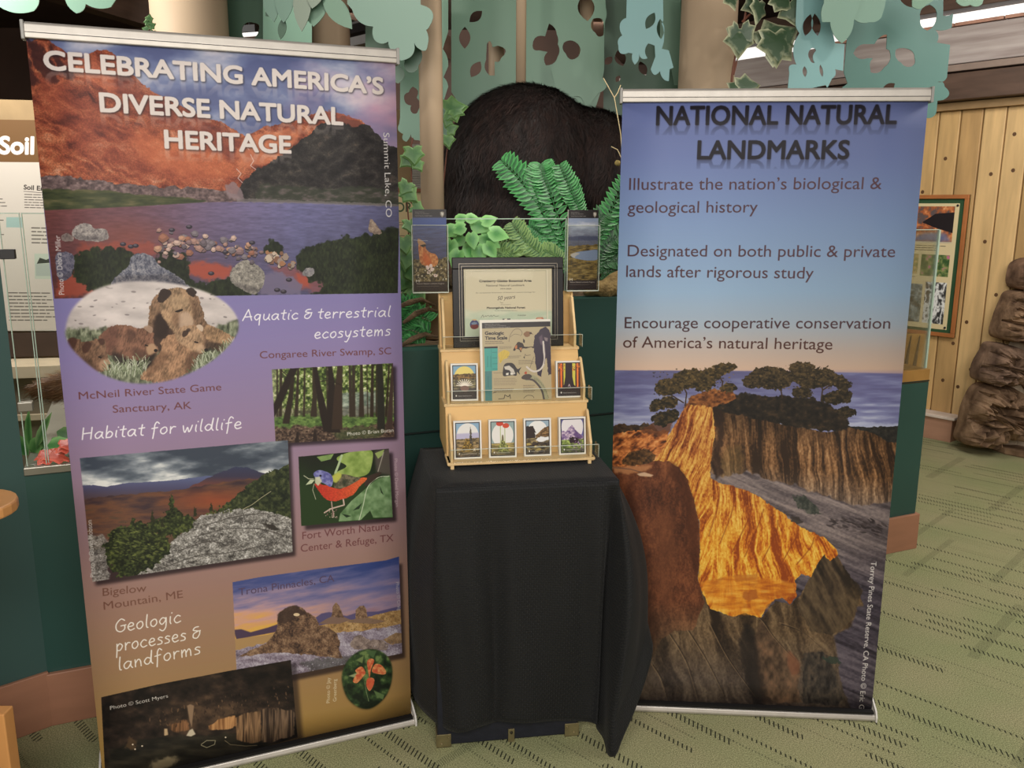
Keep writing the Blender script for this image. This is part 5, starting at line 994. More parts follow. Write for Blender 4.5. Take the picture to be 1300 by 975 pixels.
# pine board wall, running away towards the left at forty degrees
B0 = atZ(1219, 559); PD = V3((-.64, .77, 0)).normalized(); PN = V3((PD.y, -PD.x, 0)); PN = -PN if PN.y > 0 else PN
def onwall(px, py, off=0): return atP(px, py, B0 + PN * off, PN)
pine = [mat('pine_%d' % i, c, .5, .16, 3.5, stretch=(6, 6, .7), bump=.06, detail=6) for i, c in enumerate(((200, 164, 110), (184, 148, 98), (208, 174, 122), (176, 142, 94)))]
wall = struct('wall_pine', MB().box(B0 + PD * -3.2 - PN * .05, PD * 7, -PN * .08, (0, 0, 2.34)), mat('pine_backing', (96, 72, 44)), label='wall of vertical knotty pine boards')
knot = mat('pine_knot', (96, 66, 40), .6)
t = -3.2 + .011; k = 0
while t < 3.6:
    wdt = .149
    p = MB().box(B0 + PD * (t + .004) - PN * .05, PD * (wdt - .008), PN * .05, (0, 0, 2.33)); obj('plank', p, pine[(k * 7 + k // 3) % 4], wall, bevel=.006)
    if -.4 < t < .8:
        for _ in range(5):
            c = B0 + PD * (t + rnd.uniform(.03, .12)) + V3((0, 0, rnd.uniform(.3, 2.25))); q = MB()
            vs = [c + PN * .0015 + (PD * math.cos(a) * .013 + V3((0, 0, 1)) * math.sin(a) * .014) for a in [j * math.pi / 4 for j in range(8)]]
            obj('knot', q.add(vs, [tuple(range(8))]), knot, wall)
    t += wdt; k += 1
struct('trim_1', MB().box(B0 + PD * -3.2 + PN * .0 + V3((0, 0, 2.33)), PD * 7, PN * .06, (0, 0, .05)), mat('trim_wood', (150, 122, 84), .6), label='thin wood trim along the top of the pine wall')
bench = struct('baseboard_right', MB().box(B0 + PD * .02 + PN * .002, PD * 3, PN * .12, (0, 0, .165)), mat('pink_oak', (176, 134, 110), .5, .1, 3, stretch=(1, 1, 6)), label='pinkish wooden plinth at the foot of the pine wall')
obj('cap', MB().box(B0 + PD * 0 + V3((0, 0, .165)), PD * 3.02, PN * .14, (0, 0, .022)), mat('white_cap', (216, 200, 186), .5), bench, bevel=.004)
# beams above the pine wall
grey = mat('greywashed_beam', (140, 126, 120), .65, .2, 2.2, stretch=(.6, .6, 7), col2=(190, 180, 174), bump=.08); dbr = mat('dark_beam', (86, 66, 54), .6, .25, 3, stretch=(1, 1, 6), bump=.05)
def beam(name, z0, z1, off, dep, m, lab, cat='beam', t0=-3.2, t1=4.5):
    return tag(obj(name, MB().box(B0 + PD * t0 + PN * off + V3((0, 0, z0)), PD * (t1 - t0), PN * dep, (0, 0, z1 - z0)), m, bevel=.006), lab, cat)
beam('wall_beam', 2.385, 2.56, 0, .16, dbr, 'dark rounded beam just above the pine wall')
beam('wall_beam', 2.575, 2.62, .02, .12, mat('mid_beam', (140, 122, 110), .6), 'thin grey rail above the dark beam over the pine wall')
gbm = beam('wall_beam', 2.63, 2.87, 0, .1, grey, 'wide grey-washed board over the pine wall')
for i in range(9):
    obj('rim_block', MB().box(B0 + PD * (-1.6 + i * .32) + PN * .02 + V3((0, 0, 2.88)), PD * .31, PN * .06, (0, 0, .022)), mat('rim_brick', (170, 128, 108), .7, .2, 20), gbm, bevel=.002)
beam('ceiling_joist', 2.995, 3.17, -.1, .16, dbr, 'dark brown joist above the window strip near the ceiling')
wn_ = struct('window_1', MB().box(B0 + PD * -.6 + PN * -.12 + V3((0, 0, 2.905)), PD * 3.4, PN * .02, (0, 0, .1)), None, label='bright clerestory window strip under the ceiling')
em = bpy.data.materials.new('daylight_pane'); em.use_nodes = True; eb = em.node_tree.nodes['Principled BSDF']; eb.inputs['Base Color'].default_value = (.9, .9, .88, 1); eb.inputs['Emission Color'].default_value = (1, .96, .92, 1); eb.inputs['Emission Strength'].default_value = .8; wn_.data.materials.append(em)
# joists and fittings seen high up between the leaf sheets
for i, (x, y0, z, w_) in enumerate(((-3.2, 4.6, 2.9, .12), (-1.6, 5.2, 3.0, .12), (.2, 5.6, 3.0, .14), (1.9, 5.4, 3.05, .12))):
    tag(obj('ceiling_joist', MB().box((x, y0, z), (w_, 0, 0), (.9, 3.2, 0), (0, 0, .2)), dbr), ['dark joist above the soil exhibit panel', 'dark joist above the tall collage banner', 'dark joist behind the bear and the large sage sheet', 'dark joist beside the widest beige column by the ivy'][i], 'beam')
st = mat('track_steel', (176, 176, 176), .3, metal=.7); bk = mat('black_metal', (30, 28, 28), .5)
t_ = thing('track_light', 'black ceiling track with silver edge between the leaf sheets', 'light fixture', atY(458, 44, 5.6))
a, b_ = atY(440, 44, 5.6), atY(480, 34, 5.2)
obj('rail', MB().box(a, b_ - a, (0, .1, 0), (0, 0, .05)), bk, t_); obj('edge', MB().box(a + V3((0, -.005, .05)), b_ - a, (0, .1, 0), (0, 0, .012)), st, t_); obj('diffuser', MB().box(a + V3((.02, -.01, -.07)), b_ - a, (0, .12, 0), (0, 0, .05)), mat('lamp_grey', (150, 148, 146), .5), t_); obj('drop_rod', MB().tube([a.lerp(b_, .5) + V3((0, .04, .05)), V3((a.lerp(b_, .5).x, a.lerp(b_, .5).y + .04, 3.3))], .008, 6), bk, t_)

tl = thing('strip_light', 'bright strip lamp glimpsed through the rounded hole by the thick column', 'lamp', atY(315, 44, 5.4))
a, b_ = atY(302, 45, 5.4), atY(328, 43, 5.4); obj('tube', MB().tube([a, b_], .012, 8), em, tl); obj('housing', MB().box(a + V3((-.02, 0, .014)), b_ - a, (0, .08, 0), (0, 0, .04)), bk, tl); obj('drop_rod', MB().tube([a.lerp(b_, .5) + V3((0, .04, .05)), V3((a.lerp(b_, .5).x, a.y + .04, 3.3))], .006, 6), bk, tl)
# stone chimney breast in front of the pine wall
stm = [mat('stone_%d' % i, c, .85, .3, 9, bump=.9, bscale=26, col2=d) for i, (c, d) in enumerate((((74, 52, 40), (156, 124, 100)), ((84, 62, 46), (166, 134, 104)), ((80, 60, 48), (150, 122, 100)), ((86, 64, 46), (160, 130, 102))))]
mort = mat('mortar', (168, 152, 132), .9, .2, 14, bump=.5)
ch = thing('stone_chimney', 'rugged brown boulder chimney breast against the pine wall', 'fireplace', (3.9, 5.75, 0))
mo = [(1250, 566), (1246, 530), (1262, 486), (1276, 446), (1284, 430), (1288, 400), (1300, 366), (1308, 338), (1330, 332), (1330, 574), (1300, 572)]
a_ = [atY(x, y, 5.74) for x, y in mo]; b_ = [B0 + PN * .004 + PD * (p - B0).dot(PD) + V3((0, 0, p.z)) for p in a_]; n_ = len(mo)
obj('mortar_body', MB().add(a_ + b_, [tuple(range(n_)), tuple(range(n_, 2 * n_))[::-1]] + [(i, n_ + i, n_ + (i + 1) % n_, (i + 1) % n_) for i in range(n_)]), mort, ch)
SP = [[(1290, 362), (1291, 345), (1298, 333), (1320, 328), (1335, 345), (1330, 366), (1300, 368)], [(1268, 428), (1272, 405), (1280, 385), (1288, 372), (1310, 370), (1335, 378), (1338, 430), (1312, 437), (1290, 434)], [(1243, 482), (1245, 465), (1255, 447), (1262, 437), (1285, 439), (1297, 446), (1299, 462), (1293, 480), (1278, 487), (1255, 486)],
      [(1222, 562), (1226, 540), (1232, 515), (1246, 492), (1270, 489), (1288, 493), (1298, 505), (1300, 530), (1296, 548), (1270, 560), (1245, 566)], [(1302, 446), (1340, 440), (1350, 490), (1312, 500), (1297, 484)], [(1304, 506), (1345, 500), (1350, 556), (1306, 546)]]
for i, P in enumerate(SP):
    Q = smooth(P, 9); cx, cy = Q.mean(0); n = len(Q); vs = []; fs = []; rings = [(1.0, .12), (1.0, 0), (.95, -.06), (.86, -.1), (.74, -.12), (.6, -.135), (.46, -.145), (.32, -.15), (.16, -.15)]
    for ri, (rr, dy) in enumerate(rings):
        for k, (x, y) in enumerate(Q):
            px = cx + (x - cx) * rr; py = cy + (y - cy) * rr; nn = float(fbm(np.array([px / 7.]), np.array([py / 5.]), 4, i, .6)[0]) - .5; n2 = float(rid(np.array([px / 14.]), np.array([py / 7.]), 2, i)[0])
            p = atY(px, py, 5.72); p.y += dy + (.34 * nn - .05 * n2 if ri > 1 else 0); p.z = max(p.z, .004); vs.append(p)
    p = atY(cx, cy, 5.56); vs.append(p)
    for ri in range(len(rings) - 1):
        for k in range(n): a_ = ri * n; fs.append((a_ + k, a_ + (k + 1) % n, a_ + n + (k + 1) % n, a_ + n + k))
    a_ = (len(rings) - 1) * n; fs += [(a_ + k, a_ + (k + 1) % n, len(vs) - 1) for k in range(n)]
    o_ = obj('stone', MB().add(vs, fs), stm[i % 4], ch, smooth=i < 0)
tag(obj('hearth_stone', MB().prism([atZ(1258, 571), atZ(1275, 577), atZ(1320, 586), atZ(1326, 576), atZ(1290, 568)], (0, 0, .05)), stm[3], bevel=.01), 'low flat tan hearth stone at the foot of the chimney', 'stone')

# framed nature poster on the pine wall
fr = thing('framed_poster', 'oak framed poster of autumn leaves and a waterfall on the pine wall', 'poster', onwall(1211, 426, .02))
q = lambda x, z, off: B0 + PD * x + PN * off + V3((0, 0, z)); x0, x1, z0, z1 = .112, 1.25, .745, 1.755
oak = mat('frame_oak', (166, 104, 58), .45, .15, 6, stretch=(1, 1, 1))
obj('mat_board', MB().box(q(x0, z0, .004), PD * (x1 - x0), PN * .012, (0, 0, z1 - z0)), mat('green_mat', (44, 78, 48), .7), fr)
for a_, b_, c_, d_ in ((x0, z0, x1, z0 + .028), (x0, z1 - .028, x1, z1), (x0, z0 + .028, x0 + .028, z1 - .028), (x1 - .028, z0 + .028, x1, z1 - .028)): obj('frame_rail', MB().box(q(a_, b_, .004), PD * (c_ - a_), PN * .03, (0, 0, d_ - b_)), oak, fr, bevel=.003)
pm = print_mat('nature_poster', art_nature(), .45)
obj('print', MB().quad(q(x1 - .06, z0 + .05, .018), q(x0 + .062, z0 + .05, .018), q(x0 + .062, z1 - .06, .018), q(x1 - .06, z1 - .06, .018)), pm, fr)
for xx in (x0 + .075,):
    for zz in (z0 + .065, z1 - .075): obj('screw_cap', MB().ball(q(xx, zz, .02), .009, 8, 5), bk, fr)

# soil exhibit partition beyond the left case
SO = atY(30, 300, 4.6); sd = V3((math.cos(.2), math.sin(.2), 0)); sn = V3((sd.y, -sd.x, 0))
def onsoil(px, py, off=0): return atP(px, py, SO + sn * off, sn)
zt = onsoil(30, 127).z; zb = onsoil(40, 452).z
L0 = onsoil(-60, 300); L0.z = 0
sp_ = thing('exhibit_partition', 'freestanding tan exhibit wall carrying the soil poster', 'exhibit', L0)
obj('wall_panel', MB().box(L0 - sn * .08, sd * 2.4, sn * .08, (0, 0, zt)), mat('tan_panel', (152, 128, 92), .7), sp_)
obj('dark_band', MB().box(L0 + sn * .001 + V3((0, 0, zb)), sd * 2.4, sn * .02, (0, 0, .13)), mat('umber_band', (66, 50, 42), .7), sp_)
obj('cream_shelf', MB().box(L0 + V3((0, 0, zb - .07)), sd * 2.4, sn * .28, (0, 0, .06)), mat('cream_laminate', (206, 188, 160), .5), sp_)
obj('cabinet_front', MB().box(L0 + sn * .001, sd * 2.4, sn * .24, (0, 0, zb - .075)), mat('beige_cabinet', (128, 116, 98), .6), sp_)
obj('cabinet_rail', MB().box(L0 + sn * .24 + V3((0, 0, zb - .3)), sd * 2.4, sn * .02, (0, 0, .03)), mat('cream_laminate', (206, 188, 160), .5), sp_)
so = art_soil(); p0, p1, p2, p3 = onsoil(-50, 420, .012), onsoil(84, 420, .012), onsoil(80, 153, .012), onsoil(-50, 151, .012)
po = obj('soil_poster', MB().quad(p0, p1, p2, p3), print_mat('soil_poster', so, .4)); tag(po, 'cream soil information poster with brown header reading Soil', 'poster')
po.modifiers.new('thick', 'SOLIDIFY').thickness = .006
# ---------------------------------------------------------------- retractable banners
alu = mat('brushed_aluminium', (196, 190, 182), .42, .06, 30, metal=.35, stretch=(1, 1, 1)); alud = mat('dark_seam', (60, 58, 56), .5)
def banner(name, label, x, y, yaw, W, H, lean, img, rough=.62, z0=.028):
    t = V3((math.cos(yaw), math.sin(yaw), 0)); n = V3((-t.y, t.x, 0)); b = V3((x, y, 0)); Z = V3((0, 0, 1))
    o = thing(name, label, 'banner', b)
    P = lambda u, z, d=0.: b + t * u + n * (lean * z / H + d) + Z * (z0 + z)
    mb = MB(); NU, NV = 6, 24; vs = []; fs = []; uv = []
    for j in range(NV + 1):
        for i in range(NU + 1):
            u = i / NU; v = j / NV; bow = .006 * math.sin(v * math.pi) * (1 - (2 * u - 1) ** 2); vs.append(P((u - .5) * W, v * H, bow))
    for j in range(NV):
        for i in range(NU): a = j * (NU + 1) + i; fs.append((a, a + 1, a + NU + 2, a + NU + 1)); uv.append(((i / NU, j / NV), ((i + 1) / NU, j / NV), ((i + 1) / NU, (j + 1) / NV), (i / NU, (j + 1) / NV)))
    pr = obj('printed_sheet', mb.add(vs, fs, uv), print_mat(name + '_print', img, rough), o, smooth=True)
    s = pr.modifiers.new('thick', 'SOLIDIFY'); s.thickness = .0012; s.offset = 1
    rail = MB(); prof = [(-.014, -.004), (-.016, .012), (-.014, .028), (-.006, .034), (.012, .034), (.016, .026), (.016, -.004)]
    rail.prism([P(-W / 2 - .002, H + b_, a) for a, b_ in prof], t * (W + .004)); obj('top_rail', rail, alu, o, bevel=.002)
    obj('rail_groove', MB().box(P(-W / 2, H + .008, -.0168), t * W, n * .002, Z * .0016), alud, o)
    for s_ in (-1, 1): obj('end_cap', MB().box(P(s_ * (W / 2 + .001), H - .008, -.018), t * s_ * .008, n * .036, Z * .044), mat('cap_grey', (150, 148, 144), .45), o, bevel=.002)
    base = MB(); prof = [(-.022, -.026), (-.026, -.018), (-.022, -.006), (-.006, -.003), (.02, .012), (.09, .03), (.15, .024), (.17, -.01), (.168, -.026)]
    base.prism([b + t * (-W / 2 - .006) + n * a + Z * (z0 + b_) for a, b_ in prof], t * (W + .012)); obj('base', base, alu, o, bevel=.002)
    obj('base_slot', MB().box(b + t * (-W / 2) + n * -.0235 + Z * (z0 - .001), t * W, n * .02, Z * .008), mat('slot_black', (18, 16, 16), .7), o)
    for s_ in (-1, 1): obj('end_plate', MB().prism([b + t * s_ * (W / 2 + .006) + n * a + Z * (z0 + b_) for a, b_ in [(-.029, -.027), (-.03, -.01), (-.02, .008), (.02, .03), (.09, .046), (.165, .034), (.18, -.027)]], t * s_ * .006), mat('plate_white', (214, 210, 204), .4), o, bevel=.0015)
    obj('pole', MB().tube([b + n * .07 + Z * .04, b + n * (.05 + lean) + Z * (H + .03)], .009, 10), alu, o)
    obj('rail_hook', MB().box(P(-.02, H + .0, .0), t * .04, n * .05, Z * .03), alud, o)
    for s_ in (-1, 1): obj('foot', MB().box(b + t * (s_ * W * .32 - .02) + n * .05, t * .04, n * .22, Z * .012), alu, o)
    return o
banner('retractable_banner', 'tall collage banner headed Celebrating America’s Diverse Natural Heritage, mauve to gold', -.7463, 2.34, .3929, .911, 2.0242, .0171, art_collage())
banner('retractable_banner', 'blue banner headed National Natural Landmarks, with a golden sea cliff', .7576, 2.5792, -.0652, .8755, 1.9339, .0254, art_landmarks())

# ---------------------------------------------------------------- equipment case under the black cloth
CT = V3((math.cos(.15), math.sin(.15), 0)); CN = V3((-CT.y, CT.x, 0)); CZ = V3((0, 0, 1)); TOP = .85
FL, FR, BL, BR = V3((-.219, 2.378, TOP)), V3((.324, 2.459, TOP)), V3((-.309, 2.80, TOP)), V3((.262, 2.885, TOP))
K0 = atZ(556, 952); K1 = atZ(734, 936); KT = (K1 - K0).normalized(); KN = V3((-KT.y, KT.x, 0)); KW = (K1 - K0).length
case = thing('equipment_case', 'navy black road case with brass corner plates under the black cloth', 'case', K0)
obj('body', MB().box(K0 + KN * .012 + CZ * .006, KT * KW, KN * .36, CZ * .8), mat('case_navy', (26, 28, 38), .6, .2, 40, bump=.1), case, bevel=.004)
brass = mat('aged_brass', (158, 146, 112), .36, .25, 20, metal=.75)
for s, o_ in ((1, K0), (-1, K0 + KT * KW)):
    g = MB(); g.box(o_ + KN * .008 + CZ * .0 - KT * s * .003, KT * s * .045, KN * .004, CZ * .045); g.box(o_ + KN * .008 - KT * s * .004, KT * s * .004, KN * .05, CZ * .045); g.box(o_ + KN * .008 - KT * s * .003, KT * s * .045, KN * .05, CZ * .004)
    c_ = obj('corner_plate', g, brass, case, bevel=.001)
    for dx in (.012, .034): obj('rivet', MB().ball(o_ + KT * s * dx + KN * .007 + CZ * (.034 if dx > .02 else .014), .0035, 8, 5), brass, c_)
o_ = K0 + KT * .222; obj('clasp', MB().box(o_ + KN * .006, KT * .02, KN * .006, CZ * .045), brass, case, bevel=.001); obj('clasp_stud', MB().ball(o_ + KT * .01 + KN * .005 + CZ * .034, .005, 8, 5), mat('dark_stud', (60, 56, 44), .4, metal=.6), case)
tb = MB().prism([FL + CT * .004 + CN * .004 - CZ * .026, FR - CT * .004 + CN * .004 - CZ * .026, BR - CT * .004 - CN * .004 - CZ * .026, BL + CT * .004 - CN * .004 - CZ * .026], CZ * .022)
obj('lid', tb, mat('case_navy', (26, 28, 38), .6), case)
obj('riser_block', MB().box(K0 + KN * .02 + KT * .02 + CZ * .8, KT * .38, KN * .3, CZ * .03), mat('case_navy', (26, 28, 38), .6), case)

def cloth_mat():
    m = mat('black_cloth', (17, 18, 20), .7, .15, 3, spec=.35, sheen=.06); nt = m.node_tree; N = nt.nodes; L = nt.links
    uv = N.new('ShaderNodeUVMap'); uv.uv_map = 'UVMap'; bt = N.new('ShaderNodeTexBrick'); bt.inputs['Scale'].default_value = 1; bt.inputs['Brick Width'].default_value = .015; bt.inputs['Row Height'].default_value = .0085; bt.inputs['Mortar Size'].default_value = .0022; bt.inputs['Mortar Smooth'].default_value = .6
    L.new(uv.outputs[0], bt.inputs['Vector']); bt.inputs['Color1'].default_value = (1, 1, 1, 1); bt.inputs['Color2'].default_value = (.8, .8, .8, 1); bt.inputs['Mortar'].default_value = (0, 0, 0, 1)
    bp = N.new('ShaderNodeBump'); bp.inputs['Strength'].default_value = 1.; bp.inputs['Distance'].default_value = .003; L.new(bt.outputs['Color'], bp.inputs['Height']); L.new(bp.outputs[0], N['Principled BSDF'].inputs['Normal']); return m
def catmull(P, t):
    n = len(P); i = min(int(t), n - 2); f = t - i; a, b_, c, d = P[max(i - 1, 0)], P[i], P[i + 1], P[min(i + 2, n - 1)]
    return .5 * (2 * b_ + (c - a) * f + (2 * a - 5 * b_ + 4 * c - d) * f * f + (3 * b_ - a - 3 * c + d) * f ** 3)
def cloth():
    ou = lambda p, d: V3((d[0], d[1], 0))
    left = -CT; front = -CN; right = CT
    # columns: point on the top edge, point on the hem, sideways push halfway down
    C = [(BL, atY(500, 800, 2.95), left * .03), (FL.lerp(BL, .72), atY(505, 850, 2.78), left * .055), (FL.lerp(BL, .42), atY(514, 868, 2.66), left * .05), (FL.lerp(BL, .16), atY(531, 893, 2.52), left * .035),
         (FL, atY(556, 921, 2.40), front * .012 + left * .012), (FL.lerp(FR, .06), atY(578, 928, 2.352), front * .014), (FL.lerp(FR, .2), atY(603, 924, 2.36), front * .006), (FL.lerp(FR, .32), atY(625, 919, 2.385), front * -.01), (FL.lerp(FR, .44), atY(646, 916, 2.375), front * .004), (FL.lerp(FR, .62), atY(690, 915, 2.41), front * .002), (FL.lerp(FR, .8), atY(728, 917, 2.43), front * .004), (FL.lerp(FR, .93), atY(752, 917, 2.43), front * .012),
         (FL.lerp(FR, .975), atY(757, 928, 2.49), front * -.035), (FR, atY(764, 952, 2.43), front * -.015 + right * .0), (FR + (BR - FR) * .02, atY(775, 963, 2.335), right * .03 + front * .01), (FR.lerp(BR, .06), atY(786, 948, 2.34), right * .045 + front * .03), (FR.lerp(BR, .14), atY(806, 900, 2.38), right * .05 + front * .03), (FR.lerp(BR, .26), atY(829, 815, 2.46), right * .045 + front * .01),
         (FR.lerp(BR, .36), V3((.335, 2.565, .27)), right * .0), (FR.lerp(BR, .6), V3((.292, 2.72, .22)), right * .0), (BR, V3((.268, 2.9, .2)), right * .0)]
    tp = [a for a, _, _ in C]; hm = [V3(b_) for _, b_, _ in C]; bl = [c for _, _, c in C]
    for h in hm: h.z = max(h.z, .006)
    NU, NV = 150, 46; vs = []; fs = []; uvs = []; g = []
    dist = [0]
    for i in range(NU + 1):
        t = i / NU * (len(C) - 1); T = catmull(tp, t); 
        k = min(int(t), len(C) - 2); T = tp[k].lerp(tp[k + 1], t - k); Hm = catmull(hm, t); Bl = catmull(bl, t)
        g.append([])
        for j in range(NV + 1):
            v = j / NV; r = .012; p = T.lerp(Hm, v)
            prof = math.sin(min(1, v * 1.15) * math.pi) * (1 - v * .3)
            p = p + Bl * prof
            out = (V3((Hm.x, Hm.y, 0)) - V3((T.x, T.y, 0))); 
            if v < .04: p = p + V3((0, 0, -.0)) 
            p += front * (.009 * math.sin(t * 2.1 + v * 2.4) * v * v + .005 * math.sin(t * 3.7 - v * 4.5) * math.sin(v * 2.6)) * (1 if 4 < t < 11.5 else .2) + left * .003 * math.sin(t * 4.1 - v * 5) * v
            g[-1].append(p)
    wd = [0]
    for i in range(1, NU + 1): wd.append(wd[-1] + max((g[i][NV // 2] - g[i - 1][NV // 2]).length, .002))
    mb = MB()
    for i in range(NU + 1):
        for j in range(NV + 1): vs.append(g[i][j])
    H = .8
    for i in range(NU):
        for j in range(NV):
            a = i * (NV + 1) + j; fs.append((a, a + 1, a + NV + 2, a + NV + 1)); uvs.append(((wd[i], -j / NV * H), (wd[i], -(j + 1) / NV * H), (wd[i + 1], -(j + 1) / NV * H), (wd[i + 1], -j / NV * H)))
    mb.add(vs, fs, uvs)
    # top
    n = 10; vs = []; fs = []; uvs = []
    for i in range(n + 1):
        for j in range(n + 1): u = i / n; v = j / n; p = FL.lerp(FR, u).lerp(BL.lerp(BR, u), v); e = min(u, 1 - u, v, 1 - v); vs.append(p + V3((0, 0, .001 if e > 0 else 0)))
    for i in range(n):
        for j in range(n): a = i * (n + 1) + j; fs.append((a, a + n + 1, a + n + 2, a + 1)); uvs.append(((i * .054, j * .043), ((i + 1) * .054, j * .043), ((i + 1) * .054, (j + 1) * .043), (i * .054, (j + 1) * .043)))
    mb.add(vs, fs, uvs)
    o = obj('tablecloth', mb, cloth_mat(), smooth=True)
    bm = bmesh.new(); bm.from_mesh(o.data); bmesh.ops.remove_doubles(bm, verts=bm.verts, dist=.0015); bmesh.ops.recalc_face_normals(bm, faces=bm.faces); bm.to_mesh(o.data); bm.free()
    b = o.modifiers.new('bevel', 'BEVEL'); b.width = .008; b.segments = 3; b.angle_limit = math.radians(50); b.limit_method = 'ANGLE'
    s = o.modifiers.new('thick', 'SOLIDIFY'); s.thickness = .0016; s.offset = 1
    return tag(o, 'black woven tablecloth draped over the case with a long pointed corner', 'tablecloth')
cloth()

# ---------------------------------------------------------------- three-tier birch literature rack
R0 = V3((-.196, 2.552, TOP + .001)); ra = math.radians(9.2); RM = Matrix.Translation(R0) @ Matrix.Rotation(ra, 4, 'Z'); RW = .464
def rp(x, y, z): return RM @ V3((x, y, z))
birch = mat('birch_ply', (222, 182, 118), .45, .07, 4, stretch=(1, 1, 5), bump=.02, detail=6); birchE = mat('birch_edge', (226, 194, 142), .5, .1, 30)
rack = thing('literature_rack', 'three-tier birch plywood literature rack standing on the black cloth', 'rack', R0)
YF = [0, .104, .245, .345]; ZF = [.024, .188, .341, .52]; DP = [.074, .085, .07]
for k in range(3):
    yb = YF[k] + DP[k]
    obj('shelf', MB().bbox(-.004, YF[k] - .004, ZF[k] - .009, RW + .004, yb + .03, ZF[k], RM), birchE, rack, bevel=.001)
    w0 = .0 if k == 0 else .004
    zt = ZF[k + 1] - (.009 if k < 2 else 0); yn = YF[k + 1] if k < 2 else YF[3]
    # sloping back board of the tier
    p = MB(); p.prism([rp(w0, yb, ZF[k] - .006), rp(w0, yb + .008, ZF[k] - .006), rp(w0, yn + .008, zt), rp(w0, yn, zt)], rp(RW - w0, 0, 0) - rp(w0, 0, 0)) if k < 2 else None
    if k < 2: obj('back_board', p, birch, rack)
    for s, xx in ((0, .006), (1, RW - .014)):
        pr = [(YF[k] - .002, ZF[k]), (YF[k] - .002, ZF[k] + .048), (YF[k] + .022 + .03, zt - .016), (YF[k] + .034 + .03, zt - .012), (yb + .01, zt - .03), (yb + .01, ZF[k])]
        obj('divider', MB().prism([rp(xx, a, b_) for a, b_ in pr], rp(xx + .008, 0, 0) - rp(xx, 0, 0)), birchE, rack, bevel=.001)
for xx in (0, RW - .006):
    pr = [(0, .012), (.0, ZF[0]), (YF[0] + DP[0], ZF[0]), (YF[1], ZF[1] - .009), (YF[1] + DP[1], ZF[1]), (YF[2], ZF[2] - .009), (YF[2] + .05, ZF[2]), (YF[3] - .01, ZF[3]), (YF[3] + .01, ZF[3]), (YF[3] + .01, .012)]
    obj('side_panel', MB().prism([rp(xx, a, b_) for a, b_ in pr], rp(xx + .006, 0, 0) - rp(xx, 0, 0)), birch, rack)
obj('rear_board', MB().bbox(.006, YF[3], .012, RW - .006, YF[3] + .008, ZF[3], RM), birch, rack)
for xx in (.006, RW - .018):
    obj('foot', MB().bbox(xx, .0, 0, xx + .011, .012, ZF[0] - .008, RM), birchE, rack, bevel=.001); obj('foot', MB().bbox(xx, .3, 0, xx + .011, .312, ZF[0] - .008, RM), birchE, rack)
acr = glass_mat('clear_acrylic', (.98, .99, .98), .7); acre = mat('acrylic_edge', (214, 220, 206), .2, .05)
for k in range(3):
    zb = ZF[k] + .0005; zt = ZF[k] + .042; y = YF[k] - .009
    a = obj('clear_front', MB().bbox(.004, y, zb, RW + .014, y + .003, zt, RM), acr, rack)
    obj('bright_edge', MB().bbox(.004, y, zt, RW + .014, y + .003, zt + .0012, RM), acre, a); obj('bright_edge', MB().bbox(RW + .0135, y, zb, RW + .0147, y + .003, zt, RM), acre, a)
    obj('clear_return', MB().bbox(RW + .0115, y, zb, RW + .0145, y + .045, zt, RM), acr, rack)
# framed certificate on the top tier
def leaned(x, y, z, deg, yaw=0.): return RM @ Matrix.Translation((x, y, z)) @ Matrix.Rotation(math.radians(yaw), 4, 'Z') @ Matrix.Rotation(math.radians(-deg), 4, 'X')
M = leaned(.043, YF[2] + .018, ZF[2] + .001, 5.5); cw, chh = .376, .3; fb = mat('frame_black', (24, 21, 21), .4, .2, 10, spec=.3)
cf = thing('framed_certificate', 'black framed cream certificate for Cranberry Glades Botanical Area on the top tier', 'picture frame', M @ V3((0, 0, 0)))
fw_ = .038
for a, b_, c_, d_ in ((0, 0, cw, fw_), (0, chh - fw_, cw, chh), (0, fw_, fw_, chh - fw_), (cw - fw_, fw_, cw, chh - fw_)): obj('frame_rail', MB().bbox(a, 0, b_, c_, .016, d_, M), fb, cf, bevel=.002)
sil = mat('silver_line', (130, 122, 110), .3, metal=.6)
for q_ in (.022, .030):
    for a, b_, c_, d_ in ((q_, q_, cw - q_, q_ + .0015), (q_, chh - q_, cw - q_, chh - q_ + .0015), (q_, q_, q_ + .0015, chh - q_), (cw - q_, q_, cw - q_ + .0015, chh - q_)): obj('inlay', MB().bbox(a, -.0012, b_, c_, .002, d_, M), sil, cf)
obj('backing', MB().bbox(.01, .012, .01, cw - .01, .017, chh - .01, M), fb, cf)
e = fw_; obj('certificate', MB().quad(M @ V3((e, .009, e)), M @ V3((cw - e, .009, e)), M @ V3((cw - e, .009, chh - e)), M @ V3((e, .009, chh - e))), print_mat('certificate', art_certificate(), .45), cf)
obj('glazing', MB().bbox(e, .005, e, cw - e, .0065, chh - e, M), glass_mat('frame_glass', (1, 1, 1), .08), cf)
# folded chart on the middle tier
M = leaned(.118, YF[1] + .016, ZF[1] + .001, 9, 0); fw2, fh = .232, .262; paper = mat('white_paper', (232, 228, 218), .6, .03)
ck = thing('chart_booklet', 'large folded Geologic Time Scale chart on the middle tier', 'booklet', M @ V3((0, 0, 0)))
obj('pages', MB().bbox(0, .001, 0, fw2, .014, fh, M), paper, ck, bevel=.001); obj('cover', MB().quad(M @ V3((0, 0, 0)), M @ V3((fw2, 0, 0)), M @ V3((fw2, 0, fh)), M @ V3((0, 0, fh))), print_mat('time_chart', art_timescale(), .35), ck)
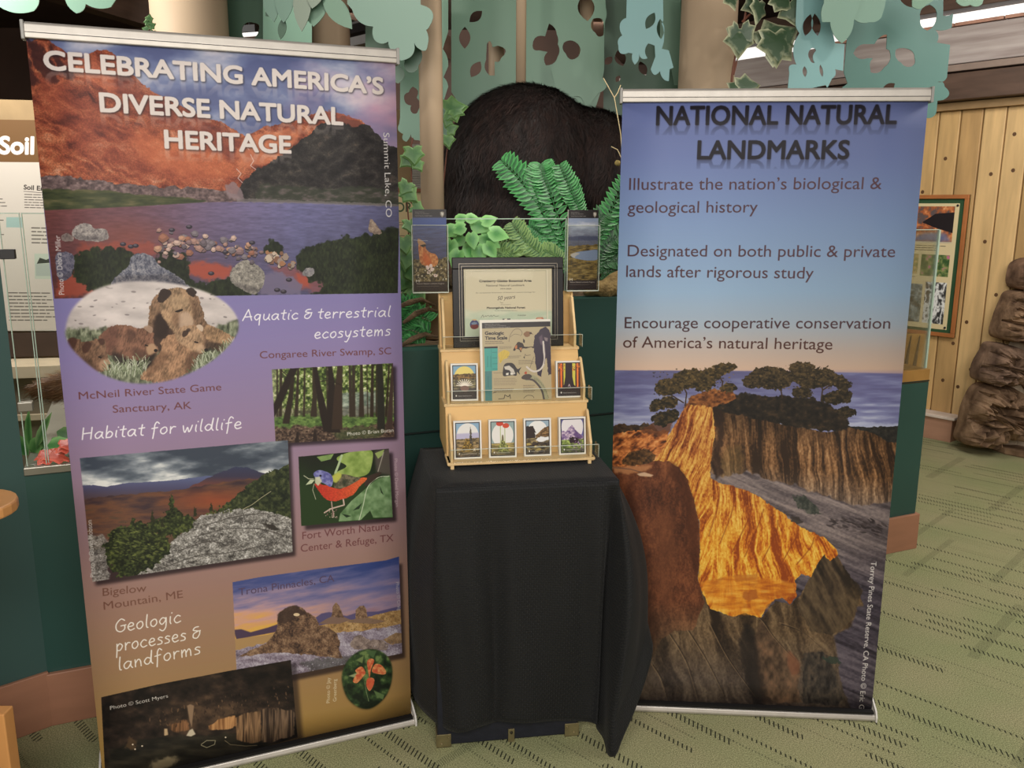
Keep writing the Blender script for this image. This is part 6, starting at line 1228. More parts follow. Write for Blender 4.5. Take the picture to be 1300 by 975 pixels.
# stacks of cards
CL = ['card stack showing a pond lily under a yellow sun, far end of the middle tier', 'card stack showing a dark tree trunk in orange woods on the middle tier', 'card stack showing a spiky desert plant under a white sun on the lowest tier', 'card stack showing two red flowers under a white sun', 'card stack showing a river between a dark wood and a hill', 'card stack showing violet mountains under a white sky']
for i, (k, x, tier, dz) in enumerate(((0, .022, 1, 0), (1, .369, 1, 0), (2, .020, 0, 0), (3, .131, 0, 0), (4, .244, 0, .002), (5, .358, 0, .004))):
    M = leaned(x, YF[tier] + (.030 if tier == 0 else .034), ZF[tier] + .001, 8, -2 + i % 3); w_, h_, d_ = .088, .121, (.022, .02, .02, .024, .022, .022)[i]
    s = thing('card_stack', CL[i], 'cards', M @ V3((0, 0, 0)), 'art card stacks on the birch rack')
    obj('cards', MB().bbox(0, 0, 0, w_, d_, h_, M), paper, s, bevel=.001); e = .0008
    obj('top_card', MB().quad(M @ V3((0, -e, 0)), M @ V3((w_, -e, 0)), M @ V3((w_, -e, h_)), M @ V3((0, -e, h_))), print_mat('card', art_card(k), .4), s)
# brochure holders at the top corners
for i, (x0, x1, lab) in enumerate(((-.087, .032, 'clear holder at the rack corner nearest the collage banner'), (.437, .549, 'clear holder at the rack corner beside the blue banner'))):
    y = YF[3] - .006; z0 = ZF[3] + .004; h = .272; M = RM @ Matrix.Translation((x0, y, z0)); w_ = x1 - x0
    hd = thing('brochure_holder', lab, 'brochure holder', M @ V3((0, 0, 0)), 'clear brochure holders on the rack')
    obj('front_pane', MB().bbox(0, -.03, 0, w_, -.027, h - .052, M), acr, hd); obj('back_pane', MB().bbox(0, 0, 0, w_, .003, h - .03, M), acr, hd); obj('bottom_pane', MB().bbox(0, -.03, -.002, w_, .003, .002, M), acr, hd)
    for q_ in (0, w_ - .003): obj('side_pane', MB().bbox(q_, -.03, 0, q_ + .003, .003, h - .052, M), acr, hd)
    obj('bright_edge', MB().bbox(0, -.03, h - .052, w_, -.0285, h - .0505, M), acre, hd); obj('bright_edge', MB().bbox(-.0005, -.031, 0, .0012, -.029, h - .052, M), acre, hd); obj('bright_edge', MB().bbox(w_ - .0012, -.031, 0, w_ + .0005, -.029, h - .052, M), acre, hd); obj('bright_edge', MB().bbox(0, -.031, -.002, w_, -.029, .0015, M), acre, hd)
    obj('mount_tab', MB().bbox(.055 if i == 0 else .0, -.004, -.03, w_ if i == 0 else .045, .0, 0, M), acr, hd)
    br = thing('brochure', ('tall brochure with an orange lizard-like animal by blue water', 'tall brochure with a pale lagoon in brown marsh')[i], 'brochure', M @ V3((.004, -.02, .003)), 'tall brochures in the clear holders')
    br['label'] = ('tall brochure with a small tan animal by blue water', 'tall brochure with a pale lagoon in brown marsh')[i]
    obj('pages', MB().bbox(.004, -.02, .003, w_ - .004, -.008, h, M), paper, br); q0 = -.0206
    obj('cover', MB().quad(M @ V3((.004, q0, .003)), M @ V3((w_ - .004, q0, .003)), M @ V3((w_ - .004, q0, h)), M @ V3((.004, q0, h))), print_mat('brochure', art_brochure(i), .35), br)
# small wooden table, mostly out of frame
wt = mat('honey_wood', (196, 140, 84), .4, .12, 3, stretch=(4, 4, 1), bump=.03)
tz = .0; c0 = atY(2, 646, 1.75)
tt = thing('side_table', 'honey coloured wooden table edge at the frame side, beside the collage banner', 'table', (c0.x - .3, c0.y, 0))
ro = [(.0 + .1 * math.cos(a), .1 * math.sin(a)) for a in [math.pi * k / 12 for k in range(-6, 7)]]
e0 = atY(15, 646, 1.75); obj('table_top', MB().prism([V3((e0.x - .1 + a, e0.y + b_, e0.z - .013)) for a, b_ in ro] + [V3((e0.x - .7, e0.y + .1, e0.z - .013)), V3((e0.x - .7, e0.y - .1, e0.z - .013))], (0, 0, .026)), wt, tt, bevel=.005)
l0 = atY(10, 900, 1.86); obj('leg_panel', MB().bbox(l0.x - .4, 1.84, 0, l0.x + .001, 1.88, .46), wt, tt, bevel=.003)
obj('stretcher', MB().bbox(e0.x - .5, 1.75, 0, e0.x - .42, 1.84, e0.z - .01), wt, tt)
# ---------------------------------------------------------------- the exhibit case and its plinth
P1 = V3((-1.492, 2.503, 0)); P4 = V3((1.997, 4.01, 0)); WL = (P4 - P1).length; WT = (P4 - P1).normalized(); WN = V3((-WT.y, WT.x, 0)); CZ = V3((0, 0, 1))
def onP(px, py, off=0.): return atP(px, py, P1 + WN * off, WN)
def W(s, z=0., d=0.): return P1 + WT * (s * WL) + WN * d + CZ * z
grn = mat('green_laminate', (40, 74, 68), .42, .08, 2, spec=.5); grnL = mat('green_laminate_pale', (58, 84, 80), .5, .06, 2); rose = mat('rose_oak', (158, 112, 88), .5, .12, 3, stretch=(1, 1, 5), bump=.02)
seam = mat('seam', (20, 34, 32), .6); steel = mat('case_steel', (150, 146, 136), .35, metal=.7); DEP = 1.5
ec = thing('exhibit_case', 'long green plinth case with glass panes and rose oak baseboard behind the banners', 'exhibit case', P1)
obj('plinth', MB().prism([W(0, .0), W(1, .0), W(1, .0, DEP), W(0, .0, DEP)], CZ * .845), grn, ec)
obj('baseboard', MB().prism([W(-.001, 0, -.018), W(1.004, 0, -.018), W(1.004, 0, 0), W(-.001, 0, 0)], CZ * .182), rose, ec, bevel=.003)
obj('baseboard', MB().prism([W(1, 0, .0), W(1.005, 0, 0), W(1.005, 0, DEP), W(1, 0, DEP)], CZ * .182), rose, ec, bevel=.003)
obj('top_ledge', MB().prism([W(0, .845, -.012), W(.31, .845, -.012), W(.31, .845, DEP), W(0, .845, DEP)], CZ * .024), steel, ec, bevel=.002)
obj('riser', MB().prism([W(.31, .853, .002), W(.43, .853, .002), W(.43, .853, .1), W(.31, .853, .1)], CZ * .30), grn, ec)
obj('riser', MB().prism([W(.4301, .853, .002), W(.80, .853, .002), W(.80, .853, .1), W(.43, .853, .1)], CZ * .46), grn, ec)
obj('seam_line', MB().box(W(.3, .848, -.003), WT * WL * .7, WN * .006, CZ * .006), seam, ec)
for s in (.16, .425, .64, .83): obj('seam_line', MB().box(W(s, .18, -.0015), WT * .003, WN * .003, CZ * .66), seam, ec)
obj('end_shelf', MB().prism([W(.8, .846, 0), W(1, .846, 0), W(1, .846, DEP), W(.8, .846, DEP)], CZ * .06), mat('amber_ledge', (150, 112, 60), .4, .2, 8), ec)
pane = glass_mat('case_glass', (.975, .99, .98), .45); ge = mat('glass_edge', (176, 196, 180), .2, .05)
def gpane(s0, s1, z0, z1, d=.01):
    o = obj('glass_pane', MB().box(W(s0, z0, d), WT * WL * (s1 - s0), WN * .008, CZ * (z1 - z0)), pane, ec); obj('edge', MB().box(W(s0, z1, d), WT * WL * (s1 - s0), WN * .008, CZ * .003), ge, o)
    obj('edge', MB().box(W(s0, z0, d), WT * .0025, WN * .008, CZ * (z1 - z0)), ge, o); obj('edge', MB().box(W(s1, z0, d) - WT * .0025, WT * .0025, WN * .008, CZ * (z1 - z0)), ge, o)
gpane(.002, .0165, .87, 1.63); gpane(.0175, .16, .87, 1.63); gpane(.162, .306, .87, 1.63); gpane(.362, .488, 1.31, 1.612, .02); gpane(.80, .995, .91, 1.56); 
o = obj('glass_pane', MB().box(W(.995, .91, .01), WN * 1.2, WT * .008, CZ * .65), pane, ec); obj('edge', MB().box(W(.995, .91, .01), WN * .003, WT * .008, CZ * .65), ge, o)
for px, py in ((32, 517), (9, 323)):
    p = onP(px, py, -.012); obj('pane_clip', MB().box(p - WT * .02 - CZ * .014, WT * .04, WN * .03, CZ * .028), steel if py > 400 else bk, ec, bevel=.002)
tall = thing('green_cabinet', 'tall dark green cabinet end at the frame side, above a rose oak baseboard', 'cabinet', (-1.6, 2.4, 0))
A = V3((-1.574, 2.427, 0)); AD = (A - P1).normalized(); AN = V3((AD.y, -AD.x, 0)); AN = AN if AN.y > 0 else -AN
obj('side_panel', MB().box(P1 - AN * 0 - WT * .0, AD * .9, AN * .04, CZ * 2.3), grnL, tall); obj('baseboard', MB().box(P1 - AN * .016, AD * .9, AN * .015, CZ * .19), rose, tall, bevel=.003)
obj('cabinet_body', MB().prism([P1 + AN * .04, P1 + AD * .9 + AN * .04, P1 + AD * .9 + V3((-.1, .3, 0)), P1 + V3((-.3, .3, 0))], CZ * 2.29), grn, tall)
# things behind the end pane
rs = thing('reed_panel', 'small amber panel with dark reed shapes behind the end glass', 'panel', onP(1160, 500, .25))
q0, q1, q2, q3 = onP(1120, 498, .25), onP(1163, 498, .25), onP(1176, 424, .25), onP(1128, 424, .25)
obj('board', MB().prism([q0, q1, q2, q3], WN * .01), mat('amber_board', (168, 124, 62), .5, .2, 6), rs)
for x in (1146, 1157, 1168):
    a = onP(x, 426, .246); b_ = onP(x - 8, 468, .246); obj('reed', MB().tube([b_, a.lerp(b_, .6), a], [.011, .007, .003], 6), mat('reed_dark', (58, 48, 34), .7), rs)
rb = MB().ball((0, 0, 0), 1, 10, 7); c = onP(1150, 488, .2); rb.v = [(c.x + x * .09, c.y + y * .06, c.z + z * .03) for x, y, z in rb.v]
tag(obj('stone', rb, stm[1], smooth=True), 'small dark stone lying behind the end glass', 'stone')

# forest floor of the diorama
soilm = mat('leaf_litter', (58, 46, 34), .95, .5, 30, bump=1., bscale=60, col2=(112, 92, 66))
def ground(name, s0, s1, d0, d1, z, amp, m, lab):
    mb = MB(); n, k = 40, 22; vs = []; fs = []
    for i in range(n + 1):
        for j in range(k + 1):
            s = s0 + (s1 - s0) * i / n; d = d0 + (d1 - d0) * j / k; e = min(i / 3, (n - i) / 3, 1)
            vs.append(W(s, z + amp * (math.sin(s * 40) * math.sin(d * 9 + s * 20) * .5 + math.sin(s * 97 + d * 23) * .25 + .4), d))
    for i in range(n):
        for j in range(k): a = i * (k + 1) + j; fs.append((a, a + k + 1, a + k + 2, a + 1))
    mb.add(vs, fs); o = obj(name, mb, m, ec, smooth=True, kind='stuff', label=lab); return o
ground('leaf_litter', .31, .435, .1, 1.3, 1.13, .03, soilm, 'brown leaf litter heaped beneath the lower ferns')
ground('leaf_litter', .44, .8, .1, 1.4, 1.29, .035, soilm, 'dark leaf litter beneath the standing bear')
ground('leaf_litter', .002, .3, .02, 1.2, .862, .008, mat('pale_litter', (128, 116, 92), .9, .3, 20, bump=.6), 'pale litter on the floor of the left case')
obj('earth_bed', MB().prism([W(.31, .85, .11), W(.44, .85, .11), W(.44, .85, 1.3), W(.31, .85, 1.3)], CZ * .26), soilm, ec); obj('earth_bed', MB().prism([W(.4402, .85, .11), W(.8, .85, .11), W(.8, .85, 1.4), W(.4402, .85, 1.4)], CZ * .42), soilm, ec)
# moss-covered root on the riser, beside the blue banner
rt_ = MB(); P = [onP(x, y, .06) for x, y in ((742, 372), (756, 366), (768, 368), (782, 360), (800, 352), (820, 350))]; rt_.tube(P, [.012, .03, .04, .045, .045, .03], 10)
tag(obj('mossy_root', rt_, mat('moss_root', (112, 92, 58), .95, .4, 40, bump=1., bscale=90, col2=(164, 140, 92)), smooth=True), 'knobbly tan root with moss on the green riser edge', 'root')
for i, P in enumerate((((505, 390), (520, 384), (535, 380), (552, 388)), ((512, 410), (528, 398), (545, 392), (556, 396)), ((508, 440), (524, 430), (540, 424), (556, 428)))):
    b_ = MB(); b_.tube([onP(x, y, .06 + .02 * i) for x, y in P], [.006, .011, .009, .004], 6); tag(obj('branch', b_, mat('bark', (108, 88, 66), .9, .4, 40, bump=.6), smooth=True), ['upper pale branch lying by the brochure holder', 'middle pale branch lying by the brochure holder', 'lowest pale branch, above the green riser'][i], 'branch', 'fallen branches left of the rack')

# ---------------------------------------------------------------- skin-grown animals
def grow(name, nodes, edges, sub=2):
    me = bpy.data.meshes.new(name); me.from_pydata([n[:3] for n in nodes], edges, []); o = bpy.data.objects.new(name, me); COL.objects.link(o)
    sk = o.modifiers.new('skin', 'SKIN'); sk.use_smooth_shade = True
    lay = me.skin_vertices[0] if me.skin_vertices else None
    if lay is None:
        bm = bmesh.new(); bm.from_mesh(me); bm.verts.layers.skin.verify(); bm.to_mesh(me); bm.free(); lay = me.skin_vertices[0]
    for i, n in enumerate(nodes):
        r = n[3]; lay.data[i].radius = r if hasattr(r, '__len__') else (r, r); lay.data[i].use_root = i == 0
    sb = o.modifiers.new('sub', 'SUBSURF'); sb.levels = sb.render_levels = sub
    dg = bpy.context.evaluated_depsgraph_get(); dg.update(); m2 = bpy.data.meshes.new_from_object(o.evaluated_get(dg)); bpy.data.objects.remove(o); m2.name = name; return m2
def fur(me, n, length, width, flow, seed=1, lift=.35):
    """loose tapered hairs lying along the flow direction"""
    rs = np.random.RandomState(seed); me.calc_loop_triangles(); nv = len(me.vertices)
    co = np.zeros(nv * 3); me.vertices.foreach_get('co', co); co = co.reshape(-1, 3); T = np.zeros(len(me.loop_triangles) * 3, int); me.loop_triangles.foreach_get('vertices', T); T = T.reshape(-1, 3)
    A, B, C = co[T[:, 0]], co[T[:, 1]], co[T[:, 2]]; N = np.cross(B - A, C - A); ar = np.linalg.norm(N, axis=1); N /= ar[:, None] + 1e-12
    i = rs.choice(len(T), n, p=ar / ar.sum()); u = rs.rand(n, 1); v = rs.rand(n, 1); f = u + v > 1; u = np.where(f, 1 - u, u); v = np.where(f, 1 - v, v)
    P = A[i] + u * (B[i] - A[i]) + v * (C[i] - A[i]); n_ = N[i]; F = flow(P); F = F - n_ * np.sum(F * n_, 1, keepdims=True); F /= np.linalg.norm(F, axis=1, keepdims=True) + 1e-9
    clump = np.sin(P[:, :1] * 60 + P[:, 2:] * 25) * .25 + np.sin(P[:, :1] * 23 - P[:, 2:] * 41) * .25
    S_ = np.cross(n_, F); L = length * rs.uniform(.5, 1.25, (n, 1)); D = F + n_ * lift * rs.uniform(.4, 1.3, (n, 1)) + S_ * (rs.normal(0, .18, (n, 1)) + clump); D /= np.linalg.norm(D, axis=1, keepdims=True)
    w_ = width * rs.uniform(.6, 1.2, (n, 1)); M1 = P + D * L * .55; E = P + D * L - n_ * L * .12
    V = np.stack([P - S_ * w_ - n_ * .004, P + S_ * w_ - n_ * .004, M1 + S_ * w_ * .7, M1 - S_ * w_ * .7, E], 1).reshape(-1, 3)
    b_ = np.arange(n)[:, None] * 5; q = b_ + np.array([[0, 1, 2, 3]]); t = b_ + np.array([[3, 2, 4]])
    m = bpy.data.meshes.new('fur'); m.vertices.add(len(V)); m.vertices.foreach_set('co', V.ravel().astype(np.float32)); m.loops.add(n * 7)
    lv = np.concatenate([q, t], 1).ravel(); m.loops.foreach_set('vertex_index', lv.astype(np.int32)); m.polygons.add(n * 2); ls = np.stack([np.arange(n) * 7, np.arange(n) * 7 + 4], 1).ravel(); m.polygons.foreach_set('loop_start', ls.astype(np.int32)); m.update(calc_edges=True); m.validate(); return m
def fur_mat(name, lo, hi, rough=.45, scale=40):
    m = mat(name, lo, rough, .1, scale, col2=hi, spec=.25, stretch=(1, 1, .25)); return m
def fused(name, balls, tubes, vox=.022, sm=12):
    """one continuous surface from overlapping rounded volumes"""
    mb = MB()
    for x, y, z, rx, ry, rz in balls: mb.ball((x, y, z), 1, 20, 14, (rx, ry, rz))
    for P in tubes:
        for (a, ra), (b_, rb) in zip(P, P[1:]):
            a, b_ = V3(a), V3(b_); k = max(2, int((b_ - a).length / .03))
            for i in range(k + 1): t = i / k; r = ra + (rb - ra) * t; mb.ball(a.lerp(b_, t), r, 12, 8)
    me = bpy.data.meshes.new(name); me.from_pydata(mb.v, [], mb.f); o = bpy.data.objects.new(name, me); COL.objects.link(o)
    r = o.modifiers.new('remesh', 'REMESH'); r.mode = 'VOXEL'; r.voxel_size = vox; q = o.modifiers.new('smooth', 'SMOOTH'); q.factor = .6; q.iterations = sm
    dg = bpy.context.evaluated_depsgraph_get(); dg.update(); m2 = bpy.data.meshes.new_from_object(o.evaluated_get(dg)); bpy.data.objects.remove(o); m2.name = name; return m2
bz = 1.32
bme = fused('bear_body', [(.05, 4.0, 1.82, .37, .4, .37), (.02, 3.96, 1.62, .345, .34, .3), (.3, 4.08, 1.78, .38, .36, .32), (.55, 4.14, 1.69, .33, .32, .31), (.74, 4.2, 1.6, .26, .25, .26), (1.0, 4.28, 1.56, .17, .17, .17)],
    [[((.75, 4.2, 1.68), .22), ((1.0, 4.28, 1.57), .15)], [((1.05, 4.3, 1.54), .11), ((1.25, 4.38, 1.47), .055)],
     [((-.1, 3.84, 1.55), .17), ((-.12, 3.82, 1.44), .11), ((-.12, 3.84, bz + .05), .075)], [((-.12, 3.84, bz + .05), .07), ((-.15, 3.72, bz + .035), .06)],
     [((.12, 3.86, 1.55), .15), ((.05, 3.84, 1.45), .1), ((.04, 3.86, bz + .05), .075)], [((.04, 3.86, bz + .05), .07), ((.03, 3.74, bz + .035), .06)],
     [((.64, 3.98, 1.6), .15), ((.66, 3.94, 1.46), .1), ((.66, 3.92, bz + .05), .08)], [((.66, 3.92, bz + .05), .07), ((.68, 3.82, bz + .035), .06)],
     [((.6, 4.32, 1.6), .15), ((.6, 4.34, 1.46), .1), ((.6, 4.34, bz + .05), .08)], [((.6, 4.34, bz + .05), .07), ((.62, 4.24, bz + .035), .06)]])
bear = thing('black_bear', 'large mounted black bear seen from behind, standing among ferns', 'bear', (.3, 4.0, bz))
obj('body', bme, mat('bear_hide', (24, 17, 15), .7, .3, 12), bear, smooth=True)
def bflow(P): return np.stack([-.25 - P[:, 0] * .2, -.15 + 0 * P[:, 0], -.9 + 0 * P[:, 0]], 1)
fo = obj('fur', fur(bme, 110000, .055, .0016, bflow, 3), fur_mat('bear_fur', (15, 10, 10), (46, 32, 28), .65), bear, kind='stuff')
for s in (-1, 1): obj('ear', MB().ball((1.0 + .02 * s, 4.28 + .11 * s, 1.72), .05, 10, 7, (1, .5, 1)), mat('bear_hide', (24, 17, 15), .7), bear, smooth=True)
obj('nose', MB().ball((1.31, 4.4, 1.46), .025, 8, 6), bk, bear, smooth=True)
for s in (-1, 1): obj('eye', MB().ball((1.12 + .0 * s, 4.33 + .07 * s, 1.56), .012, 8, 6), bk, bear, smooth=True)
# fox whose tail shows through the left case
fx = onP(60, 540, .45); fz = .872
fn = [(fx.x + .35, fx.y + .06, fz + .26, .075), (fx.x + .55, fx.y + .1, fz + .27, .08), (fx.x + .68, fx.y + .12, fz + .33, .055), (fx.x + .78, fx.y + .13, fz + .38, .05), (fx.x + .87, fx.y + .14, fz + .35, .02), (fx.x + .24, fx.y + .04, fz + .22, .03), (fx.x + .12, fx.y + .02, fz + .17, .05), (fx.x + .02, fx.y, fz + .15, .045), (fx.x - .04, fx.y, fz + .15, .014),
      (fx.x + .35, fx.y + .0, fz + .14, .03), (fx.x + .33, fx.y + .0, fz + .02, .018), (fx.x + .36, fx.y + .12, fz + .14, .03), (fx.x + .35, fx.y + .12, fz + .02, .018), (fx.x + .56, fx.y + .05, fz + .14, .025), (fx.x + .56, fx.y + .05, fz + .02, .018), (fx.x + .57, fx.y + .15, fz + .14, .025), (fx.x + .58, fx.y + .15, fz + .02, .018)]
fe = [(0, 1), (1, 2), (2, 3), (3, 4), (0, 5), (5, 6), (6, 7), (7, 8), (0, 9), (9, 10), (0, 11), (11, 12), (1, 13), (13, 14), (1, 15), (15, 16)]
fme = grow('fox_body', fn, fe); fox = thing('mounted_fox', 'brown mounted fox with a bushy tail behind the left case glass', 'fox', (fx.x + .45, fx.y, fz))
obj('body', fme, mat('fox_hide', (112, 74, 48), .8, .3, 20), fox, smooth=True); obj('fur', fur(fme, 9000, .045, .0015, lambda P: np.stack([-1 + 0 * P[:, 0], 0 * P[:, 0], -.2 + 0 * P[:, 0]], 1), 4, .6), fur_mat('fox_fur', (92, 60, 40), (150, 108, 74)), fox, kind='stuff')
for s in (0, 1): obj('ear', MB().prism([(fx.x + .74, fx.y + .1 + s * .06, fz + .41), (fx.x + .78, fx.y + .1 + s * .06, fz + .42), (fx.x + .755, fx.y + .1 + s * .06, fz + .49)], (0, .01, 0)), mat('fox_hide', (112, 74, 48), .8), fox)

# ---------------------------------------------------------------- plants
def grad_mat(name, c0, c1, rough=.45, trans=.0, noise=30, pos=(.2, .9)):
    """leaf colour running from the midrib (u=0) to the margin (u=1)"""
    m = bpy.data.materials.new(name); m.use_nodes = True; nt = m.node_tree; N = nt.nodes; L = nt.links; b = N['Principled BSDF']; b.inputs['Roughness'].default_value = rough
    uv = N.new('ShaderNodeUVMap'); uv.uv_map = 'UVMap'; s = N.new('ShaderNodeSeparateXYZ'); L.new(uv.outputs[0], s.inputs[0]); n = N.new('ShaderNodeTexNoise'); n.inputs['Scale'].default_value = noise; tc = N.new('ShaderNodeTexCoord'); L.new(tc.outputs['Object'], n.inputs[0])
    a = N.new('ShaderNodeMath'); a.operation = 'MULTIPLY_ADD'; L.new(n.outputs[0], a.inputs[0]); a.inputs[1].default_value = .7; L.new(s.outputs[0], a.inputs[2]); a2 = N.new('ShaderNodeMath'); a2.operation = 'SUBTRACT'; L.new(a.outputs[0], a2.inputs[0]); a2.inputs[1].default_value = .35
    r = N.new('ShaderNodeValToRGB'); e = r.color_ramp.elements; e[0].position = pos[0]; e[0].color = lin(c0); e[1].position = pos[1]; e[1].color = lin(c1); L.new(a2.outputs[0], r.inputs[0]); L.new(r.outputs[0], b.inputs['Base Color'])
    return m
FERN = grad_mat('fern_green', (18, 84, 36), (62, 150, 72)); FERN2 = grad_mat('fern_shaded', (24, 62, 36), (60, 116, 64)); FERN3 = grad_mat('fern_pale', (62, 104, 50), (136, 166, 96))  # the second green is darkened for the shadow that fern stands in
POTH = grad_mat('pothos_green', (70, 134, 66), (134, 190, 112), noise=14); IVY = grad_mat('ivy_variegated', (52, 76, 50), (186, 190, 156), noise=40, pos=(.45, 1.)); IVYG = grad_mat('ivy_green', (60, 104, 54), (112, 150, 88)); RED = grad_mat('maple_red', (186, 62, 48), (226, 104, 84)); stemm = mat('stem_brown', (104, 62, 46), .6)
def leafblade(mb, o, d, nrm, L, w_, curl=.15, serr=0):
    """pointed leaf from o along d"""
    d = d.normalized(); s = d.cross(nrm).normalized(); n = s.cross(d); prof = [(0, .05), (.22, .8), (.45, 1.), (.72, .7), (1, 0)]; b_ = len(mb.v); vs = []; fs = []; uv = []
    for t, q in prof: c = o + d * (L * t) - n * (curl * L * t * t); vs += [c, c + s * (w_ * q) + n * (w_ * .25 * q), c - s * (w_ * q) + n * (w_ * .25 * q)]
    for i in range(4): a = i * 3; e = a + 3; fs += [(a, a + 1, e + 1, e), (a, e, e + 2, a + 2)]; uv += [((0, 0), (1, 0), (1, 1), (0, 1)), ((0, 0), (0, 1), (1, 1), (1, 0))]
    mb.add(vs, fs, uv)
def frond(P, wid, m, parent, nrm=V3((0, -1, .3)), pairs=20, name='frond'):
    mb = MB(); Q = [V3(p) for p in P]; n = pairs
    pts = [catmull(Q, t / n * (len(Q) - 1)) for t in range(n + 1)]
    mb.tube(pts, [.0025 * (1 - .7 * i / n) for i in range(n + 1)], 4)
    mb.uv = {}
    for i in range(1, n + 1):
        t = i / n; d = (pts[i] - pts[i - 1]).normalized(); s = d.cross(nrm).normalized(); L = wid * (math.sin(math.pi * (.12 + .88 * (1 - t)) ** .8) * .85 + .15) * (1 if t < .97 else .5)
        for sg in (-1, 1): leafblade(mb, pts[i], s * sg * .9 + d * .42 + nrm * rnd.uniform(-.12, .12), nrm, L * rnd.uniform(.88, 1.08), L * .2, .12)
    return obj(name, mb, m, parent)
def pts(P, Y): return [atY(x, y, Y + (k[0] if k else 0)) for x, y, *k in P]
fern = thing('fern', 'bright green upright fern in front of the bear', 'fern', atY(715, 345, 3.5))
for P, w_ in ((((728, 345), (712, 310), (684, 262), (660, 228), (637, 204)), .075), (((726, 340), (716, 300), (700, 250), (690, 224), (687, 209)), .07), (((716, 345), (700, 300), (682, 250), (673, 214)), .045), (((742, 292), (736, 268), (724, 240), (711, 210)), .055), (((722, 345), (706, 322), (690, 300), (672, 286)), .06), (((724, 350), (712, 332), (704, 318), (696, 300)), .06)): frond(pts(P, 3.5), w_, FERN, fern, pairs=26)
f2 = thing('fern', 'low pale fern just above the certificate frame', 'fern', atY(690, 340, 3.42))
for P, w_, m in ((((690, 338), (676, 318), (662, 300), (650, 283)), .055, FERN3), (((700, 340), (690, 326), (672, 312), (640, 305)), .05, FERN3), (((660, 338), (645, 328), (632, 322), (612, 322)), .06, FERN3), (((650, 345), (640, 335), (620, 332), (606, 326)), .05, FERN3), (((710, 345), (700, 335), (686, 328), (668, 326)), .06, FERN3), (((720, 345), (712, 330), (700, 322), (690, 318)), .05, FERN3), (((645, 340), (648, 326), (655, 316), (664, 308)), .05, FERN3), (((630, 340), (626, 330), (618, 326), (606, 330)), .05, FERN3)): frond(pts(P, 3.42), w_, m, f2, pairs=18)
f3 = thing('fern', 'green fern beside the blue banner, shade tinted into its darker fronds', 'fern', atY(765, 360, 3.62))
for P, w_, m in ((((750, 330), (764, 296), (778, 262), (794, 228)), .06, FERN), (((748, 330), (752, 300), (760, 280), (770, 270)), .06, FERN2), (((765, 350), (770, 320), (790, 300), (815, 285)), .08, FERN2), (((760, 350), (762, 325), (775, 305), (790, 300)), .07, FERN2), (((756, 350), (768, 335), (785, 330), (800, 330)), .06, FERN2), (((748, 345), (742, 325), (745, 300), (752, 288)), .05, FERN), (((762, 356), (775, 345), (792, 342), (806, 346)), .05, FERN2)): frond(pts(P, 3.62), w_, m, f3, pairs=18)
f4 = thing('fern', 'dense green fern low beside the collage banner edge', 'fern', atY(505, 430, 3.2))
for P, w_ in ((((498, 432), (512, 412), (528, 402), (546, 408)), .06), (((498, 438), (510, 424), (522, 420), (540, 428)), .05), (((500, 425), (508, 405), (516, 394), (530, 390)), .06), (((496, 440), (506, 436), (518, 436), (528, 440)), .045), (((496, 420), (504, 400), (508, 390), (512, 382)), .05)): frond(pts(P, 3.18), w_, FERN, f4, pairs=18)
def heart(mb, c, d, nrm, L, w_):
    d = d.normalized(); s = d.cross(nrm).normalized(); n = s.cross(d); rim = [(0, .0), (-.12, .3), (.05, .75), (.35, 1.), (.7, .62), (1.05, .0)]; vs = [c + d * (L * .35) + n * (L * .03)]; 
    P = [(a, b_) for a, b_ in rim] + [(a, -b_) for a, b_ in rim[-2:0:-1]]
    for a, b_ in P: vs.append(c + d * (L * a) + s * (w_ * b_) - n * (L * .1 * (abs(b_) ** 2) + L * .12 * a * a))
    k = len(P); mb.add(vs, [(0, 1 + i, 1 + (i + 1) % k) for i in range(k)], [((0, 0), (1, 0), (1, 0))] * k)
po_ = thing('pothos', 'light green broad-leaved pothos beside the brochure with the tan animal', 'houseplant', atY(600, 335, 3.36))
for px, py, dx, dy, L in ((579, 279, 1, -.35, .05), (592, 276, 1, .1, .05), (600, 283, .9, .3, .075), (588, 300, -.6, .5, .06), (611, 298, .8, .5, .085), (622, 293, .8, .25, .075), (595, 310, .2, 1, .07), (580, 296, -.7, -.4, .06), (606, 312, .3, 1, .07), (617, 309, .6, .8, .065), (583, 318, -.4, 1, .07), (598, 296, .2, 1, .06), (577, 288, -.5, .4, .06), (590, 288, -.9, .2, .06), (573, 305, -.3, 1, .08), (612, 282, .9, -.3, .06), (604, 325, .6, .7, .06), (588, 330, -.4, .8, .06)):
    mb = MB(); c = atY(px, py, 3.32 + rnd.uniform(-.05, .05)); d = RT * dx - UP * dy; heart(mb, c, d, V3((rnd.uniform(-.4, .4), -1, rnd.uniform(.1, .6))).normalized(), L, L * .46); obj('leaf', mb, POTH, po_, smooth=True)
for P in (((600, 335), (590, 310), (584, 290), (580, 280)), ((602, 335), (606, 315), (612, 300), (615, 290)), ((604, 338), (600, 318), (600, 300), (603, 286))): obj('stem', MB().tube(pts(P, 3.38), .0025, 5), mat('green_stem', (104, 134, 76), .5), po_)
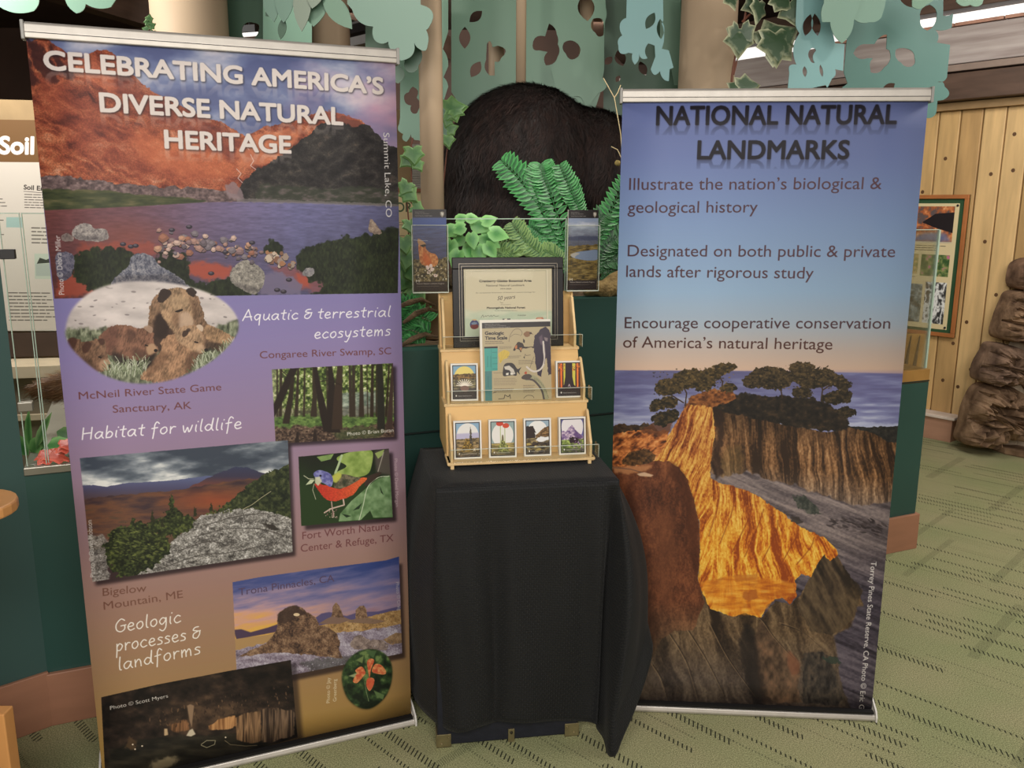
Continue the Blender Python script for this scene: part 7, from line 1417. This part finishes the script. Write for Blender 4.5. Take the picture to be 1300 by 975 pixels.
def ivyleaf(c, d, nrm, L, m, parent):
    mb = MB(); d = d.normalized(); s = d.cross(nrm).normalized(); n = s.cross(d); rim = [(0, 0), (-.15, .22), (-.12, .55), (.14, .46), (.4, .66), (.62, .34), (1.08, 0)]
    P = [(a, b_) for a, b_ in rim] + [(a, -b_) for a, b_ in rim[-2:0:-1]]; P = [((a + a2 * 0), b_) for (a, b_), (a2, _) in zip(P, P)]; vs = [c + d * (L * .3) + n * L * .04]
    for a, b_ in P: vs.append(c + d * (L * a) + s * (L * b_) - n * (L * .12 * (a * a + b_ * b_)))
    for a, b_ in P: vs.append(c + d * (L * (.3 + (a - .3) * .8)) + s * (L * b_ * .8) + n * L * .02)
    k = len(P); fs = [(0, 1 + k + i, 1 + k + (i + 1) % k) for i in range(k)] + [(1 + k + i, 1 + i, 1 + (i + 1) % k, 1 + k + (i + 1) % k) for i in range(k)]
    uv = [((0, 0), (.55, 0), (.55, 0))] * k + [((.55, 0), (1, 0), (1, 0), (.55, 0))] * k; mb.add(vs, fs, uv); return obj('leaf', mb, m, parent, smooth=False)
def ivy(label, stems, leaves, Y, m, root, sr=.005, group=None):
    t = thing('ivy_vine', label, 'vine', atY(*root, Y), group)
    for P in stems: obj('stem', MB().tube([catmull([V3(q) for q in pts(P, Y)], k / 8 * (len(P) - 1)) for k in range(9)], sr, 6), stemm, t)
    for px, py, dx, dy, Lp, tilt in leaves:
        c = atY(px, py, Y - .02); ivyleaf(c, RT * dx - UP * dy, V3((tilt, -1, .2)).normalized(), Lp * Y / F_PX, m, t)
    return t
ivy('variegated ivy vine climbing the widest beige column', [((928, 112), (930, 90), (934, 70), (938, 60), (944, 32), (950, -5)), ((931, 95), (936, 75), (940, 68), (942, 60)), ((942, 28), (952, 18), (962, 8)), ((946, 56), (960, 53), (970, 48)), ((950, -5), (975, -3), (990, 4), (1008, 16))],
    [(939, 40, -.02, 1, 30, .1), (938, 36, -.5, .8, 20, .6), (941, 36, .6, .8, 22, -.5), (984, 42, .1, 1, 38, .2), (972, 60, .95, -.6, 46, -.1), (964, 2, -.05, 1, 26, .9), (960, 4, -.7, .3, 18, .3), (1002, 4, .3, 1, 26, -.3), (985, -4, .8, .6, 24, .2), (938, 112, .9, -.15, 26, .2), (936, 113, -.6, -.4, 14, .2), (925, -8, .5, 1, 20, .5)], 3.9, IVY, (930, 110))
ivy('green ivy vine hanging at the slim beige post beside the collage banner', [((524, 175), (520, 200), (524, 225), (516, 250), (520, 300), (512, 340), (516, 390)), ((516, 250), (526, 262), (528, 272))],
    [(524, 188, .1, .9, 22, .2), (520, 200, -.6, .6, 16, .2), (528, 205, .5, .8, 14, .3), (518, 232, -.4, .7, 18, .1), (514, 242, .8, .7, 20, .1), (524, 262, .8, .3, 16, .3), (520, 280, .2, 1, 18, .2), (512, 302, .2, 1, 22, .2), (520, 318, -.2, 1, 26, .1), (514, 335, .4, .9, 26, -.2), (518, 352, -.5, .8, 22, .4), (524, 366, .5, .6, 24, .2), (510, 372, .6, .5, 24, .1), (528, 380, -.2, .8, 22, .1), (512, 386, -.1, .9, 20, .3)], 3.3, IVYG, (516, 390), .003)
ivy('small green ivy sprig between the slim beige post and the bear', [((568, 130), (566, 145), (570, 170), (567, 195), (562, 260), (572, 330))], [(566, 140, 1, -.2, 26, .2), (574, 138, .9, .4, 16, .4), (568, 165, .8, -.3, 14, .3), (567, 172, .2, 1, 16, .1), (570, 150, -.3, .8, 12, .3)], 3.75, IVYG, (567, 195), .003)
ivy('tiny green sprig above the collage banner beside the thick beige column', [((200, 900), (193, 300), (191, 60), (190, 45), (189, 26)),], [(189, 30, -.3, -.9, 9, .1), (190, 34, .7, -.4, 8, .1), (188, 38, -.8, -.3, 8, .3), (191, 42, .6, .3, 9, .1), (190, 48, -.5, .4, 9, .1), (189, 26, .1, -1, 8, .1)], 3.9, IVYG, (191, 60), .003)
# dry weed stalk by the blue banner
wd_ = thing('dry_weed', 'thin pale dry weed stalk in front of the bear, by the blue banner', 'plant', atY(795, 260, 3.55)); dry = mat('straw', (186, 170, 130), .7)
for P in (((790, 372), (792, 250), (791, 210), (788, 170), (780, 124), (766, 99)), ((780, 124), (784, 118), (788, 108)), ((791, 205), (784, 190), (776, 186)), ((793, 240), (796, 222), (790, 205))): obj('stalk', MB().tube(pts(P, 3.55), .002, 5), dry, wd_)
obj('seed_head', MB().ball(atY(784, 207, 3.55), .012, 8, 6), mat('seed', (132, 116, 66), .8, .4, 60), wd_)
# greens and fallen maple leaves in the left case
lg = thing('leafy_greens', 'clump of green leaves on the floor of the left case', 'plant', onP(60, 575, .1))
for px, py, dx, dy, L in ((40, 575, -.2, -1, 60), (46, 570, .3, -1, 50), (36, 578, -.7, -.8, 40), (60, 566, 1, -.1, 34), (66, 556, .6, .5, 32), (72, 548, .9, .3, 30), (54, 556, -.5, .6, 30), (48, 548, .3, 1, 26), (82, 560, .8, .2, 30), (56, 574, .9, .25, 34), (78, 572, .6, -.5, 28), (50, 576, .1, -1, 34)):
    mb = MB(); leafblade(mb, onP(px, py, .12 + rnd.uniform(0, .08)), RT * dx - UP * dy, V3((rnd.uniform(-.3, .3), -1, .5)), L * 2.7 / F_PX, (6 if abs(dy) > .8 else 11) * 2.7 / F_PX, .2); obj('leaf', mb, POTH if rnd.random() < .5 else IVYG, lg, smooth=True)
for i, (px, py, a) in enumerate(((76, 566, .2), (88, 572, 1.2), (62, 578, 2.5), (52, 584, .3), (82, 580, 3.9), (92, 564, 5))):
    t_ = thing('maple_leaf', ('pink-red maple leaf nearest the leafy greens, under the fox tail', 'coral maple leaf at the very edge of the collage banner in the case', 'orange-red maple leaf at the front of the case ledge', 'small orange maple leaf closest to the steel pane clip', 'coral maple leaf in front of the others by the banner', 'red maple leaf half hidden behind the collage banner')[i], 'leaf', onP(px, py, .05), 'fallen red maple leaves in the left case'); c = onP(px, py, .04); c.z = max(c.z, .885); ivyleaf(c, V3((math.cos(a), math.sin(a), .1)), V3((.1, -.5, 1)).normalized(), .06, RED, t_)

# ---------------------------------------------------------------- beige posts
post = mat('beige_post', (178, 156, 130), .55, .06, 1.2, bump=.0, spec=.3)
def column(x0, x1, y, Y, z0, z1, lab, n=32):
    a, b_ = atY(x0, y, Y), atY(x1, y, Y); r = (b_ - a).length / 2 * .99; c = (a + b_) / 2; t = thing('round_column' if r > .05 else 'round_post', lab, 'column', (c.x, c.y, z0)); obj('shaft', MB().tube([(c.x, c.y, z0), (c.x, c.y, z1)], r, n), post, t, smooth=True); t.children[0].data.polygons.foreach_set('use_smooth', [len(p.vertices) == 4 for p in t.children[0].data.polygons]); return t
column(192, 287, 5, 4.45, 0, 3.3, 'thick beige column above the word Celebrating on the collage banner')
column(393, 444, 40, 4.9, 0, 3.3, 'medium beige column partly behind the light sage leaf cluster')
column(533, 563, 180, 3.4, 1.14, 3.3, 'slim beige post between the collage banner and the bear')
column(863, 934, 60, 4.35, 0, 3.3, 'wide beige column behind the blue banner, with variegated ivy')
dp = column(655, 668, 60, 4.05, atY(661, 106, 4.05).z, 3.3, 'thin beige pipe ending above the bear’s back', 16)
column(736, 754, 5, 4.8, 1.3, 3.3, 'beige post showing through the holes of the largest sage sheet'); column(620, 640, 70, 4.8, 1.3, 3.3, 'beige post showing through the split leaf hole near the pipe')

# ---------------------------------------------------------------- cut-metal leaf sheets
def paint(name, c): return mat(name, c, .42, .05, 1.5, spec=.45, bump=.0)
SAGE, SAGEL, MINT, DGR, TURQ, TEAL, GREY = paint('sage_paint', (106, 140, 118)), paint('sage_light_paint', (112, 144, 128)), paint('mint_paint', (146, 188, 164)), paint('dark_sage_paint', (70, 100, 80)), paint('turquoise_paint', (118, 160, 160)), paint('teal_paint', (74, 116, 107)), paint('grey_sage_paint', (130, 144, 128))
def sheet(lab, Y, m, outline, holes=(), slant=0., n=7, thick=.004):
    pn = V3((slant, -1, 0)).normalized(); cx = sum(p[0] for p in outline) / len(outline); P0 = atY(cx, 60, Y)
    t = cutout('leaf_sheet', [lobes(out(outline), n)] + [h if len(h) > 6 else lobes(h, n) for h in holes], lambda a, b_: atP(a, b_, P0, pn), thick, m)
    t['label'] = lab; t['category'] = 'leaf sheet'; t['group'] = 'cut-metal foliage sheets'; return t
H = lambda x0, y0, x1, y1, w=.42: leafpath(x0, y0, x1, y1, w, 8)
sheet('mint leaf-edged sheet in the top corner above the soil exhibit', 3.7, MINT, [(-60, -80), (-60, 10, .1), (0, 9, .12), (43, 14, .22), (46, -10), (82, -10, .15), (97, 17, .2), (109, 5, .12), (141, 9, .2), (140, -80)])
sheet('dark green sheet with a rounded hole beside the thick beige column', 4.7, DGR, [(285, -60), (285, 110), (334, 110), (334, -60)], [lobes([(309, 47, .1), (308, 34, .2), (322, 29, .1), (329, 32, .1), (326, 45, .3)], 5)])
sheet('pale mint sheet between the dark green sheet and the medium column', 4.6, MINT, [(334, -60), (334, 110), (396, 110), (396, -60)])
sheet('pale mint sheet hanging behind the slim post, with a leaf cluster hole', 3.9, MINT, [(508, -60), (508, 149), (507, 157, .3), (512, 170, .3), (516, 180, .1), (522, 168, .3), (531, 178), (545, 182), (562, 176, .2), (569, 160, .3), (562, 132), (569, 110, .1), (563, 98), (569, 84, .1), (562, 62), (569, 40), (569, -60)], [lobes([(513, 126, .25), (519, 117, .1), (524, 110, .3), (529, 124, .2), (531, 140, .3), (524, 144, .2), (522, 134, .2)], 4)])
sheet('dark leaf-shaped sheet tip under the big sage cluster', 3.25, DGR, [(512, -60), (512, 60, .15), (514, 78, .2), (519, 92, .25), (531, 84, .2), (530, 56), (530, -60)])
sheet('medium green sheet behind the big sage cluster, at the end of the collage banner', 3.4, SAGE, [(464, -60), (464, 70), (500, 95, .3), (506, 106, .3), (508, 84), (508, -60)])
sheet('big sage leaf cluster over the end of the collage banner', 3.15, SAGEL, [(440, -60), (441, 5), (447, 12, .18), (474, 34, .1), (475, 50, .22), (493, 53, .1), (497, 64, .2), (510, 77, .25), (526, 54, .1), (532, 62, .45), (543, 57, .1), (541, 38, .1), (545, 34, .35), (534, 6), (533, -60)])
t = thing('leaf_sheet', 'light sage leaf cluster in front of the medium beige column', 'leaf sheet', atY(395, 0, 3.2), 'cut-metal foliage sheets')
for x0, y0, x1, y1, w_, m, dy in ((362, -30, 360, 29, .3, SAGEL, 0), (352, 8, 337, 20, .5, DGR, .02), (360, 22, 356, 50, .28, DGR, .02), (384, -30, 383, 40, .24, GREY, -.03), (400, -25, 398, 34, .42, SAGE, .01), (408, -12, 447, 37, .3, SAGE, -.01), (404, -30, 396, 11, .4, GREY, -.04), (340, -20, 348, 28, .3, SAGEL, .01)):
    obj('leaf', MB().prism([atY(a, b_, 3.2 + dy) for a, b_ in leafpath(x0, y0, x1, y1, w_, 8)], (0, .004, 0)), m, t)
sheet('largest sage sheet behind the bear, pierced by leaf shapes', 4.56, SAGE, [(573, -60), (573, 117), (578, 124, -.2), (574, 134), (578, 150, .1), (585, 160), (590, 180), (700, 230), (745, 200), (752, 150), (762, 118), (767, 88), (767, 46), (768, 27, .1), (769, 10), (766, -60)],
      [H(596, 28, 612, 14, .42), H(590, 62, 590, 34, .38), H(598, 98, 610, 78, .42), lobes([(617, 76), (618, 56, .1), (622, 52, .1), (625, 60), (632, 58, .5), (636, 74, .3), (628, 78), (628, 96), (622, 96, .2)], 5), lobes([(697, 30, .15), (707, 44, .1), (708, 56, .15), (708, 72, .2), (693, 83, .2), (695, 66), (684, 64, .3), (676, 58, .3), (692, 46)], 5), lobes([(716, 54, .15), (730, 53, .25), (734, 72, .35), (718, 68, .2)], 5), H(746, 27, 742, -8, .45), lobes([(753, 24, .1), (764, 24, .1), (766, 45, .3), (756, 42, .25)], 5), H(604, 131, 622, 122, .4)])
sheet('rounded sage sheet scalloped below, low over the bear’s back', 4.552, SAGE, [(700, 90), (704, 108, .25), (712, 118), (724, 126, -.2), (738, 124), (744, 136, .2), (752, 128), (760, 118, .4), (764, 98, .35), (752, 92), (730, 88)])
sheet('dark green sheet beyond the turquoise leaf sheet', 4.75, DGR, [(766, -60), (766, 170), (870, 170), (870, -60)], [H(768, 82, 777, 72, .5), H(784, 64, 791, 84, .5), H(782, 104, 787, 96, .5), H(812, 78, 820, 96, .4)])
sheet('sage sheet beside the wide beige column, behind the turquoise one', 4.6, SAGE, [(838, -60), (838, 64), (850, 66), (852, 86), (856, 108), (864, 108), (864, -60)])
sheet('turquoise leaf sheet above the near end of the blue banner', 4.0, TURQ, [(797, -60), (795, 23, .15), (787, 31, .1), (790, 45, .2), (785, 58, .4), (798, 67), (803, 68, .15), (806, 82, .15), (811, 68, .3), (822, 74, -.2), (823, 55), (831, 58), (832, 72), (826, 88, .5), (838, 90, .1), (843, 101, .1), (849, 103), (850, 88), (855, 86), (849, 64), (840, 62, .1), (840, 30), (842, 26), (841, -60)], [H(820, 37, 831, 16, .36), H(839, 50, 838, 24, .28)])
sheet('tall turquoise leaf sheet beside the variegated ivy', 3.85, TURQ, [(1014, -60), (1010, 28, .1), (1015, 42), (1009, 53, .1), (1011, 82, .4), (1002, 92), (1000, 112), (1030, 112), (1048, 108), (1050, 112), (1056, 100, .2), (1060, 88), (1070, 90), (1072, 56), (1060, 55), (1054, 28), (1052, -60)], [H(1022, 46, 1029, 18, .32), H(1038, 46, 1034, 17, .3), lobes([(1029, 62, .3), (1036, 64, -.2), (1034, 80, .2), (1028, 76, .2)], 4), H(1022, 98, 1021, 84, .3), H(1044, 98, 1041, 82, .2)])
sheet('broad teal sheet with leaf holes above the far end of the blue banner', 4.1, TEAL, [(1064, -60), (1066, 20), (1075, 50), (1071, 92), (1076, 106), (1062, 116), (1062, 150), (1180, 150, .2), (1189, 138), (1190, 128), (1197, 127, .4), (1199, 110, .3), (1190, 104, .2), (1202, 98), (1206, 57), (1189, 54, .2), (1187, 38, .1), (1208, 35), (1210, 17, -.1), (1197, 20), (1198, -60)],
      [lobes([(1110, 56, .1), (1123, 44), (1126, 44), (1125, 62), (1129, 64, .2), (1122, 86, .2), (1105, 92), (1104, 82, .1), (1108, 74), (1101, 74, .2), (1083, 68, .2), (1102, 56)], 5), lobes([(1137, 63, .1), (1152, 62, .2), (1161, 74, .2), (1158, 84, .2), (1144, 80, .2)], 5), lobes([(1120, 113, .2), (1136, 106), (1134, 113)], 5), lobes([(1168, 24, .25), (1180, 6, .2), (1189, 22, .15), (1177, 39, .2)], 5), H(1140, -5, 1166, 9, .3)])
t = thing('leaf_sheet', 'pale sage leaf pair over the teal sheet', 'leaf sheet', atY(1090, 0, 3.7), 'cut-metal foliage sheets')
for o_, dy in (([(1046, -60), (1046, 4, .1), (1044, 28), (1054, 28, .12), (1069, 55, .12), (1084, 26, .1), (1090, -60)], 0), ([(1080, -60), (1084, 24, .15), (1104, 28, .15), (1119, 22, .1), (1117, -60)], .02), ([(1158, 8, .25), (1176, 6, .1), (1189, -6), (1158, -30)], .03), ([(1214, 2, .2), (1232, 6, .2), (1247, 5, .1), (1246, -30), (1214, -30)], .05)):
    obj('leaf', MB().prism([atY(a, b_, 3.7 + dy) for a, b_ in lobes(out(o_), 7)], (0, .004, 0)), SAGEL if dy < .025 else SAGE, t)

# ---------------------------------------------------------------- wall air conditioner and poster glimpsed beside the slim post
ac = thing('wall_aircon', 'white louvred wall unit seen between the collage banner and the slim post', 'air conditioner', atY(515, 240, 5.0))
wh = mat('appliance_white', (206, 200, 190), .5, .05); a = atY(492, 241, 5.); b_ = atY(545, 241, 5.); top = atY(510, 182, 5.).z
obj('housing', MB().bbox(a.x, 5.03, a.z, b_.x, 5.3, top), wh, ac, bevel=.008)
for k in range(15): z = a.z + .02 + k * .0125; obj('louvre', MB().prism([(a.x + .01, 5.03, z), (a.x + .01, 5.015, z - .003), (a.x + .01, 5.015, z + .001), (a.x + .01, 5.03, z + .005)], (b_.x - a.x - .03, 0, 0)), wh, ac)
obj('control_panel', MB().bbox(a.x + .03, 5.02, top - .06, a.x + .12, 5.035, top - .02), mat('control_grey', (96, 92, 88), .5), ac)
for k in range(4): obj('grille_bar', MB().bbox(a.x + .035 + k * .02, 5.012, top - .058, a.x + .045 + k * .02, 5.02, top - .022), wh, ac)
fl = thing('flower_board', 'cream flower information board behind the ivy and slim post', 'poster', atY(515, 400, 4.9))
f0, f1 = atY(488, 405, 4.9), atY(556, 405, 4.9); ft = atY(515, 244, 4.9).z
obj('board', MB().bbox(f0.x, 4.905, f0.z, f1.x, 4.93, ft), mat('cream_board', (222, 200, 150), .6), fl); obj('print', MB().quad((f0.x, 4.903, f0.z), (f1.x - .08, 4.903, f0.z), (f1.x - .08, 4.903, ft), (f0.x, 4.903, ft)), print_mat('flower_board', art_floral(), .5), fl)
obj('top_rail', MB().bbox(f0.x, 4.89, ft, f1.x, 4.94, ft + .02), mat('rail_brown', (140, 84, 50), .5), fl); obj('stand', MB().bbox(f0.x + .02, 4.91, 0, f0.x + .08, 4.95, f0.z), bk, fl)
obj('bracket', MB().bbox(a.x + .05, 5.05, 0, a.x + .12, 5.15, a.z), wh, ac)
